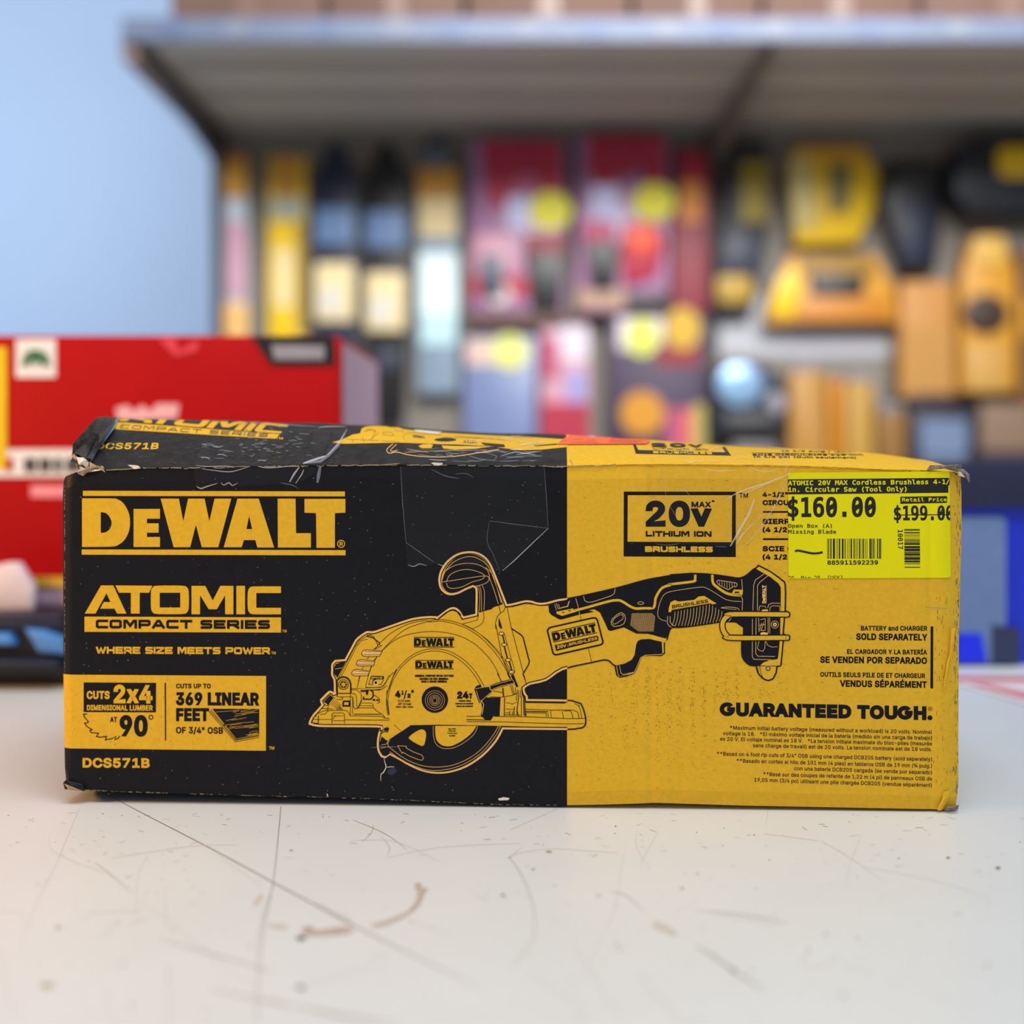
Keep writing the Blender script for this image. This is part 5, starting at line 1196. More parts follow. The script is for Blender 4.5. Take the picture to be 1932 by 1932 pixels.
for w, s in ((1.8, '750,460 1040,460'), (1.1, '755,540 1040,535 1095,545 1105,640 1110,760 1150,810 1200,800 1250,740 1290,640 1285,470'), (1.1, '1050,375 1180,378 1250,440 1285,450'), (1.1, '1060,470 1130,465 1175,520 1190,790'), (1.0, '1060,350 1390,355 1370,370'),
             (1.0, '1250,60 1190,350'), (1.3, '1390,330 1720,325 1790,290 1850,200 1932,50'), (1.3, '1400,385 1720,385'), (1.1, '720,600 860,600 870,570 830,545'), (3.2, '880,640 1020,640 1015,745 875,745 880,640'), (1.1, '1040,450 1040,960'), (1.1, '1090,560 1090,940'),
             (1.2, '440,720 540,740 520,830'), (1.2, '390,800 640,820'), (1.1, '280,930 350,890 470,850 540,840'), (1.1, '340,945 470,930 520,860 640,845 950,850 1000,900 1030,970'), (1.6, '310,960 310,1150'), (1.0, '190,1055 620,1055'), (1.1, '620,1150 620,930 650,905 870,905 905,935 905,1150'),
             (1.0, '630,970 890,970'), (1.0, '630,1050 710,970'), (1.0, '635,1080 900,1080'), (1.1, '910,1062 1932,1070'), (1.2, '1030,970 1760,985 1830,1025 1932,1030'), (1.6, '1120,935 1730,935'), (1.2, '160,1130 310,1140'), (1.4, '165,1125 195,1010 270,960'), (1.2, '1200,790 1560,790'), (1.0, '1250,740 1550,740'), (1.0, '1290,680 1540,680'),
             (2.6, '1340,530 1335,590 1500,595 1560,530 1555,420 1500,400'), (1.2, '1560,480 1700,580 1710,660 1650,690'), (1.2, '1550,690 1570,790 1640,860 1760,930 1830,1010'), (1.6, '1300,600 1210,800'), (1.2, '1880,380 1865,560 1910,950')):
    S2(art, w, 'k', 9, 'H ' + s)
L2(art, 'H 1270,385 1400,385 1395,425 1275,425', 'k', 10); L2(art, 'H 1390,395 1460,395 1430,510 1395,480', 'k', 10)
L2(art, 'H 1540,590 1610,590 1605,635 1545,625', 'k', 10); L2(art, 'H 1630,590 1690,600 1685,635 1632,632', 'k', 10)
L2(art, 'H 415,635 570,465 700,580 545,730', 'k', 9); L2(art, 'H 575,495 640,545 540,690 455,625', 'k', 11)
S2(art, 0.7, 't', 10, 'H 440,640 580,485 660,550'); L2(art, 'H 560,690 660,560 810,690 660,830', 'g', 10)
for k in range(6):
    S2(art, 1.0, 'k', 11, 'H %d,%d %d,%d' % (580 + k * 34, 720 + k * 22, 668 + k * 32, 590 + k * 24))
L2(art, 'H 720,830 790,745 880,830', 'k', 10)
for k in range(4):
    S2(art, 0.6, 't', 11, 'H %d,%d %d,%d' % (740 + k * 30, 825, 780 + k * 22, 765 + k * 14))
# sole plate and rear fitting
for w, s in ((1.1, '0,735 550,740 1000,755 1530,770 1790,765'), (1.1, '0,795 560,805 1000,820'), (1.6, '400,660 365,712 0,705'), (1.2, '420,655 1000,665 1560,690 1800,685'), (1.4, '900,445 1500,455'), (2.0, '900,430 1510,440'), (1.2, '890,545 1250,560 1620,560 1690,590 1715,685'),
             (1.8, '890,578 1240,585'), (1.2, '900,600 1210,605 1215,660'), (1.2, '905,600 905,655'), (1.1, '1280,570 1290,680'), (1.1, '1455,575 1475,690'), (1.1, '1480,575 1580,570 1605,620 1620,690'), (1.1, '1240,610 1245,670'), (1.1, '1700,480 1730,560 1755,685'), (1.1, '1640,460 1720,500'),
             (2.2, '845,240 850,330 885,380 890,650'), (1.6, '780,250 790,380 770,560 790,650'), (1.3, '835,345 835,650'), (1.2, '865,345 870,640'), (1.2, '820,250 815,370'), (1.2, '560,220 570,360 700,335 770,300'), (1.0, '600,450 660,455 690,470 770,440'), (1.0, '600,545 720,548'), (1.6, '580,370 575,650'), (1.2, '590,600 660,605'),
             (1.2, '690,180 735,330'), (1.2, '665,185 715,335'), (1.2, '545,220 560,360'), (1.2, '400,270 550,295'), (1.2, '350,360 560,365'), (1.6, '730,510 720,640'), (1.2, '770,510 765,640'), (1.4, '660,570 655,640'), (1.2, '740,215 760,330 760,420'), (1.4, '700,580 700,640'), (1.2, '580,630 830,640'),
             (1.6, '470,0 530,120'), (1.2, '620,0 660,85'), (1.2, '850,0 920,180'), (1.2, '0,655 260,655 290,690')):
    S2(art, w, 'k', 9, 'G ' + s)
S2(art, 1.0, 't', 9, 'C 1640,810 1655,720 1630,680')

# scuffs, dust and wear on the front
rg = random.Random(11)
for col in range(18):
    cx = 1112 + col * 21.5 + rg.uniform(-3, 3)
    for k in range(int(95 * max(0.25, math.sin(math.pi * (col + 2) / 21)))):
        y = rg.gauss(1320, 62); x = cx + rg.gauss(0, 3.5)
        if not 1130 < y < 1510 or (x > 1350 and y > 1322):
            continue
        if y < 1285 and 1160 < x < 1470 and y < 1260 and rg.random() < .8:
            continue
        w = rg.uniform(0.8, 2.6)
        art.stroke([(x, y), (x + w, y + rg.uniform(-1.4, 1.4))], rg.uniform(0.4, 0.8), 's', 3)
for k in range(220):
    x, y = rg.uniform(1085, 1800), rg.uniform(900, 1500)
    if x > 1350 and y > 1322:
        continue
    art.stroke([(x, y), (x + rg.uniform(1, 5), y + rg.uniform(-1, 1))], rg.uniform(0.4, 0.8), 's', 3)
for k in range(90):
    x, y = rg.uniform(125, 495), rg.uniform(1280, 1408)
    art.stroke([(x, y), (x + rg.uniform(.8, 2.5), y + rg.uniform(-2, 2))], rg.uniform(0.5, 1.0), 's', 2)
for k in range(420):
    x, y = rg.uniform(150, 1062), rg.uniform(900, 1500)
    r = rg.uniform(0.3, 0.75)
    art.fill(ell(x, y, r * rg.uniform(1, 2), r, 5), 'p', 2)
S2(art, 1.0, 'p', 2, 'X 1750,1146 1768,1147 1790,1148', taper=True)
for k in range(120):                                     # rubbed left edge
    y = rg.uniform(915, 1270)
    art.stroke([(119.5 + rg.uniform(-.8, .8), y), (119.5 + rg.uniform(-.8, .8), y + rg.uniform(1, 4))], rg.uniform(0.4, 1.1), 'w', 2)
for k in range(150):                                     # grimy right edge
    y = rg.uniform(905, 1500); x = lerp_table(RIG, y) - abs(rg.gauss(3, 5)) - 1
    art.stroke([(x, y), (x + rg.uniform(-.8, .8), y + rg.uniform(2, 12))], rg.uniform(0.5, 1.4), 's' if rg.random() < .7 else 'w', 3)
for k in range(160):                                     # rubbed bottom edge
    x = rg.uniform(150, 1050)
    art.stroke([(x, fb(x) - rg.uniform(.6, 2)), (x + rg.uniform(1, 6), fb(x) - rg.uniform(.6, 2))], rg.uniform(0.4, 0.9), 'w', 2)
L2(art, 'N 1815,52 1835,46 1858,50 1852,57 1820,58', 'c', 3); S2(art, 1.4, 'c', 3, 'N 1192,33 1195,45')
# rubbed top edge
x = 200.0
while x < 1745:
    w = rg.uniform(4, 22)
    if rg.random() < 0.82:
        art.stroke([(x, ft(x) + rg.uniform(.4, 1.6)), (x + w / 2, ft(x + w / 2) + rg.uniform(.2, 2.4)), (x + w, ft(x + w) + rg.uniform(.4, 1.6))], rg.uniform(0.6, 2.0), 'w' if x < 1070 else 'g', 3)
    x += w * rg.uniform(0.7, 1.3)
for s in ('L 812,352 830,346 905,350 900,364 870,372 840,368', 'J 905,690 1000,692 1050,705 1055,730 985,742 960,720', 'J 600,700 625,735 560,712'):
    L2(art, s, 'c', 4)
for s, w in (('L 1700,372 1760,380 1860,384', 1.6), ('R 0,340 110,345 200,340 350,345 480,325', 1.5), ('R 110,290 135,335', 1.2), ('L 380,370 560,355', 1.5)):
    S2(art, w, 'w', 4, s, 3)
for k in range(46):                                     # grime on the right fold line
    y = rg.uniform(1110, 1480); x = 1778 + rg.gauss(0, 9)
    art.stroke([(x, y), (x + rg.uniform(-1, 1), y + rg.uniform(2, 9))], rg.uniform(0.4, 0.9), 's', 3)
# puncture below the drawn blade, its blue reflection painted as a patch
art.fill(smooth(zz('C 775,1335 800,1305 840,1298 862,1325 840,1352 800,1362'), 3, True), 'n', 3)
S2(art, 1.5, 'c', 4, 'C 745,1200 755,1250 765,1290 740,1340 718,1360 718,1420', 3, taper=True); S2(art, 1.1, 'c', 4, 'C 770,1295 800,1288 840,1290', 3, taper=True); S2(art, 0.8, 'p', 14, 'C 630,1112 780,1105 870,1105', 3, taper=True)

SLOT = {'n': 8, 'k': 0, 'g': 1, 't': 2, 'c': 3, 'w': 4, 'p': 5, 's': 6, 'd': 7}
FRONT_MATS = [INK, GOLD, TAN, WHITE_CHIP, WORN, SPECK, SCUFF, DUST, mat('dented_blue_sheen', (26, 34, 62), 0.4)]

carton = thing('cardboard_box', Vector((0, 0.70, TZ)), 'long battered black and yellow cardboard tool box in focus on the white counter', 'box')

xs = [114.5 + k * (1070 - 114.5) / 70 for k in range(71)] + [1070 + k * (1819 - 1070) / 60 for k in range(1, 61)]
KNOTS = [114.5 + 2 * k for k in range(13)] + [1208 + 4 * k for k in range(12)] + [1737 + 3.5 * k for k in range(10)] + [1772 + 2.5 * k for k in range(20)]
xs = sorted(set([x for x in xs if 139 < x < 1206 or 1253 < x < 1736] + KNOTS + [143, 157, 1070]))
NVR = 24
verts, faces, midx = [], [], []
grid = []
for x in xs:
    col = []
    for j in range(NVR + 1):
        v = j / NVR
        v = 0.5 - 0.5 * math.cos(math.pi * v) if False else v
        y = ft(x) + (fb(min(max(x, 117), 1809)) - ft(x)) * v
        wl = max(0.0, 1 - (x - 114.5) / 60.0); wr = max(0.0, 1 - (1819 - x) / 60.0)
        xx = x + wl * (lerp_table(LEF, y) - 114.5) + wr * (lerp_table(RIG, y) - 1819)
        col.append(len(verts)); p = front(xx, y)
        edge = min(j, NVR - j)
        if edge == 0:
            p = p - NV * 0.0012
        verts.append(p)
    grid.append(col)
for i in range(len(xs) - 1):
    for j in range(NVR):
        faces.append([grid[i][j], grid[i][j + 1], grid[i + 1][j + 1], grid[i + 1][j]])
        midx.append(0 if xs[i] < 1069.9 else 1)
edge_loop = [verts[c[0]].copy() for c in grid], [verts[c[-1]].copy() for c in grid], [verts[k].copy() for k in grid[0]], [verts[k].copy() for k in grid[-1]]
art.build(front, verts, faces, midx, SLOT, knots=KNOTS)
fo = mk('front_panel', verts, faces, FRONT_MATS, midx, carton)
fo['label'] = 'black and yellow printed front with a saw drawing'

# sides, back and bottom of the carton
IN = -NV
topL, botL, leftL, rightL = edge_loop
def strip(a, b, n, vs, fs, mi, slotfn):
    base = len(vs); m = len(a)
    for k in range(n + 1):
        for i in range(m):
            vs.append(a[i].lerp(b[i], k / n))
    for k in range(n):
        for i in range(m - 1):
            fs.append([base + k * m + i, base + k * m + i + 1, base + (k + 1) * m + i + 1, base + (k + 1) * m + i]); mi.append(slotfn(i))
blackcols = sum(1 for x in xs if x < 1069.9)
vs, fs, mi = [], [], []
strip(rightL, [p + IN * LDEP for p in rightL], 8, vs, fs, mi, lambda i: 1)
mk('side_panel', vs, fs, [INK, GOLD], mi, carton)
vs, fs, mi = [], [], []
strip(leftL, [p + IN * LDEP for p in leftL], 8, vs, fs, mi, lambda i: 0)
mk('side_panel', vs, fs, [INK, GOLD], mi, carton)
vs, fs, mi = [], [], []
strip([p + IN * LDEP for p in topL], [p + IN * LDEP for p in botL], 8, vs, fs, mi, lambda i: 0 if i < blackcols else 1)
mk('back_panel', vs, fs, [INK, GOLD], mi, carton)
vs, fs, mi = [], [], []
nb = 10
m = len(botL)
for k in range(nb + 1):
    t = k / nb
    for i, p in enumerate(botL):
        q = p + IN * (LDEP * t)
        q.z = max(TZ + 0.0004, p.z + (TZ + 0.0006 - p.z) * math.sin(math.pi * t) ** 0.5)
        vs.append(q)
for k in range(nb):
    for i in range(m - 1):
        fs.append([k * m + i, k * m + i + 1, (k + 1) * m + i + 1, (k + 1) * m + i]); mi.append(0 if i < blackcols else 1)
mk('bottom_panel', vs, fs, [INK, GOLD], mi, carton, True)

# ------------------------------------------------------------------ bulging top flap
RIDGE = [(150, 812), (190, 788.5), (240, 788), (330, 791.5), (430, 793), (530, 796), (640, 801), (720, 803), (800, 810), (900, 815.5), (1000, 819), (1080, 821.5), (1200, 829), (1300, 836), (1440, 845), (1500, 847), (1600, 852), (1700, 862), (1745, 868), (1780, 880)]
TFRONT = [(128, 870), (137, 872), (160, 884), (185, 887), (196, 886)]
def tfy(s): return lerp_table(TFRONT, s) if s < 196 else ft(s)
SS = [132, 140, 150, 160, 175, 196] + [220 + 25 * k for k in range(34)] + [1070] + [1095 + 25 * k for k in range(28)] + [1785, 1800, 1812]
def ridge_z(s):
    b = front(s, tfy(s), 0, False)
    p = b + IN * (LDEP * 0.46)
    X, Y = proj(p)
    r = ray(X, lerp_table(RIDGE, X))
    return (EYE + r * ((p.y - EYE.y) / r.y)).z - p.z
RZ = [(s, ridge_z(s)) for s in SS]
def shape(t):
    return math.sin(math.pi * min(1.0, t / 0.92)) ** 0.85 if t < 0.92 else 0.0
def top_point(s, t, lift=0.0):
    p = front(s, tfy(s), 0, False) + IN * (LDEP * t + 0.0006)
    p.z += lerp_table(RZ, s) * shape(t) + lift
    p.z += 0.0007 * noise.noise(Vector((s * 0.012, t * 3.0, 1.7))) * min(1, t * 6)
    return p
def top_map(px, py, layer=0):
    lo, hi = 0.0, 0.47
    s = px
    for it in range(14):
        t = (lo + hi) / 2
        for q in range(2):
            X, Y = proj(top_point(s, t)); s += (px - X)
        X, Y = proj(top_point(s, t))
        if Y > py:
            lo = t
        else:
            hi = t
    p = top_point(s, t)
    return p + (Vector((0, -0.45, 0.9))) * (EPS * layer + 0.00012)
def top_keep(px, py):
    return py > lerp_table(RIDGE, px) + 0.6

ta = Art()
# series name running over the ridge
o = (205.5, 809.5)
def tl(x, y):
    u, v = (x - 230) / 1432.0, (433 - y) / 111.0
    return (o[0] + 314 * u + v * (12.5 - 4.0 * u), o[1] + 19 * u - v * (13.0 - 4.2 * u))
for L in ATOMIC:
    ta.fill([[tl(*[float(k) for k in q.split(',')]) for q in l.split()] for l in L], 'g', 2)
ta.fill([tl(230, 322), tl(1662, 322), tl(1662, 433), tl(230, 433)], 'g', 2)
ta.wide('COMPACT SERIES', tl(312, 414), tl(1582, 412), 7.2, 'k', 4, 1.6, up=(0.45, -1))
T2(ta, 'TM', 'K 1088,294 1170,300', 26, 'g', 2, 0.4)
T2(ta, 'DCS571B', 'J 515,502 1275,502', 76, 'g', 2, 1.2, up=(0.25, -1))
# saw drawing on the top
L2(ta, 'L 30,190 110,165 190,128 250,118 262,80 290,66 330,60 420,50 540,58 580,82 680,95 880,112 1250,132 1640,150 1900,166 1895,226 1700,246 1520,252 1250,218 1000,206 560,192 110,200', 'g', 2)
for w, s in ((1.3, '510,202 465,240 465,265 490,276 540,266 640,290 800,305 1000,300 1200,270 1350,245'), (1.0, '540,204 495,245 500,262 545,250')):
    S2(ta, w, 't', 2, 'L ' + s, 3)
L2(ta, 'L 710,220 745,205 800,202 828,208 815,235 740,236', 'g', 2); L2(ta, 'L 895,213 1000,218 1300,222 1150,240 1000,247 910,238', 'g', 2)
ta.fill([z('L', *p) for p in ell(925, 169, 88, 15, 18)], 'k', 4)
L2(ta, 'L 1205,190 1390,205 1400,228 1330,228 1230,212', 'k', 4); L2(ta, 'L 1620,215 1850,195 1800,210 1640,222', 'k', 4)
for s in ('190,165 190,190', '270,150 280,190', '290,110 310,95 350,92 370,105 340,165 320,165', '280,100 320,85 380,100', '430,110 480,108 515,125 510,140 430,125 430,110', '600,165 590,140 610,120 680,112 900,135', '150,165 560,185', '340,160 400,110', '900,150 1300,160',
          '1000,140 1400,170', '1060,190 1180,196', '660,135 760,150', '700,150 770,158', '520,95 580,100 600,110'):
    S2(ta, 0.6, 'k', 4, 'L ' + s, 0)
for s, q in (('DEWALT', '670,152 760,158'), ('41/2"', '1070,192 1170,198')):
    T2(ta, s, 'L ' + q, 22, 'k', 4, 0.5)
for s in ('600,270 900,255 1250,250', '620,240 700,255 790,268'):
    S2(ta, 0.5, 't', 2, 'L ' + s, 3)
# voltage panel on the top
L2(ta, 'M 196,110 224,110 250,166 1190,192 1245,225 225,206', 'k', 2); L2(ta, 'M 1150,132 1182,135 1245,225 1195,210', 'k', 2)
W2(ta, 'BRUSHLESS', 'M 415,203 1045,214', 24, 'g', 4, 1.3, up=(-0.35, -1)); W2(ta, 'LITHIUM ION', 'M 412,160 998,172', 18, 'k', 3, 0.9, up=(-0.35, -1))
T2(ta, '20v', 'M 405,136 960,142', 46, 'k', 3, 2.4, up=(-0.5, -1))
T2(ta, 'SCIE CIRCULAIRE 115 mm', 'V 85,84 960,84', 15, 'k', 3, 0.5, up=(-0.4, -1)); T2(ta, '(4 1/2 po) (Outil seulement)', 'V 95,99 905,108', 15, 'k', 3, 0.5, up=(-0.4, -1))
S2(ta, 0.7, 'k', 3, 'V 75,62 900,74'); T2(ta, '(4 1/2 pulg.) (solo)', 'V 320,52 900,60', 13, 'k', 3, 0.4, up=(-0.4, -1))
# wear on the top
rg = random.Random(5)
for k in range(260):
    x = rg.uniform(200, 640); y = rg.uniform(lerp_table(RIDGE, x) + 6, 876)
    ta.stroke([(x, y), (x + rg.uniform(2, 9), y + rg.uniform(-1, 1))], rg.uniform(0.4, 1.0), 'd', 1)
for k in range(40):
    x = rg.uniform(440, 600); y = rg.uniform(800, 860)
    ta.stroke([(x, y), (x + rg.uniform(4, 10), y + rg.uniform(0, 2))], 0.7, 'p', 5)
for x0, y0, x1, y1 in ((575, 849, 592, 814), (612, 852, 628, 816)):
    for k in range(14):
        t = k / 13
        ta.fill(ell(x0 + (x1 - x0) * t, y0 + (y1 - y0) * t, 1.1, 0.8, 5), 'k', 5)
L2(ta, 'L 675,92 700,90 900,108 860,122 800,118 700,104', 'c', 6)

verts, faces, midx = [], [], []
NT = 22
for s in SS:
    for j in range(NT + 1):
        verts.append(top_point(s, j / NT))
for i in range(len(SS) - 1):
    for j in range(NT):
        a = i * (NT + 1) + j
        faces.append([a, a + NT + 1, a + NT + 2, a + 1]); midx.append(0 if SS[i] < 1069.9 else 1)
ta.build(top_map, verts, faces, midx, SLOT, refine=(26, 4.5), keep=top_keep)
TOPINK = mat('rubbed_sheen_black', (36, 35, 36), 0.45, vary=0.4, scale=160, bump=0.15, bump_scale=300, spec=0.25)  # rubbed print, with the sheen of the top lightened into the black
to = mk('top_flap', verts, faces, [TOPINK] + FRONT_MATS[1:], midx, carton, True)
to['label'] = 'bulging taped top with smaller print'

# crushed folded end of the flap and torn cardboard
def crumple(name, pts, back, m, parent, amp=0.0012, seed=1, thick=0.0008):
    """scrap of torn board: outline on the front plane pushed to depth `back` (per point), jittered"""
    rr = random.Random(seed)
    P = []
    for k, (x, y) in enumerate(pts):
        b = back[k] if isinstance(back, (list, tuple)) else back
        r = ray(x, y); p = front(x, y, 0, False); k2 = (p + IN * b - EYE).dot(NV) / r.dot(NV)
        q_ = EYE + r * k2 + Vector((rr.uniform(-amp, amp) * .4, rr.uniform(-amp, amp), rr.uniform(-amp, amp) * .4))
        q_.z = max(q_.z, TZ + 0.0009)
        P.append(q_)
    c = sum(P, Vector()) / len(P) + Vector((0, -amp, amp * .5))
    n = len(P); vs = P + [c] + [p + Vector((0, thick, -thick * .3)) for p in P] + [c + Vector((0, thick, 0))]
    fs = []
    for i in range(n):
        j = (i + 1) % n
        fs += [[i, j, n], [n + 1 + j, n + 1 + i, 2 * n + 1], [i, n + 1 + i, n + 1 + j, j]]
    return mk(name, vs, fs, m, None, parent)
o_ = crumple('folded_flap_end', zz('J 240,560 250,430 380,270 440,205 540,110 620,105 780,112 700,230 560,440 470,640 420,640 300,560'), [0.004, .006, .02, .03, .055, .06, .06, .035, .015, .003, .003, .004], mat('scuffed_board', (58, 52, 44), 0.7, vary=0.5, scale=260, bump=0.5), carton, 0.0006, 4)
crumple('folded_flap_end', zz('J 480,290 520,220 640,115 780,112 740,190 560,430 460,620 400,600 470,440'), [0.012, .03, .055, .058, .04, .013, .002, .003, .008], mat('scuffed_board', (58, 52, 44)), carton, 0.0004, 6)
crumple('blue_white_edge_strip', zz('J 775,125 800,112 740,250 640,380 560,480 460,650 480,560 600,400 690,260'), [0.052, .052, .03, .016, .01, .001, .003, .012, .028], mat('worn_pale_edge', (120, 140, 170), 0.6), carton, 0.0002, 3, 0.0003)
for k, (s, b) in enumerate((('J 205,560 250,565 290,600 340,660 330,760 300,700 240,640', .004), ('J 290,600 380,610 410,640 370,680 440,660 440,720 350,740 320,680', .002), ('J 290,770 340,740 420,720 520,710 470,760 380,770 350,815 310,805', -.0005), ('J 420,660 520,690 600,700 640,775 560,730 450,740', -.0008))):
    crumple('torn_cardboard', zz(s), b, KRAFT if k != 1 else WHITE_CHIP, carton, 0.0016, 20 + k)
for k, (s, b) in enumerate((('V 1475,180 1500,160 1600,165 1740,155 1750,175 1700,200 1600,190 1480,200', -.0006), ('V 1690,180 1750,190 1800,235 1808,285 1795,290 1780,245 1720,215 1690,240', .004), ('V 1700,205 1740,215 1755,250 1720,235', .002))):
    crumple('torn_cardboard', zz(s), b, GREYBOARD if k < 2 else WHITE_CHIP, carton, 0.0012, 40 + k)
for k, (s, b, mm) in enumerate((('U 75,1530 90,1510 210,1550 230,1590 150,1580 85,1575', -.0004, INK), ('U 80,1545 110,1550 215,1590 120,1585', -.0015, KRAFT), ('P 1690,1365 1750,1360 1815,1330 1812,1380 1800,1415 1740,1405', .002, GREYBOARD), ('P 1730,1350 1815,1332 1800,1365 1720,1380', -.0008, GREYBOARD))):
    crumple('torn_corner', zz(s), b, mm, carton, 0.0012, 60 + k)
for sk, (s) in enumerate(('P 1765,100 1790,90 1770,300 1745,370 1720,520 1705,520 1730,340 1760,260', 'P 1710,1240 1755,1230 1750,1280 1690,1370 1665,1365 1700,1290')):
    crumple('lifted_paper_fold', zz(s), -.0007, GOLD, carton, 0.0005, 80 + sk, 0.0003)

# ------------------------------------------------------------------ tape, stickers
def film(name, shapes, layer, extra=None, label=None):
    """shapes: list of (map, outline, refine)"""
    vs, fs, mi = [], [], []
    for fn, pts, rf in shapes:
        a = Art(); a.fill(pts, 'f', layer)
        a.build(fn, vs, fs, mi, {'f': 0}, refine=rf)
    if extra:
        a = Art()
        for fn, w, s, col, n in extra:
            a = Art(); p = zz(s)
            a.stroke(smooth(p, 4) if n else p, w, col, layer + 3, taper=True)
            a.build(fn, vs, fs, mi, {'a': 1, 'b': 2}, refine=(26, 5) if fn is top_map else None)
    o = mk(name, vs, fs, [FILM, SHEEN, SHEEN2], mi, carton)
    if label:
        o['label'] = label
    return o
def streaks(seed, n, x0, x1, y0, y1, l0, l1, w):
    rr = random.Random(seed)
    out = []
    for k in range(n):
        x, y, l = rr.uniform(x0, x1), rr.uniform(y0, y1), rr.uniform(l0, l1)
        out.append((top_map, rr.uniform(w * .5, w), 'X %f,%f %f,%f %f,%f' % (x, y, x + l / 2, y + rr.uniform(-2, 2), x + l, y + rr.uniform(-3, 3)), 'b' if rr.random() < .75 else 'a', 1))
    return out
def above(pts):
    return [(x, max(y, lerp_table(RIDGE, x) + 1.2)) for x, y in pts]
film('packing_tape', [(top_map, above(zz('K 300,235 330,180 360,90 1880,120 1900,200 1640,590 170,600')), (26, 5)), (front, zz('K 165,605 1620,610 1600,640 1350,800 1340,850 1180,790 1060,800 950,820 520,825 420,800 240,860 185,840'), None)], 34,
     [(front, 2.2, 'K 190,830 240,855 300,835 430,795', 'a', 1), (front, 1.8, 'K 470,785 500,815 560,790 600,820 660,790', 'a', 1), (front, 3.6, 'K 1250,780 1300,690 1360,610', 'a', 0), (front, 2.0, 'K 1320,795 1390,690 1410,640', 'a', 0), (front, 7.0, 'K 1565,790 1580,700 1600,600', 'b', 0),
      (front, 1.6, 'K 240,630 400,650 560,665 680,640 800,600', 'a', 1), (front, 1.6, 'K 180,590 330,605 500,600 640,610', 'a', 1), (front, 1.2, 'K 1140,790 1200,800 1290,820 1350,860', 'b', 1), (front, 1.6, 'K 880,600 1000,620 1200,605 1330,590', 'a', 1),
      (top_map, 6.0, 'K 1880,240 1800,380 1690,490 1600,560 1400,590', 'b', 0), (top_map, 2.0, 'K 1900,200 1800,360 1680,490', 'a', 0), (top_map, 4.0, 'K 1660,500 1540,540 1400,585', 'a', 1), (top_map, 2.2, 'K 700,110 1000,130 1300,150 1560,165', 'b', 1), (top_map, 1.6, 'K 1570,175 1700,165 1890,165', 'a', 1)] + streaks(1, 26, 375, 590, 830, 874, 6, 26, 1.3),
     'crinkled clear tape over the left top edge')
film('packing_tape', [(top_map, above(zz('L 600,230 620,110 700,95 880,112 1250,130 1700,140 1705,355 570,355')), (26, 5)), (front, zz('T 700,352 1668,350 1680,500 1697,772 1370,1072 1290,1025 1180,1030 1000,1028 960,1015 880,1025 800,1035 750,1030 738,870'), None)], 34,
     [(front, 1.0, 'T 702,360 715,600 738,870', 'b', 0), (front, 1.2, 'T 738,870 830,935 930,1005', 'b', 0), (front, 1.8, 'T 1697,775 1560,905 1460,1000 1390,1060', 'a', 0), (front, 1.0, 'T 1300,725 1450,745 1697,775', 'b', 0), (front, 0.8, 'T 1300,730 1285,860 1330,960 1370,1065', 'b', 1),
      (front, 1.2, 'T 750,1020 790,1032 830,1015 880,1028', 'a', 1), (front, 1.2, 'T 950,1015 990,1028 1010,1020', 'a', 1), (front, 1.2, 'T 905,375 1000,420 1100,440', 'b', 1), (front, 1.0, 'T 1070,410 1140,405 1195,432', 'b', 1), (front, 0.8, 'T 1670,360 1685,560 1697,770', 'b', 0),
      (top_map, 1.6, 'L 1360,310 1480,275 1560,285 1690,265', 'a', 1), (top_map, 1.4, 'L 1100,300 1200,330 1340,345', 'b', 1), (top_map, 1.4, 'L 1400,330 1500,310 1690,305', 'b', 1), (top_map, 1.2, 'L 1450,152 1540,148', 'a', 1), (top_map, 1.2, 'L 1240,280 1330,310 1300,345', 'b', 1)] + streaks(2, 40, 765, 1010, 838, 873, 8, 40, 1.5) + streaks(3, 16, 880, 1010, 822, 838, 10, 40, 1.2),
     'clear tape folded over the middle of the front')
film('packing_tape', [(top_map, above(zz('M 340,310 290,210 260,60 1250,120 1850,150 1905,330')), (26, 5)), (front, zz('M 345,318 1900,322 1885,400 R 1880,420 1560,960 1510,995 1300,985 1100,970 900,985 780,960 750,700'), None)], 36,
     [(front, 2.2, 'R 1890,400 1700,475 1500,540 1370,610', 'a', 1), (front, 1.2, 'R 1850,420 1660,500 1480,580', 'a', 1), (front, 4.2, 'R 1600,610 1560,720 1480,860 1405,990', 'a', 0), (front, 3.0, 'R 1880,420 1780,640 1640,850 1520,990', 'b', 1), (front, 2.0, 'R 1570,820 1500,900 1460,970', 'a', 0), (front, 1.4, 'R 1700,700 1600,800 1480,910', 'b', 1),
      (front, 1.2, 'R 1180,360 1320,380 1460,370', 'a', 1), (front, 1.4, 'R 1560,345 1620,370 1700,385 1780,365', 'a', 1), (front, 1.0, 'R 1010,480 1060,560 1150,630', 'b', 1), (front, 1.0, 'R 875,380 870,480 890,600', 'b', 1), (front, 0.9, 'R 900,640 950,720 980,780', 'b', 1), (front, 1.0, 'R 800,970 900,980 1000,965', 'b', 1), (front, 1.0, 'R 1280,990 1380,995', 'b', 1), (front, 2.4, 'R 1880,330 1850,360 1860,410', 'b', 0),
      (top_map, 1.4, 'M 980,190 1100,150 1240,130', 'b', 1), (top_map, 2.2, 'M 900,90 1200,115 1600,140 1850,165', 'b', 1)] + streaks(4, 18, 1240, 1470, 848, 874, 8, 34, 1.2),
     'clear tape wrinkled beside the price sticker')

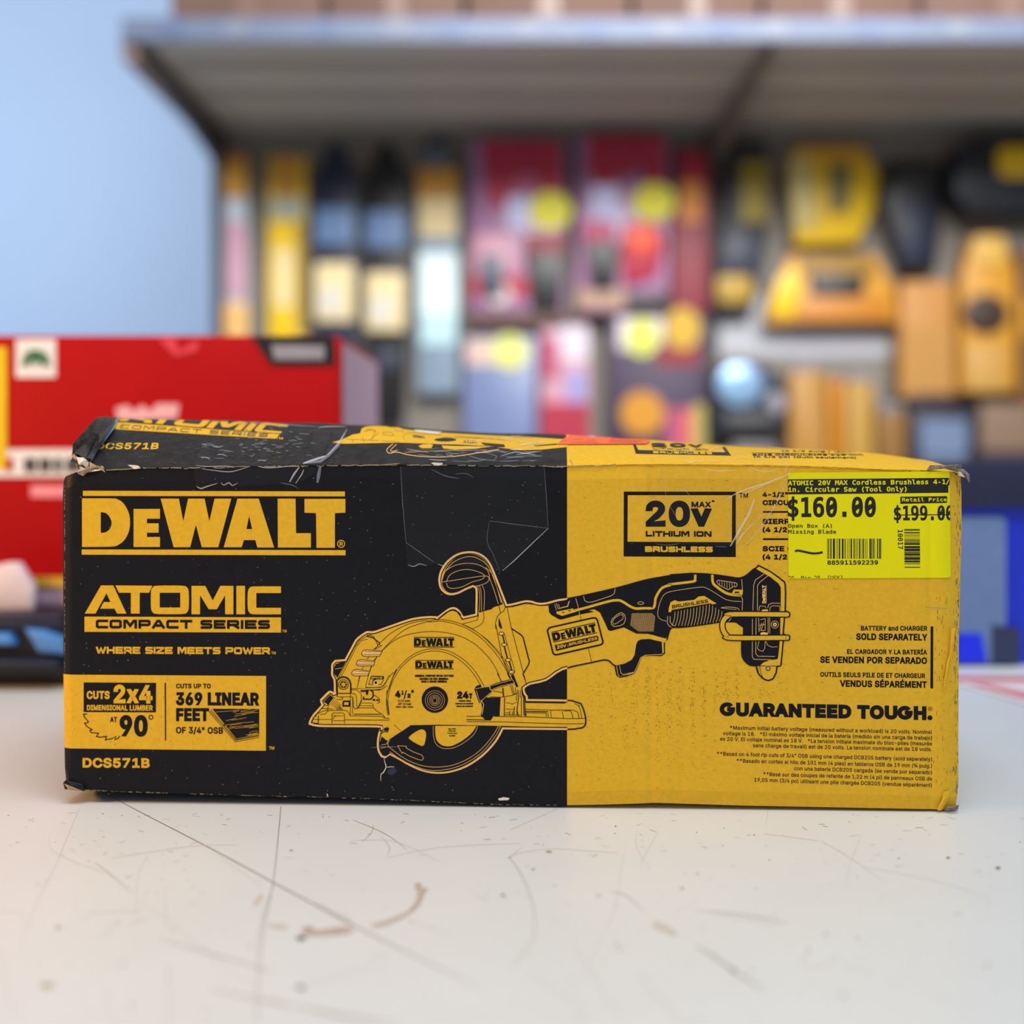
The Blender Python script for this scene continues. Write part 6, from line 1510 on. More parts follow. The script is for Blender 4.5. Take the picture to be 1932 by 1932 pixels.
sa = Art()
sa.fill(smooth(zz('S 40,72 500,68 1000,64'), 1) + zz('S 1855,55 1875,62 1886,80 1894,700 1900,1235 1893,1258 1870,1268 900,1272 45,1276'), 'l', 14)
L2(sa, 'S 38,147 1868,130 1886,140 1886,214 1870,218 1870,300 40,319', 'b', 16)
T2(sa, 'ATOMIC 20V MAX Cordless Brushless 4-1/', 'S 38,216 1882,201', 54, 'l', 18, 0.9, font='m'); T2(sa, 'in. Circular Saw (Tool Only)', 'S 42,291 1390,284', 54, 'l', 18, 0.9, font='m')
T2(sa, '$160.00', 'S 36,578 1040,575', 228, 'b', 16, 3.2, font='m')
for x in (537, 832, 978):
    S2(sa, 4.0, 'b', 17, 'S %d,%d %d,%d' % (x - 36, 515, x + 36, 405))
L2(sa, 'S 1317,345 1845,338 1857,350 1855,408 1845,416 1318,426', 'b', 16); T2(sa, 'Retail Price', 'S 1337,400 1850,398', 42, 'l', 18, 0.6, font='m')
sa.clip = (1480, 880, 1793.5, 1100)
T2(sa, '$199.00', 'S 1244,615 1928,613', 168, 'b', 16, 2.2, font='m')
for x in (1776, 1885):
    S2(sa, 2.6, 'b', 17, 'S %d,%d %d,%d' % (x - 20, 565, x + 20, 490))
S2(sa, 1.7, 'b', 17, 'S 1250,553 1900,549')
sa.clip = None
T2(sa, 'Open Box (A)', 'S 42,699 540,699', 44, 'b', 16, 0.6, font='m'); T2(sa, 'Missing Blade', 'S 42,766 588,766', 44, 'b', 16, 0.6, font='m')
BARS = [(485, 6), (498, 10), (521, 14), (550, 24), (588, 5), (602, 5), (618, 16), (652, 20), (684, 10), (712, 4), (726, 4), (738, 4), (752, 16), (786, 12), (806, 5), (822, 8), (846, 14), (868, 5), (888, 14), (910, 4), (924, 5), (938, 5), (966, 18), (988, 8), (1004, 12), (1024, 6), (1052, 12), (1074, 12), (1090, 10)]
for x, w in BARS:
    L2(sa, 'S %f,822 %f,822 %f,1052 %f,1052' % (x, x + w, x + w, x), 'b', 16)
T2(sa, '885911592239', 'S 487,1120 1065,1118', 50, 'b', 16, 0.9, font='m')
S2(sa, 4.0, 'm', 17, 'S 118,966 150,958 200,966 260,980 320,990 380,988 434,976', 3)
y = 712
for h, g_ in ((10, 4), (8, 14), (14, 14), (6, 10), (6, 14), (6, 14), (12, 10), (12, 6), (22, 12), (26, 4), (30, 6), (12, 5), (26, 6), (8, 5), (30, 6), (22, 6), (6, 8), (5, 26), (10, 18), (8, 6), (24, 4), (10, 5)):
    if y + h > 1172:
        break
    L2(sa, 'S %f,%f %f,%f %f,%f %f,%f' % (1362 + (y - 712) * .01, y, 1540 + (y - 712) * .01, y, 1540 + (y - 712) * .01, y + h, 1362 + (y - 712) * .01, y + h), 'b', 16)
    y += h + g_
T2(sa, '10017', 'S 1288,722 1292,942', 58, 'b', 16, 0.6, font='m', up=(1, 0))
sa.clip = (1487, 880, 1800, 1090.4)
T2(sa, '20. Mar 28  [USK]', 'S 40,1300 655,1296', 52, 'b', 16, 0.3, font='m')
sa.clip = None
verts, faces, midx = [], [], []
sa.build(front, verts, faces, midx, {'l': 0, 'b': 1, 'm': 2}, knots=KNOTS)
so = mk('price_sticker', verts, faces, [LIME, THERMAL, MARKER], midx, carton)
so['label'] = 'bright yellow price sticker with black print and barcodes'

oa = Art()
oa.fill(above([(1050, 840), (1062, 830), (1075, 822.8), (1120, 822.8), (1170, 823.6), (1200, 828), (1224, 830), (1226, 834), (1220, 839)]), 'o', 24)
for s in ('R 440,125 720,132', 'R 430,140 690,146', 'R 420,152 660,158', 'R 130,135 220,130', 'R 120,155 340,158', 'R 240,140 320,138', 'R 30,150 80,140'):
    S2(oa, 0.8, 'i', 27, s)
L2(oa, 'R 250,98 300,96 330,110 280,118', 'w', 28)
verts, faces, midx = [], [], []
oa.build(top_map, verts, faces, midx, {'o': 0, 'i': 1, 'w': 2}, refine=(26, 4.5))
oo = mk('orange_sticker', verts, faces, [ORANGE, ORANGE_INK, SHEEN], midx, carton)
oo['label'] = 'orange sticker on the top'

# ------------------------------------------------------------------ things behind the carton on the counter
RED = mat('red_carton', (176, 6, 12), 0.5, vary=0.04, scale=20, spec=0.15)
PALE = mat('white_carton_side', (176, 150, 170), 0.5, vary=0.05, scale=12)
BLK = mat('black_plastic', (18, 19, 23), 0.42, vary=0.2)
NAVY = mat('navy_plastic', (24, 32, 58), 0.45, vary=0.2)
GREYP = mat('grey_print', (120, 118, 124), 0.5)
WHITEP = mat('white_print', (236, 236, 238), 0.5)
PINKW = mat('pale_pink_print', (244, 150, 160), 0.5)
GREEN = mat('green_print', (30, 110, 70), 0.5)
YEL = mat('yellow_plastic', (240, 196, 10), 0.4, vary=0.06)
YEL2 = mat('golden_plastic', (208, 148, 40), 0.45, vary=0.08)
DYEL = mat('deep_amber_plastic', (196, 124, 16), 0.45, vary=0.1)
OLIVE = mat('olive_yellow', (150, 130, 30), 0.5)
BLUE = mat('bright_blue_plastic', (6, 40, 196), 0.4, vary=0.08)
SKY = mat('light_blue_highlight', (80, 142, 218), 0.35)
STEELB = mat('steel_blue_label', (110, 140, 184), 0.45, vary=0.1)
CREAM = mat('cream_label', (236, 214, 160), 0.55, vary=0.08)
TEALW = mat('pale_teal_label', (226, 244, 244), 0.5, vary=0.05)
GREYBL = mat('blue_grey_card', (130, 150, 168), 0.55, vary=0.1)
LILAC = mat('lilac_blister', (158, 112, 150), 0.3, vary=0.1, scale=30)
LILACB = mat('pale_lilac_pouch', (112, 128, 172), 0.35, vary=0.08, scale=16)
CRIM = mat('crimson_card', (172, 24, 58), 0.5, vary=0.12, scale=24)
ROSE = mat('rose_card', (180, 74, 110), 0.5, vary=0.12, scale=24)
PINK = mat('pale_pink_card', (200, 146, 164), 0.5, vary=0.08, scale=20)
MAROON = mat('maroon_card', (132, 30, 48), 0.5, vary=0.12)
PURP = mat('dark_purple_tool', (58, 40, 72), 0.5, vary=0.2)
ORNG = mat('orange_grip', (240, 84, 40), 0.45, vary=0.08)
ORNP = mat('orange_patch', (214, 130, 30), 0.5, vary=0.08)
STK = mat('neon_yellow_sticker', (226, 218, 30), 0.5, vary=0.04)
BROWN = mat('brown_box', (124, 80, 36), 0.6, vary=0.15)
CARTN = mat('tan_carton', (112, 86, 74), 0.7, vary=0.08, scale=6)
CLEARG = mat('grey_clear_film', (178, 186, 196), 0.25, vary=0.06)

def face(name, pts, Y, m, parent, th=0.0008):
    """flat printed label lying on the front of something whose front is at distance Y"""
    return prism(name, pts, Y - th, th * 0.9, m, parent)

# black case with painted blue highlights, paper and the red carton stacked on it
Yc = 0.955
b_ = at(0, 1310, Yc)
case = thing('tool_case', Vector((-0.50, Yc + 0.2, TZ)), 'black plastic tool case with light blue highlight pieces under the red carton', 'tool case')
bm = bmesh.new(); bmesh.ops.create_cube(bm, size=1.0)
zc = at(0, 1163, Yc).z
for v in bm.verts:
    v.co = Vector((-0.49 + v.co.x * 0.58, Yc + 0.21 + v.co.y * 0.42, (TZ + zc) / 2 + v.co.z * (zc - TZ) * 0.999))
    if v.co.z > (TZ + zc) / 2:
        v.co.x = -0.49 + (v.co.x + 0.49) * 0.96
from_bm('shell', bm, BLK, case, True, 0.012, 3)
prism('lid_band', [(-260, 1158), (112, 1160), (125, 1190), (-260, 1188)], Yc - 0.006, 0.03, NAVY, case, 0.003)
prism('highlight_piece', [(44, 1187), (78, 1190), (120, 1206), (122, 1236), (70, 1232), (58, 1210)], Yc - 0.012, 0.02, SKY, case, 0.003)  # blue highlights on the case put in as light blue pieces
prism('highlight_piece', [(-70, 1196), (16, 1196), (24, 1218), (-70, 1222)], Yc - 0.012, 0.02, SKY, case, 0.003)
prism('handle', [(-200, 1240), (110, 1246), (112, 1262), (-200, 1258)], Yc - 0.02, 0.016, NAVY, case, 0.004)

Yp = 1.005
zp0 = zc + 0.0005
flat = thing('flat_carton', Vector((-0.5, 1.2, zp0)), 'flat whitish carton with a yellow edge between black case and red carton', 'box')
zp1 = at(0, 1090, 1.04).z - 0.0005
box('carton_body', -0.80, at(118, 1100, Yp).x + 0.02, Yp, Yp + 0.32, zp0, zp1, PALE, flat, 0.003)
prism('yellow_edge', [(50, 1089), (140, 1089), (140, 1108), (62, 1106)], Yp - 0.002, 0.003, mat('ochre_edge', (210, 170, 40), 0.5), flat)
prism('paper_corner', [(-40, 1076), (10, 1062), (34, 1062), (62, 1105), (60, 1150), (-40, 1152)], Yp - 0.02, 0.01, mat('crumpled_white_film', (226, 214, 224), 0.4, vary=0.05), flat, 0.002)

Yr = 1.04
red = thing('red_carton', Vector((-0.36, Yr + 0.15, at(0, 1088, Yr).z)), 'tall red carton with a black corner panel behind the left end of the long box', 'box')
x0, x1 = -0.72, at(640, 800, Yr).x
zr0, zr1 = at(0, 1090, Yr).z, at(0, 633, Yr).z
bm = bmesh.new(); bmesh.ops.create_cube(bm, size=1.0)
for v in bm.verts:
    v.co = Vector(((x0 + x1) / 2 + v.co.x * (x1 - x0), Yr + 0.155 + v.co.y * 0.31, (zr0 + zr1) / 2 + v.co.z * (zr1 - zr0)))
from_bm('carton_body', bm, RED, red, True, 0.002, 2)
sx = x1 + 0.0006
mk('side_print', [Vector((sx, Yr + 0.02, zr1 - 0.004)), Vector((sx, Yr + 0.30, zr1 - 0.004)), Vector((sx, Yr + 0.30, zr0 + 0.004)), Vector((sx, Yr + 0.02, zr0 + 0.004))], [[0, 1, 2, 3]], PALE, None, red)
ll = face('logo_label', [(30, 640), (105, 640), (105, 712), (30, 712)], Yr, WHITEP, red)
face('logo_emblem', [(40, 690), (46, 668), (58, 660), (74, 660), (88, 668), (95, 690), (80, 690), (76, 678), (68, 690), (58, 678), (54, 690)], Yr - 0.001, GREEN, ll)
cpn = face('corner_panel', [(474, 634), (630, 634), (632, 690), (512, 690)], Yr, BLK, red)
face('corner_lettering', [(512, 650), (612, 652), (612, 678), (518, 678)], Yr - 0.001, mat('grey_lettering', (150, 148, 160), 0.5), cpn)
face('script_lettering', [(218, 770), (240, 764), (252, 776), (268, 764), (284, 776), (296, 762), (338, 762), (334, 790), (222, 794)], Yr, mat('white_red_lettering', (240, 180, 186), 0.5), red)
face('small_lettering', [(300, 640), (330, 636), (336, 664), (374, 640), (372, 662), (330, 672)], Yr, mat('light_red_print', (226, 60, 76), 0.5), red)
wb = face('white_band', [(-40, 848), (320, 848), (320, 900), (-40, 900)], Yr, WHITEP, red)
for xx0, xx1 in ((45, 68), (74, 96), (102, 116), (124, 152)):
    face('band_lettering', [(xx0, 864), (xx1, 864), (xx1, 890), (xx0, 890)], Yr - 0.001, mat('dark_lettering', (70, 66, 70), 0.5), wb)
face('band_symbol', [(10, 864), (24, 864), (24, 888), (10, 888)], Yr - 0.001, RED, wb)
face('line_lettering', [(58, 916), (160, 916), (160, 938), (58, 938)], Yr, PINKW, red)
face('yellow_strip', [(-30, 655), (12, 655), (12, 885), (-30, 885)], Yr - 0.001, YEL, red)

# blue bin and striped paper at the right
Yb = 1.05
xb0, xb1 = at(1700, 900, Yb).x, at(2120, 900, Yb).x
binn = thing('plastic_bin', Vector(((xb0 + xb1) / 2, Yb + 0.13, TZ)), 'bright blue plastic bin with a dark rim behind the right end of the long box', 'bin')
zt = at(0, 905, Yb).z
def tub(x0, x1, y0, y1, z0, z1, tp, th):
    o0 = [(x0 + tp, y0 + tp), (x1 - tp, y0 + tp), (x1 - tp, y1 - tp), (x0 + tp, y1 - tp)]
    o1 = [(x0, y0), (x1, y0), (x1, y1), (x0, y1)]
    i1 = [(x0 + th, y0 + th), (x1 - th, y0 + th), (x1 - th, y1 - th), (x0 + th, y1 - th)]
    i0 = [(x0 + tp + th, y0 + tp + th), (x1 - tp - th, y0 + tp + th), (x1 - tp - th, y1 - tp - th), (x0 + tp + th, y1 - tp - th)]
    vs = [Vector((*p, z0)) for p in o0] + [Vector((*p, z1)) for p in o1] + [Vector((*p, z1)) for p in i1] + [Vector((*p, z0 + th)) for p in i0]
    fs = [[3, 2, 1, 0], [12, 13, 14, 15]]
    for k in range(3):
        for i in range(4):
            j = (i + 1) % 4
            fs.append([k * 4 + i, k * 4 + j, k * 4 + 4 + j, k * 4 + 4 + i])
    return vs, fs
vs, fs = tub(xb0, xb1, Yb, Yb + 0.26, TZ + 0.0005, zt, 0.006, 0.004)
mk('bin_body', vs, fs, BLUE, None, binn)
prism('rim', [(1690, 872), (2130, 872), (2130, 958), (1690, 958)], Yb - 0.006, 0.012, mat('dark_navy_rim', (22, 28, 62), 0.5), binn, 0.002)
face('bin_label', rrect(1760, 975, 1898, 1252, 12), Yb, mat('hazy_blue_label', (98, 124, 170), 0.5, vary=0.05), binn)
face('bin_label', [(1700, 1195), (1852, 1195), (1862, 1250), (1700, 1252)], Yb - 0.001, mat('vivid_blue_print', (8, 40, 235), 0.45), binn)
face('dark_stripe', [(1872, 1180), (1925, 1185), (1925, 1254), (1872, 1254)], Yb - 0.001, mat('dusk_print', (40, 50, 84), 0.5), binn)
pp = thing('striped_paper', table_map(1900, 1310), 'red and white striped paper lying on the counter right of the long box', 'paper')
def sheet(name, pts, m, h, parent):
    vs = [table_map(x, y) + Vector((0, 0, h)) for x, y in pts]
    n = len(vs)
    vs += [v - Vector((0, 0, 0.0005)) for v in vs]
    return mk(name, vs, [list(range(n))] + [[i, (i + 1) % n, n + (i + 1) % n, n + i] for i in range(n)] + [[n + n - 1 - i for i in range(n)]], m, None, parent)
sheet('paper_sheet', [(1780, 1276), (2080, 1284), (2080, 1350), (1932, 1330), (1800, 1290)], mat('pale_pink_paper', (222, 208, 214), 0.6), 0.001, pp)
sheet('red_stripe', [(1790, 1278), (1940, 1281), (1940, 1289), (1800, 1287)], mat('faded_red_stripe', (196, 96, 100), 0.6), 0.0015, pp)
sheet('red_stripe', [(1830, 1293), (1860, 1294), (2000, 1326), (2000, 1338)], mat('faded_red_stripe', (196, 96, 100), 0.6), 0.0015, pp)

# ------------------------------------------------------------------ shelving unit with peg board
YW = 3.40
YL = 2.63
PEG = mat('taupe_pegboard', (136, 130, 122), 0.6, vary=0.05, scale=8)
DECK = mat('grey_shelf_underside', (198, 194, 186), 0.5, vary=0.04, scale=4)
RAIL = mat('blue_grey_price_rail', (106, 118, 144), 0.5, vary=0.06, scale=10)
DARKM = mat('dark_bracket', (62, 56, 56), 0.5)
unit = thing('pegboard_stand', Vector((0.7, YW, 0)), 'taupe pegboard stand carrying the hanging tools and packs', 'pegboard')
shelf = thing('top_shelf', Vector((0.7, YW, at(966, 62, YL).z)), 'deep grey shelf with a blue grey price rail above the hanging packs', 'shelf')
zs = at(966, 62, YL).z
zback = at(966, 238, YW).z
xL = at(415, 400, YW).x
box('pegboard', xL, 2.6, YW, YW + 0.03, 0.12, zs + 0.9, PEG, unit)
box('kick_base', xL, 2.6, YW - 0.5, YW, 0.0, 0.12, DARKM, unit)
box('upright', xL - 0.02, xL + 0.012, YW - 0.012, YW + 0.05, 0.0, zs + 0.9, DARKM, unit)
xj = at(1345, 230, YW).x
box('upright', xj - 0.02, xj + 0.02, YW - 0.012, YW + 0.03, 0.0, zs + 0.9, DARKM, unit)
box('shelf_board', xL - 0.01, xj, YL + 0.01, YW - 0.014, zs - 0.012, zs + 0.018, DECK, shelf)
box('shelf_board', xj + 0.004, 2.6, YL + 0.01, YW - 0.014, zs - 0.012, zs + 0.018, DECK, shelf)
for k, yy in enumerate((YL + 0.14, YL + 0.36, YL + 0.58)):
    box('shelf_stiffener', xL + 0.05, 2.58, yy, yy + 0.07, zs - 0.020, zs - 0.012, mat('shelf_rib', (170, 164, 158), 0.5), shelf)
def brack(x, m):
    bm = bmesh.new()
    pr = [(YL + 0.03, zs - 0.012), (YW - 0.014, zs - 0.012), (YW - 0.014, zs - 0.11), (YW - 0.12, zs - 0.10), (YL + 0.06, zs - 0.03)]
    f = bm.faces.new([bm.verts.new((x - 0.012, y, z_)) for y, z_ in pr])
    r = bmesh.ops.extrude_face_region(bm, geom=[f])
    for v in r['geom']:
        if isinstance(v, bmesh.types.BMVert):
            v.co.x += 0.024
    return from_bm('shelf_bracket', bm, m, shelf, False)
brack(xL + 0.01, DARKM); brack(xj, mat('taupe_bracket', (112, 104, 98), 0.5))
box('shelf_end_cap', xL - 0.03, xL + 0.005, YL + 0.02, YW - 0.05, zs - 0.05, zs + 0.03, mat('brown_grey_cap', (150, 130, 122), 0.5), shelf, 0.004)
rl = box('price_rail', xL - 0.02, 2.6, YL - 0.006, YL + 0.01, zs - 0.018, zs + 0.030, RAIL, shelf)
rg = random.Random(9)
x = xL + 0.06
k = 0
while x < 1.5:
    w = rg.uniform(0.04, 0.06)
    o = box('price_tag', x, x + w, YL - 0.0085, YL - 0.0062, zs - 0.008, zs + 0.022, mat(('tag_blue', 'tag_white')[k % 2], ((96, 114, 150), (126, 134, 150))[k % 2], 0.5), shelf)
    x += w + rg.uniform(0.05, 0.16); k += 1
# cartons on the top shelf
x = xL + 0.07
for k, w in enumerate((0.34, 0.30, 0.36, 0.28, 0.34, 0.40)):
    c = thing('shipping_carton', Vector((x + w / 2, YL + 0.22, zs + 0.0185)), ('tan carton at the left end of the top shelf', 'tan carton second from the left on the top shelf', 'wide tan carton on the top shelf above the red packages', 'narrow tan carton on the top shelf, above the section joint', 'tan carton on the top shelf right of the section joint', 'tan carton at the far right of the top shelf')[k], 'box', 'cartons on the top shelf')
    box('carton_body', x, x + w - 0.012, YL + 0.05, YL + 0.42, zs + 0.0185, zs + 0.30, CARTN, c, 0.003)
    box('packing_tape', x + w * 0.42, x + w * 0.55, YL + 0.0495, YL + 0.051, zs + 0.05, zs + 0.29, mat('brown_tape', (122, 94, 80), 0.4), c)
    x += w

prism('lit_pegboard_patch', rrect(1352, 560, 1694, 672, 10), YW - 0.006, 0.005, mat('lit_pegboard_grey', (184, 186, 194), 0.5), unit)  # lit stretch of pegboard put in as a paler panel
# ------------------------------------------------------------------ goods hanging on the pegs
def hook(parent, px, py, Y, lng=0.06):
    p = at(px, py, Y)
    box('peg_hook', p.x - 0.003, p.x + 0.003, Y, YW - 0.001, p.z - 0.003, p.z + 0.003, mat('zinc_hook', (150, 152, 156), 0.35, metal=0.8), parent)

def hang(name, label, cat, x0, y0, x1, y1, Y, m, parts, group=None, th=0.02, shapep=None, bev=0.004, base='backing_card'):
    low = lambda P: [(x, 254 + (y - 216) * 56 / 94.0) if y < 310 else (x, y) for x, y in P]
    shapep = low(shapep or rrect(x0, y0, x1, y1, min(6, (x1 - x0) * .2)))
    parts = [(a, low(P), c, d, e) for a, P, c, d, e in parts]
    y0 = low([(0, y0)])[0][1]
    Y = min(Y, YW - th - 0.02)
    p = at((x0 + x1) / 2, y1, Y)
    t = thing(name, Vector((p.x, Y + th / 2, p.z)), label, cat, group)
    prism(base, shapep, Y, th, m, t, bev)
    for nm, pts, mm, dy, tk in parts:
        par = t
        if '>' in nm:
            pn, nm = nm.split('>')
            par = [c for c in t.children if c.name.split('.')[0] == pn][-1]
        prism(nm, pts, Y - dy, tk, mm, par, min(0.004, tk * 0.3) if tk > 0.006 else 0)
    hook(t, (x0 + x1) / 2, y0 + 10, Y + th * 0.9)
    return t

G1 = 'slim packs on the left pegs'
Yh = YW - 0.07
hang('blade_pack', 'slim pale hanging pack with yellow top, leftmost on the pegboard', 'hanging pack', 424, 288, 468, 640, Yh, CLEARG, [('header', rect(424, 288, 468, 372), YEL2, 0.003, 0.004), ('top_band', rect(426, 264, 466, 288), mat('rosy_band', (150, 90, 90), 0.5), 0.002, 0.004), ('insert', rect(430, 420, 462, 560), PINK, 0.004, 0.006), ('foot_label', rect(424, 572, 468, 640), mat('apricot_label', (238, 186, 110), 0.5), 0.003, 0.004)], G1)
hang('blade_pack', 'slim yellow hanging pack second from the left on the pegboard', 'hanging pack', 506, 284, 578, 660, Yh, YEL, [('header', rrect(512, 284, 566, 372, 20), YEL2, 0.004, 0.006), ('window', rect(510, 374, 574, 414), mat('grey_green_window', (176, 182, 160), 0.3), 0.004, 0.005), ('stripe', rect(518, 470, 552, 580), CREAM, 0.004, 0.005), ('edge', rect(560, 420, 578, 630), mat('mustard_edge', (150, 124, 40), 0.5), 0.004, 0.005)], G1)
for k, (x0, lab) in enumerate(((590, 'black pointed hanging knife with a blue band, left one of the pair'), (686, 'black pointed hanging knife with a blue band, right one of the pair'))):
    x1 = x0 + 84
    dy = k * 18
    hang('sheathed_knife', lab, 'knife', x0, 240, x1, 800, Yh, BLK if k else NAVY, [('blue_band', rect(x0 + 4, 392 + dy * .3, x1 - 4, 460 + dy * .3), STEELB, 0.008, 0.012), ('cream_label', rrect(x0 + 4, 496 + dy, x1 - 6, 606 + dy, 8), CREAM, 0.008, 0.01), ('cream_label>label_window', ell(x0 + 34, 566 + dy, 20, 28, 14), mat('pale_grey_window', (216, 214, 206), 0.4), 0.010, 0.006), ('pommel', rect(x0 + 14, 660, x1 - 16, 700), mat('dark_slate', (40, 48, 70), 0.5), 0.006, 0.008)],
         'sheathed knives', 0.03, [(x0 + 34, 236), (x0 + 50, 236), (x0 + 70, 300), (x1, 350), (x1, 620), (x1 - 8, 800), (x0 + 10, 800), (x0, 620), (x0, 350), (x0 + 16, 300)], base='sheath')
hang('caulk_tube', 'tube with golden top and white teal label right of the knives', 'tube', 786, 315, 866, 744, Yh, GREYBL, [('cap', rect(800, 252, 848, 314), mat('slate_cap', (92, 104, 120), 0.4), -0.004, 0.03), ('golden_label', rect(788, 318, 864, 374), YEL2, 0.004, 0.006), ('cream_label', rect(790, 374, 862, 446), CREAM, 0.004, 0.006), ('white_label', rect(790, 476, 862, 592), TEALW, 0.004, 0.006), ('teal_label', rect(794, 592, 860, 650), mat('light_teal', (190, 226, 232), 0.5), 0.004, 0.006), ('hanger', rect(806, 226, 842, 254), BLK, 0.0, 0.012)], None, 0.045, None, 0.012, 'tube_body')

def red_pack(lab, x0, y0, x1, y1, Y, extra):
    w = x1 - x0
    parts = [('header', [(x0 + w * .12, y0 + 4), (x1 - w * .06, y0 + 4), (x1 - w * .04, y0 + 130), (x1 - w * .26, y0 + 130), (x1 - w * .3, y0 + 92), (x0 + w * .48, y0 + 92), (x0 + w * .42, y0 + 160), (x0 + w * .2, y0 + 160)], CRIM, 0.004, 0.006),
             ('price_sticker', ell(x0 + w * .84, y0 + 165, 40, 36, 18), STK, 0.008, 0.004)] + extra
    return hang('blister_pack', lab, 'blister pack', x0, y0, x1, y1, Y, LILAC, parts, 'red blister packs', 0.014)
red_pack('red and lilac blister pack with yellow sticker, left of the two big ones', 886, 232, 1068, 620, Yh - 0.03, [('inner_card', rect(950, 290, 1050, 360), ROSE, 0.002, 0.005), ('white_label', rrect(956, 370, 1000, 430, 8), mat('lilac_white_label', (196, 194, 232), 0.5), 0.006, 0.004),
   ('tool_head', [(898, 440), (960, 440), (976, 480), (970, 520), (890, 520), (886, 480)], PINK, 0.014, 0.02), ('tool_jaw', [(904, 480), (952, 480), (946, 560), (912, 560)], mat('slate_jaw', (60, 74, 94), 0.4), 0.022, 0.02), ('tool_head', [(990, 440), (1066, 440), (1068, 500), (988, 500)], MAROON, 0.016, 0.02), ('tool_jaw', [(992, 476), (1066, 476), (1058, 584), (1002, 584)], BLK, 0.018, 0.02),
   ('lower_card', rect(886, 520, 1000, 560), CRIM, 0.003, 0.004), ('brown_strip', rect(886, 588, 1068, 618), mat('umber_strip', (84, 52, 44), 0.5), 0.006, 0.006), ('white_tip', ell(940, 556, 26, 22, 12), mat('pale_tip', (214, 196, 196), 0.5), 0.010, 0.006)])
red_pack('red blister pack with yellow sticker and orange grip, right of the two big ones', 1088, 216, 1262, 590, Yh - 0.03, [('inner_card', rect(1110, 250, 1200, 330), CRIM, 0.006, 0.005), ('white_label', rrect(1116, 350, 1168, 420, 8), mat('lilac_white_label', (196, 194, 232), 0.5), 0.006, 0.004),
   ('tool_head', ell(1130, 440, 34, 28, 14), ROSE, 0.014, 0.02), ('tool_jaw', [(1104, 456), (1172, 456), (1160, 546), (1116, 546)], BLK, 0.018, 0.02), ('tool_grip', [(1180, 420), (1240, 420), (1256, 460), (1240, 520), (1180, 540), (1170, 480)], CRIM, 0.016, 0.024), ('tool_grip>grip_inlay', ell(1212, 452, 28, 28, 16), ORNG, 0.024, 0.02), ('tan_base', rect(1090, 545, 1180, 582), mat('sand_base', (176, 140, 116), 0.5), 0.005, 0.006), ('dark_base', rect(1180, 550, 1262, 588), mat('charcoal_base', (58, 48, 54), 0.5), 0.007, 0.008)])
hang('blister_pack', 'narrow maroon hanging card with an orange patch right of the red packs', 'blister pack', 1268, 262, 1338, 588, Yh - 0.01, MAROON, [('red_top', rrect(1280, 280, 1330, 360, 10), CRIM, 0.003, 0.005), ('orange_patch', rrect(1282, 340, 1326, 420, 10), ORNP, 0.005, 0.005), ('dark_edge', rect(1268, 290, 1284, 400), mat('dark_maroon', (70, 20, 32), 0.5), 0.004, 0.005)], 'red blister packs', 0.012)
hang('blister_pack', 'pale lilac pouch with a yellow sticker in the lower row of packs', 'blister pack', 876, 634, 1012, 900, Yh - 0.02, LILACB, [('header', rect(880, 640, 990, 690), mat('peach_header', (220, 190, 176), 0.5), 0.004, 0.006), ('price_sticker', ell(962, 664, 36, 34, 16), mat('soft_yellow_sticker', (224, 226, 130), 0.5), 0.008, 0.004)], 'lower row of packs', 0.02)
hang('blister_pack', 'pink and white pack in the lower row of packs', 'blister pack', 1020, 612, 1112, 900, Yh - 0.03, PINK, [('white_top', rect(1050, 616, 1110, 680), mat('blush_white', (222, 210, 222), 0.5), 0.004, 0.006), ('rose_panel', rect(1020, 640, 1056, 710), ROSE, 0.006, 0.005), ('blue_window', rect(1070, 700, 1104, 770), mat('periwinkle', (150, 150, 206), 0.4), 0.004, 0.006), ('crimson_foot', rect(1022, 760, 1112, 900), CRIM, 0.006, 0.006)], 'lower row of packs', 0.02)
hang('blister_pack', 'dark purple pack with three round yellow dots in the lower row of packs', 'blister pack', 1150, 596, 1330, 900, Yh - 0.03, PURP, [('white_top', rect(1166, 600, 1250, 660), mat('blush_white', (222, 210, 222), 0.5), 0.004, 0.005), ('price_sticker', ell(1212, 636, 32, 36, 16), mat('lemon_sticker', (216, 220, 90), 0.5), 0.008, 0.004), ('amber_dot', ell(1288, 620, 34, 40, 18), mat('amber_dot', (206, 164, 24), 0.5), 0.008, 0.006),
   ('amber_dot', ell(1212, 780, 42, 42, 18), mat('deep_amber_dot', (206, 140, 14), 0.5), 0.012, 0.006), ('red_panel', rect(1240, 650, 1320, 690), mat('dark_red_panel', (140, 26, 36), 0.5), 0.004, 0.005), ('crimson_side', rect(1256, 770, 1290, 900), ROSE, 0.005, 0.005), ('coral_edge', rect(1292, 772, 1308, 900), mat('coral', (230, 110, 84), 0.5), 0.004, 0.005), ('moss_edge', rect(1308, 762, 1330, 900), mat('moss_yellow', (170, 160, 80), 0.5), 0.004, 0.005)], 'lower row of packs', 0.02)

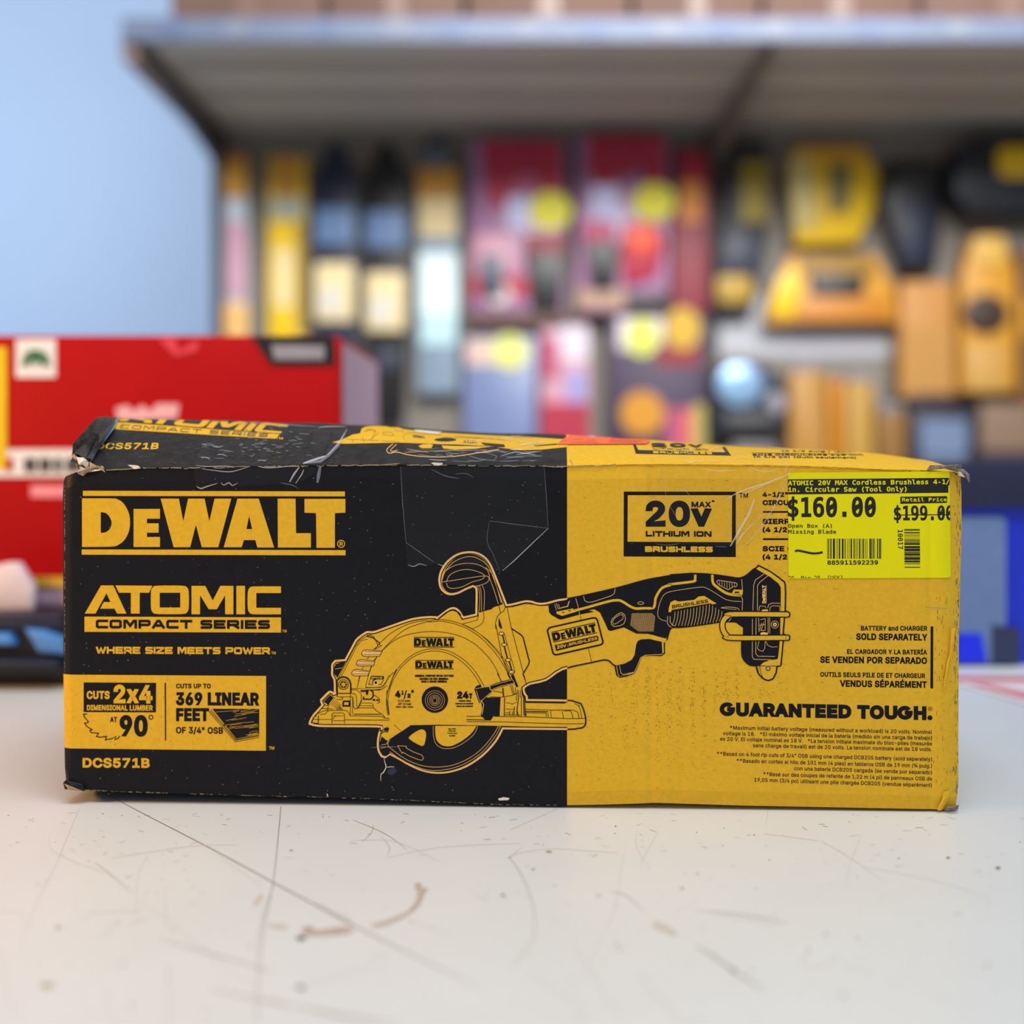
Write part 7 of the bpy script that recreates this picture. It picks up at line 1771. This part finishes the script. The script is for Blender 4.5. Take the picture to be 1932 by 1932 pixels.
# yellow and black power tools on the right pegs
hang('cordless_tool', 'dark tool with dim yellow stripes left of the yellow tool bag', 'power tool', 1352, 236, 1450, 600, Yh, mat('charcoal_tool', (40, 42, 46), 0.5), [('yellow_stripe', rrect(1398, 290, 1450, 420, 10), OLIVE, 0.01, 0.02), ('navy_grip', rect(1366, 440, 1436, 520), NAVY, 0.014, 0.03), ('yellow_foot', rrect(1352, 518, 1420, 572, 14), mat('ochre_foot', (176, 140, 24), 0.5), 0.012, 0.03), ('black_head', rrect(1376, 240, 1450, 300, 14), BLK, 0.012, 0.03)],
     'power tools on the pegs', 0.06, [(1378, 240), (1446, 246), (1452, 400), (1436, 520), (1420, 590), (1352, 590), (1352, 480), (1372, 400)], 0.008, 'tool_body')
hang('cordless_tool', 'tall bright yellow tool with a grey window near the pegboard middle', 'power tool', 1488, 244, 1660, 462, Yh, YEL, [('pale_side', [(1488, 290), (1530, 280), (1546, 420), (1500, 440)], mat('straw_panel', (216, 196, 120), 0.4), 0.012, 0.02), ('window', [(1566, 310), (1608, 306), (1600, 396), (1570, 404)], mat('olive_window', (120, 112, 66), 0.5), 0.012, 0.02), ('amber_top', [(1500, 250), (1636, 250), (1640, 296), (1500, 300)], mat('amber_top', (206, 150, 30), 0.5), 0.010, 0.02)],
     'power tools on the pegs', 0.05, [(1500, 246), (1632, 246), (1660, 330), (1650, 400), (1620, 458), (1500, 462), (1488, 330)], 0.014, 'tool_body')
hang('battery_charger', 'yellow charger with a black slot below the bright yellow tool', 'charger', 1440, 478, 1696, 612, Yh - 0.03, YEL2, [('slot', rrect(1528, 518, 1632, 556, 6), BLK, 0.012, 0.02), ('bright_corner', [(1452, 590), (1470, 520), (1508, 500), (1512, 560), (1496, 600)], YEL, 0.010, 0.02), ('amber_lower', [(1510, 562), (1680, 558), (1684, 606), (1500, 608)], DYEL, 0.008, 0.02), ('olive_top', [(1508, 482), (1640, 482), (1660, 520), (1506, 520)], mat('dark_amber', (150, 112, 26), 0.5), 0.008, 0.02)],
     'power tools on the pegs', 0.05, [(1490, 478), (1656, 478), (1690, 540), (1698, 610), (1444, 612), (1452, 560)], 0.014, 'charger_body')
hang('cordless_tool', 'black angular tool right of the bright yellow tool', 'power tool', 1660, 270, 1770, 530, Yh - 0.01, BLK, [('grip_panel', rect(1700, 380, 1760, 490), NAVY, 0.01, 0.02), ('head_cap', rrect(1690, 300, 1770, 350, 8), mat('soft_black', (30, 30, 34), 0.5), 0.012, 0.03)],
     'power tools on the pegs', 0.07, [(1680, 300), (1770, 296), (1776, 420), (1766, 512), (1708, 512), (1694, 465), (1668, 390)], 0.01, 'tool_body')
hang('cordless_tool', 'large black tool with a yellow badge at the right edge', 'power tool', 1800, 216, 2060, 406, Yh - 0.03, mat('blue_black_tool', (22, 28, 38), 0.45), [('yellow_badge', rrect(1884, 254, 1960, 334, 18), YEL, 0.012, 0.02), ('top_vent', rect(1850, 220, 2000, 244), BLK, 0.008, 0.02)],
     'power tools on the pegs', 0.12, [(1836, 222), (2050, 216), (2060, 400), (1830, 402), (1798, 360), (1806, 260)], 0.014, 'tool_body')
hang('boxed_tool', 'tall orange brown box on the pegs at the right', 'box', 1700, 530, 1800, 750, Yh - 0.02, mat('orange_brown_box', (190, 132, 58), 0.55), [('tan_lower_panel', rect(1700, 620, 1800, 750), mat('tan_brown_panel', (186, 134, 62), 0.55), 0.003, 0.005), ('dark_foot', rect(1716, 742, 1806, 764), mat('umber_foot', (56, 40, 42), 0.5), 0.006, 0.03)], 'boxed tools on the right pegs', 0.09, None, 0.006, 'box_body')  # tan panel over the lower part of the box
hang('boxed_tool', 'golden tool with a dark round hole right of the orange brown box', 'power tool', 1816, 440, 1920, 720, Yh - 0.02, YEL2, [('dark_opening', ell(1862, 592, 42, 38, 18), mat('umber_opening', (60, 40, 30), 0.5), 0.012, 0.02), ('lower_panel', rrect(1824, 650, 1900, 740, 10), mat('dull_gold', (196, 150, 70), 0.5), 0.010, 0.02), ('cap', rrect(1836, 444, 1900, 500, 14), mat('pale_gold', (222, 176, 80), 0.5), 0.010, 0.02)],
     'boxed tools on the right pegs', 0.09, [(1836, 446), (1896, 440), (1920, 520), (1920, 740), (1812, 740), (1816, 520)], 0.012, 'tool_body')
hang('boxed_tool', 'brown box at the right edge beside the golden tool', 'box', 1926, 470, 2080, 760, Yh - 0.03, BROWN, [('golden_panel', rect(1932, 560, 1990, 640), YEL2, 0.004, 0.006)], 'boxed tools on the right pegs', 0.09, None, 0.006, 'box_body')
# lower row of tools
hang('angle_grinder', 'dark grinder with a pale blue disc painting its highlight', 'power tool', 1344, 676, 1470, 830, Yh - 0.04, mat('slate_tool', (46, 54, 68), 0.4), [('guard_highlight', ell(1396, 726, 44, 40, 22), mat('pale_guard_highlight', (140, 178, 214), 0.3, metal=0.3), 0.03, 0.03), ('black_handle', rrect(1366, 778, 1480, 824, 12), BLK, 0.03, 0.04), ('spindle', ell(1466, 760, 18, 20, 12), mat('pale_spindle', (150, 146, 160), 0.4), 0.02, 0.03)],  # bright highlight on the grinder, modelled as a pale blue disc
     'power tools on the lower pegs', 0.08, [(1350, 700), (1380, 680), (1450, 684), (1480, 720), (1476, 826), (1352, 828)], 0.012, 'tool_body')
for k, (x0, x1, y0, m, lab) in enumerate(((1376, 1468, 852, mat('brass_tool', (150, 112, 52), 0.5), 'brass coloured tool below the grinder'), (1490, 1560, 700, mat('dull_golden_tool', (180, 130, 54), 0.5), 'golden upright tool right of the grinder'), (1565, 1594, 712, DYEL, 'thin amber tool between two golden ones'), (1598, 1650, 720, mat('light_gold', (186, 144, 62), 0.45), 'light golden tool right of the thin amber one'), (1656, 1712, 776, mat('brownish_gold', (140, 100, 44), 0.5), 'brownish gold tool left of the pale blue box'))):
    hang('drill_driver', lab, 'power tool', x0, y0, x1, 930, Yh - 0.05, m, [('chuck', rrect(x0 + 6, y0 - 16, x1 - 6, y0 + 6, 5), mat('grey_chuck', (120, 120, 126), 0.4), -0.01, 0.04), ('grip', rect(x0 + 8, 872, x1 - 8, 925), mat('dark_grip', (70, 56, 44), 0.5), 0.008, 0.03)], 'power tools on the lower pegs', 0.06, None, 0.012, 'tool_body')
hang('boxed_tool', 'pale blue box in a dark frame in the lower right', 'box', 1716, 770, 1846, 930, Yh - 0.03, mat('ink_blue_box', (30, 28, 48), 0.5), [('pale_panel', rrect(1738, 792, 1826, 856, 8), mat('pale_blue_panel', (112, 130, 162), 0.45), 0.006, 0.006), ('grey_panel', rect(1740, 856, 1822, 920), mat('slate_panel', (90, 104, 130), 0.45), 0.006, 0.006)], 'boxed tools on the right pegs', 0.08, None, 0.006, 'box_body')
hang('boxed_tool', 'beige brown box low at the right edge', 'box', 1850, 760, 2060, 900, Yh - 0.03, mat('beige_brown', (128, 102, 80), 0.55), [('dark_side', rect(1850, 850, 2000, 900), mat('plum_side', (52, 44, 60), 0.5), 0.004, 0.006)], 'boxed tools on the right pegs', 0.08, None, 0.006, 'box_body')
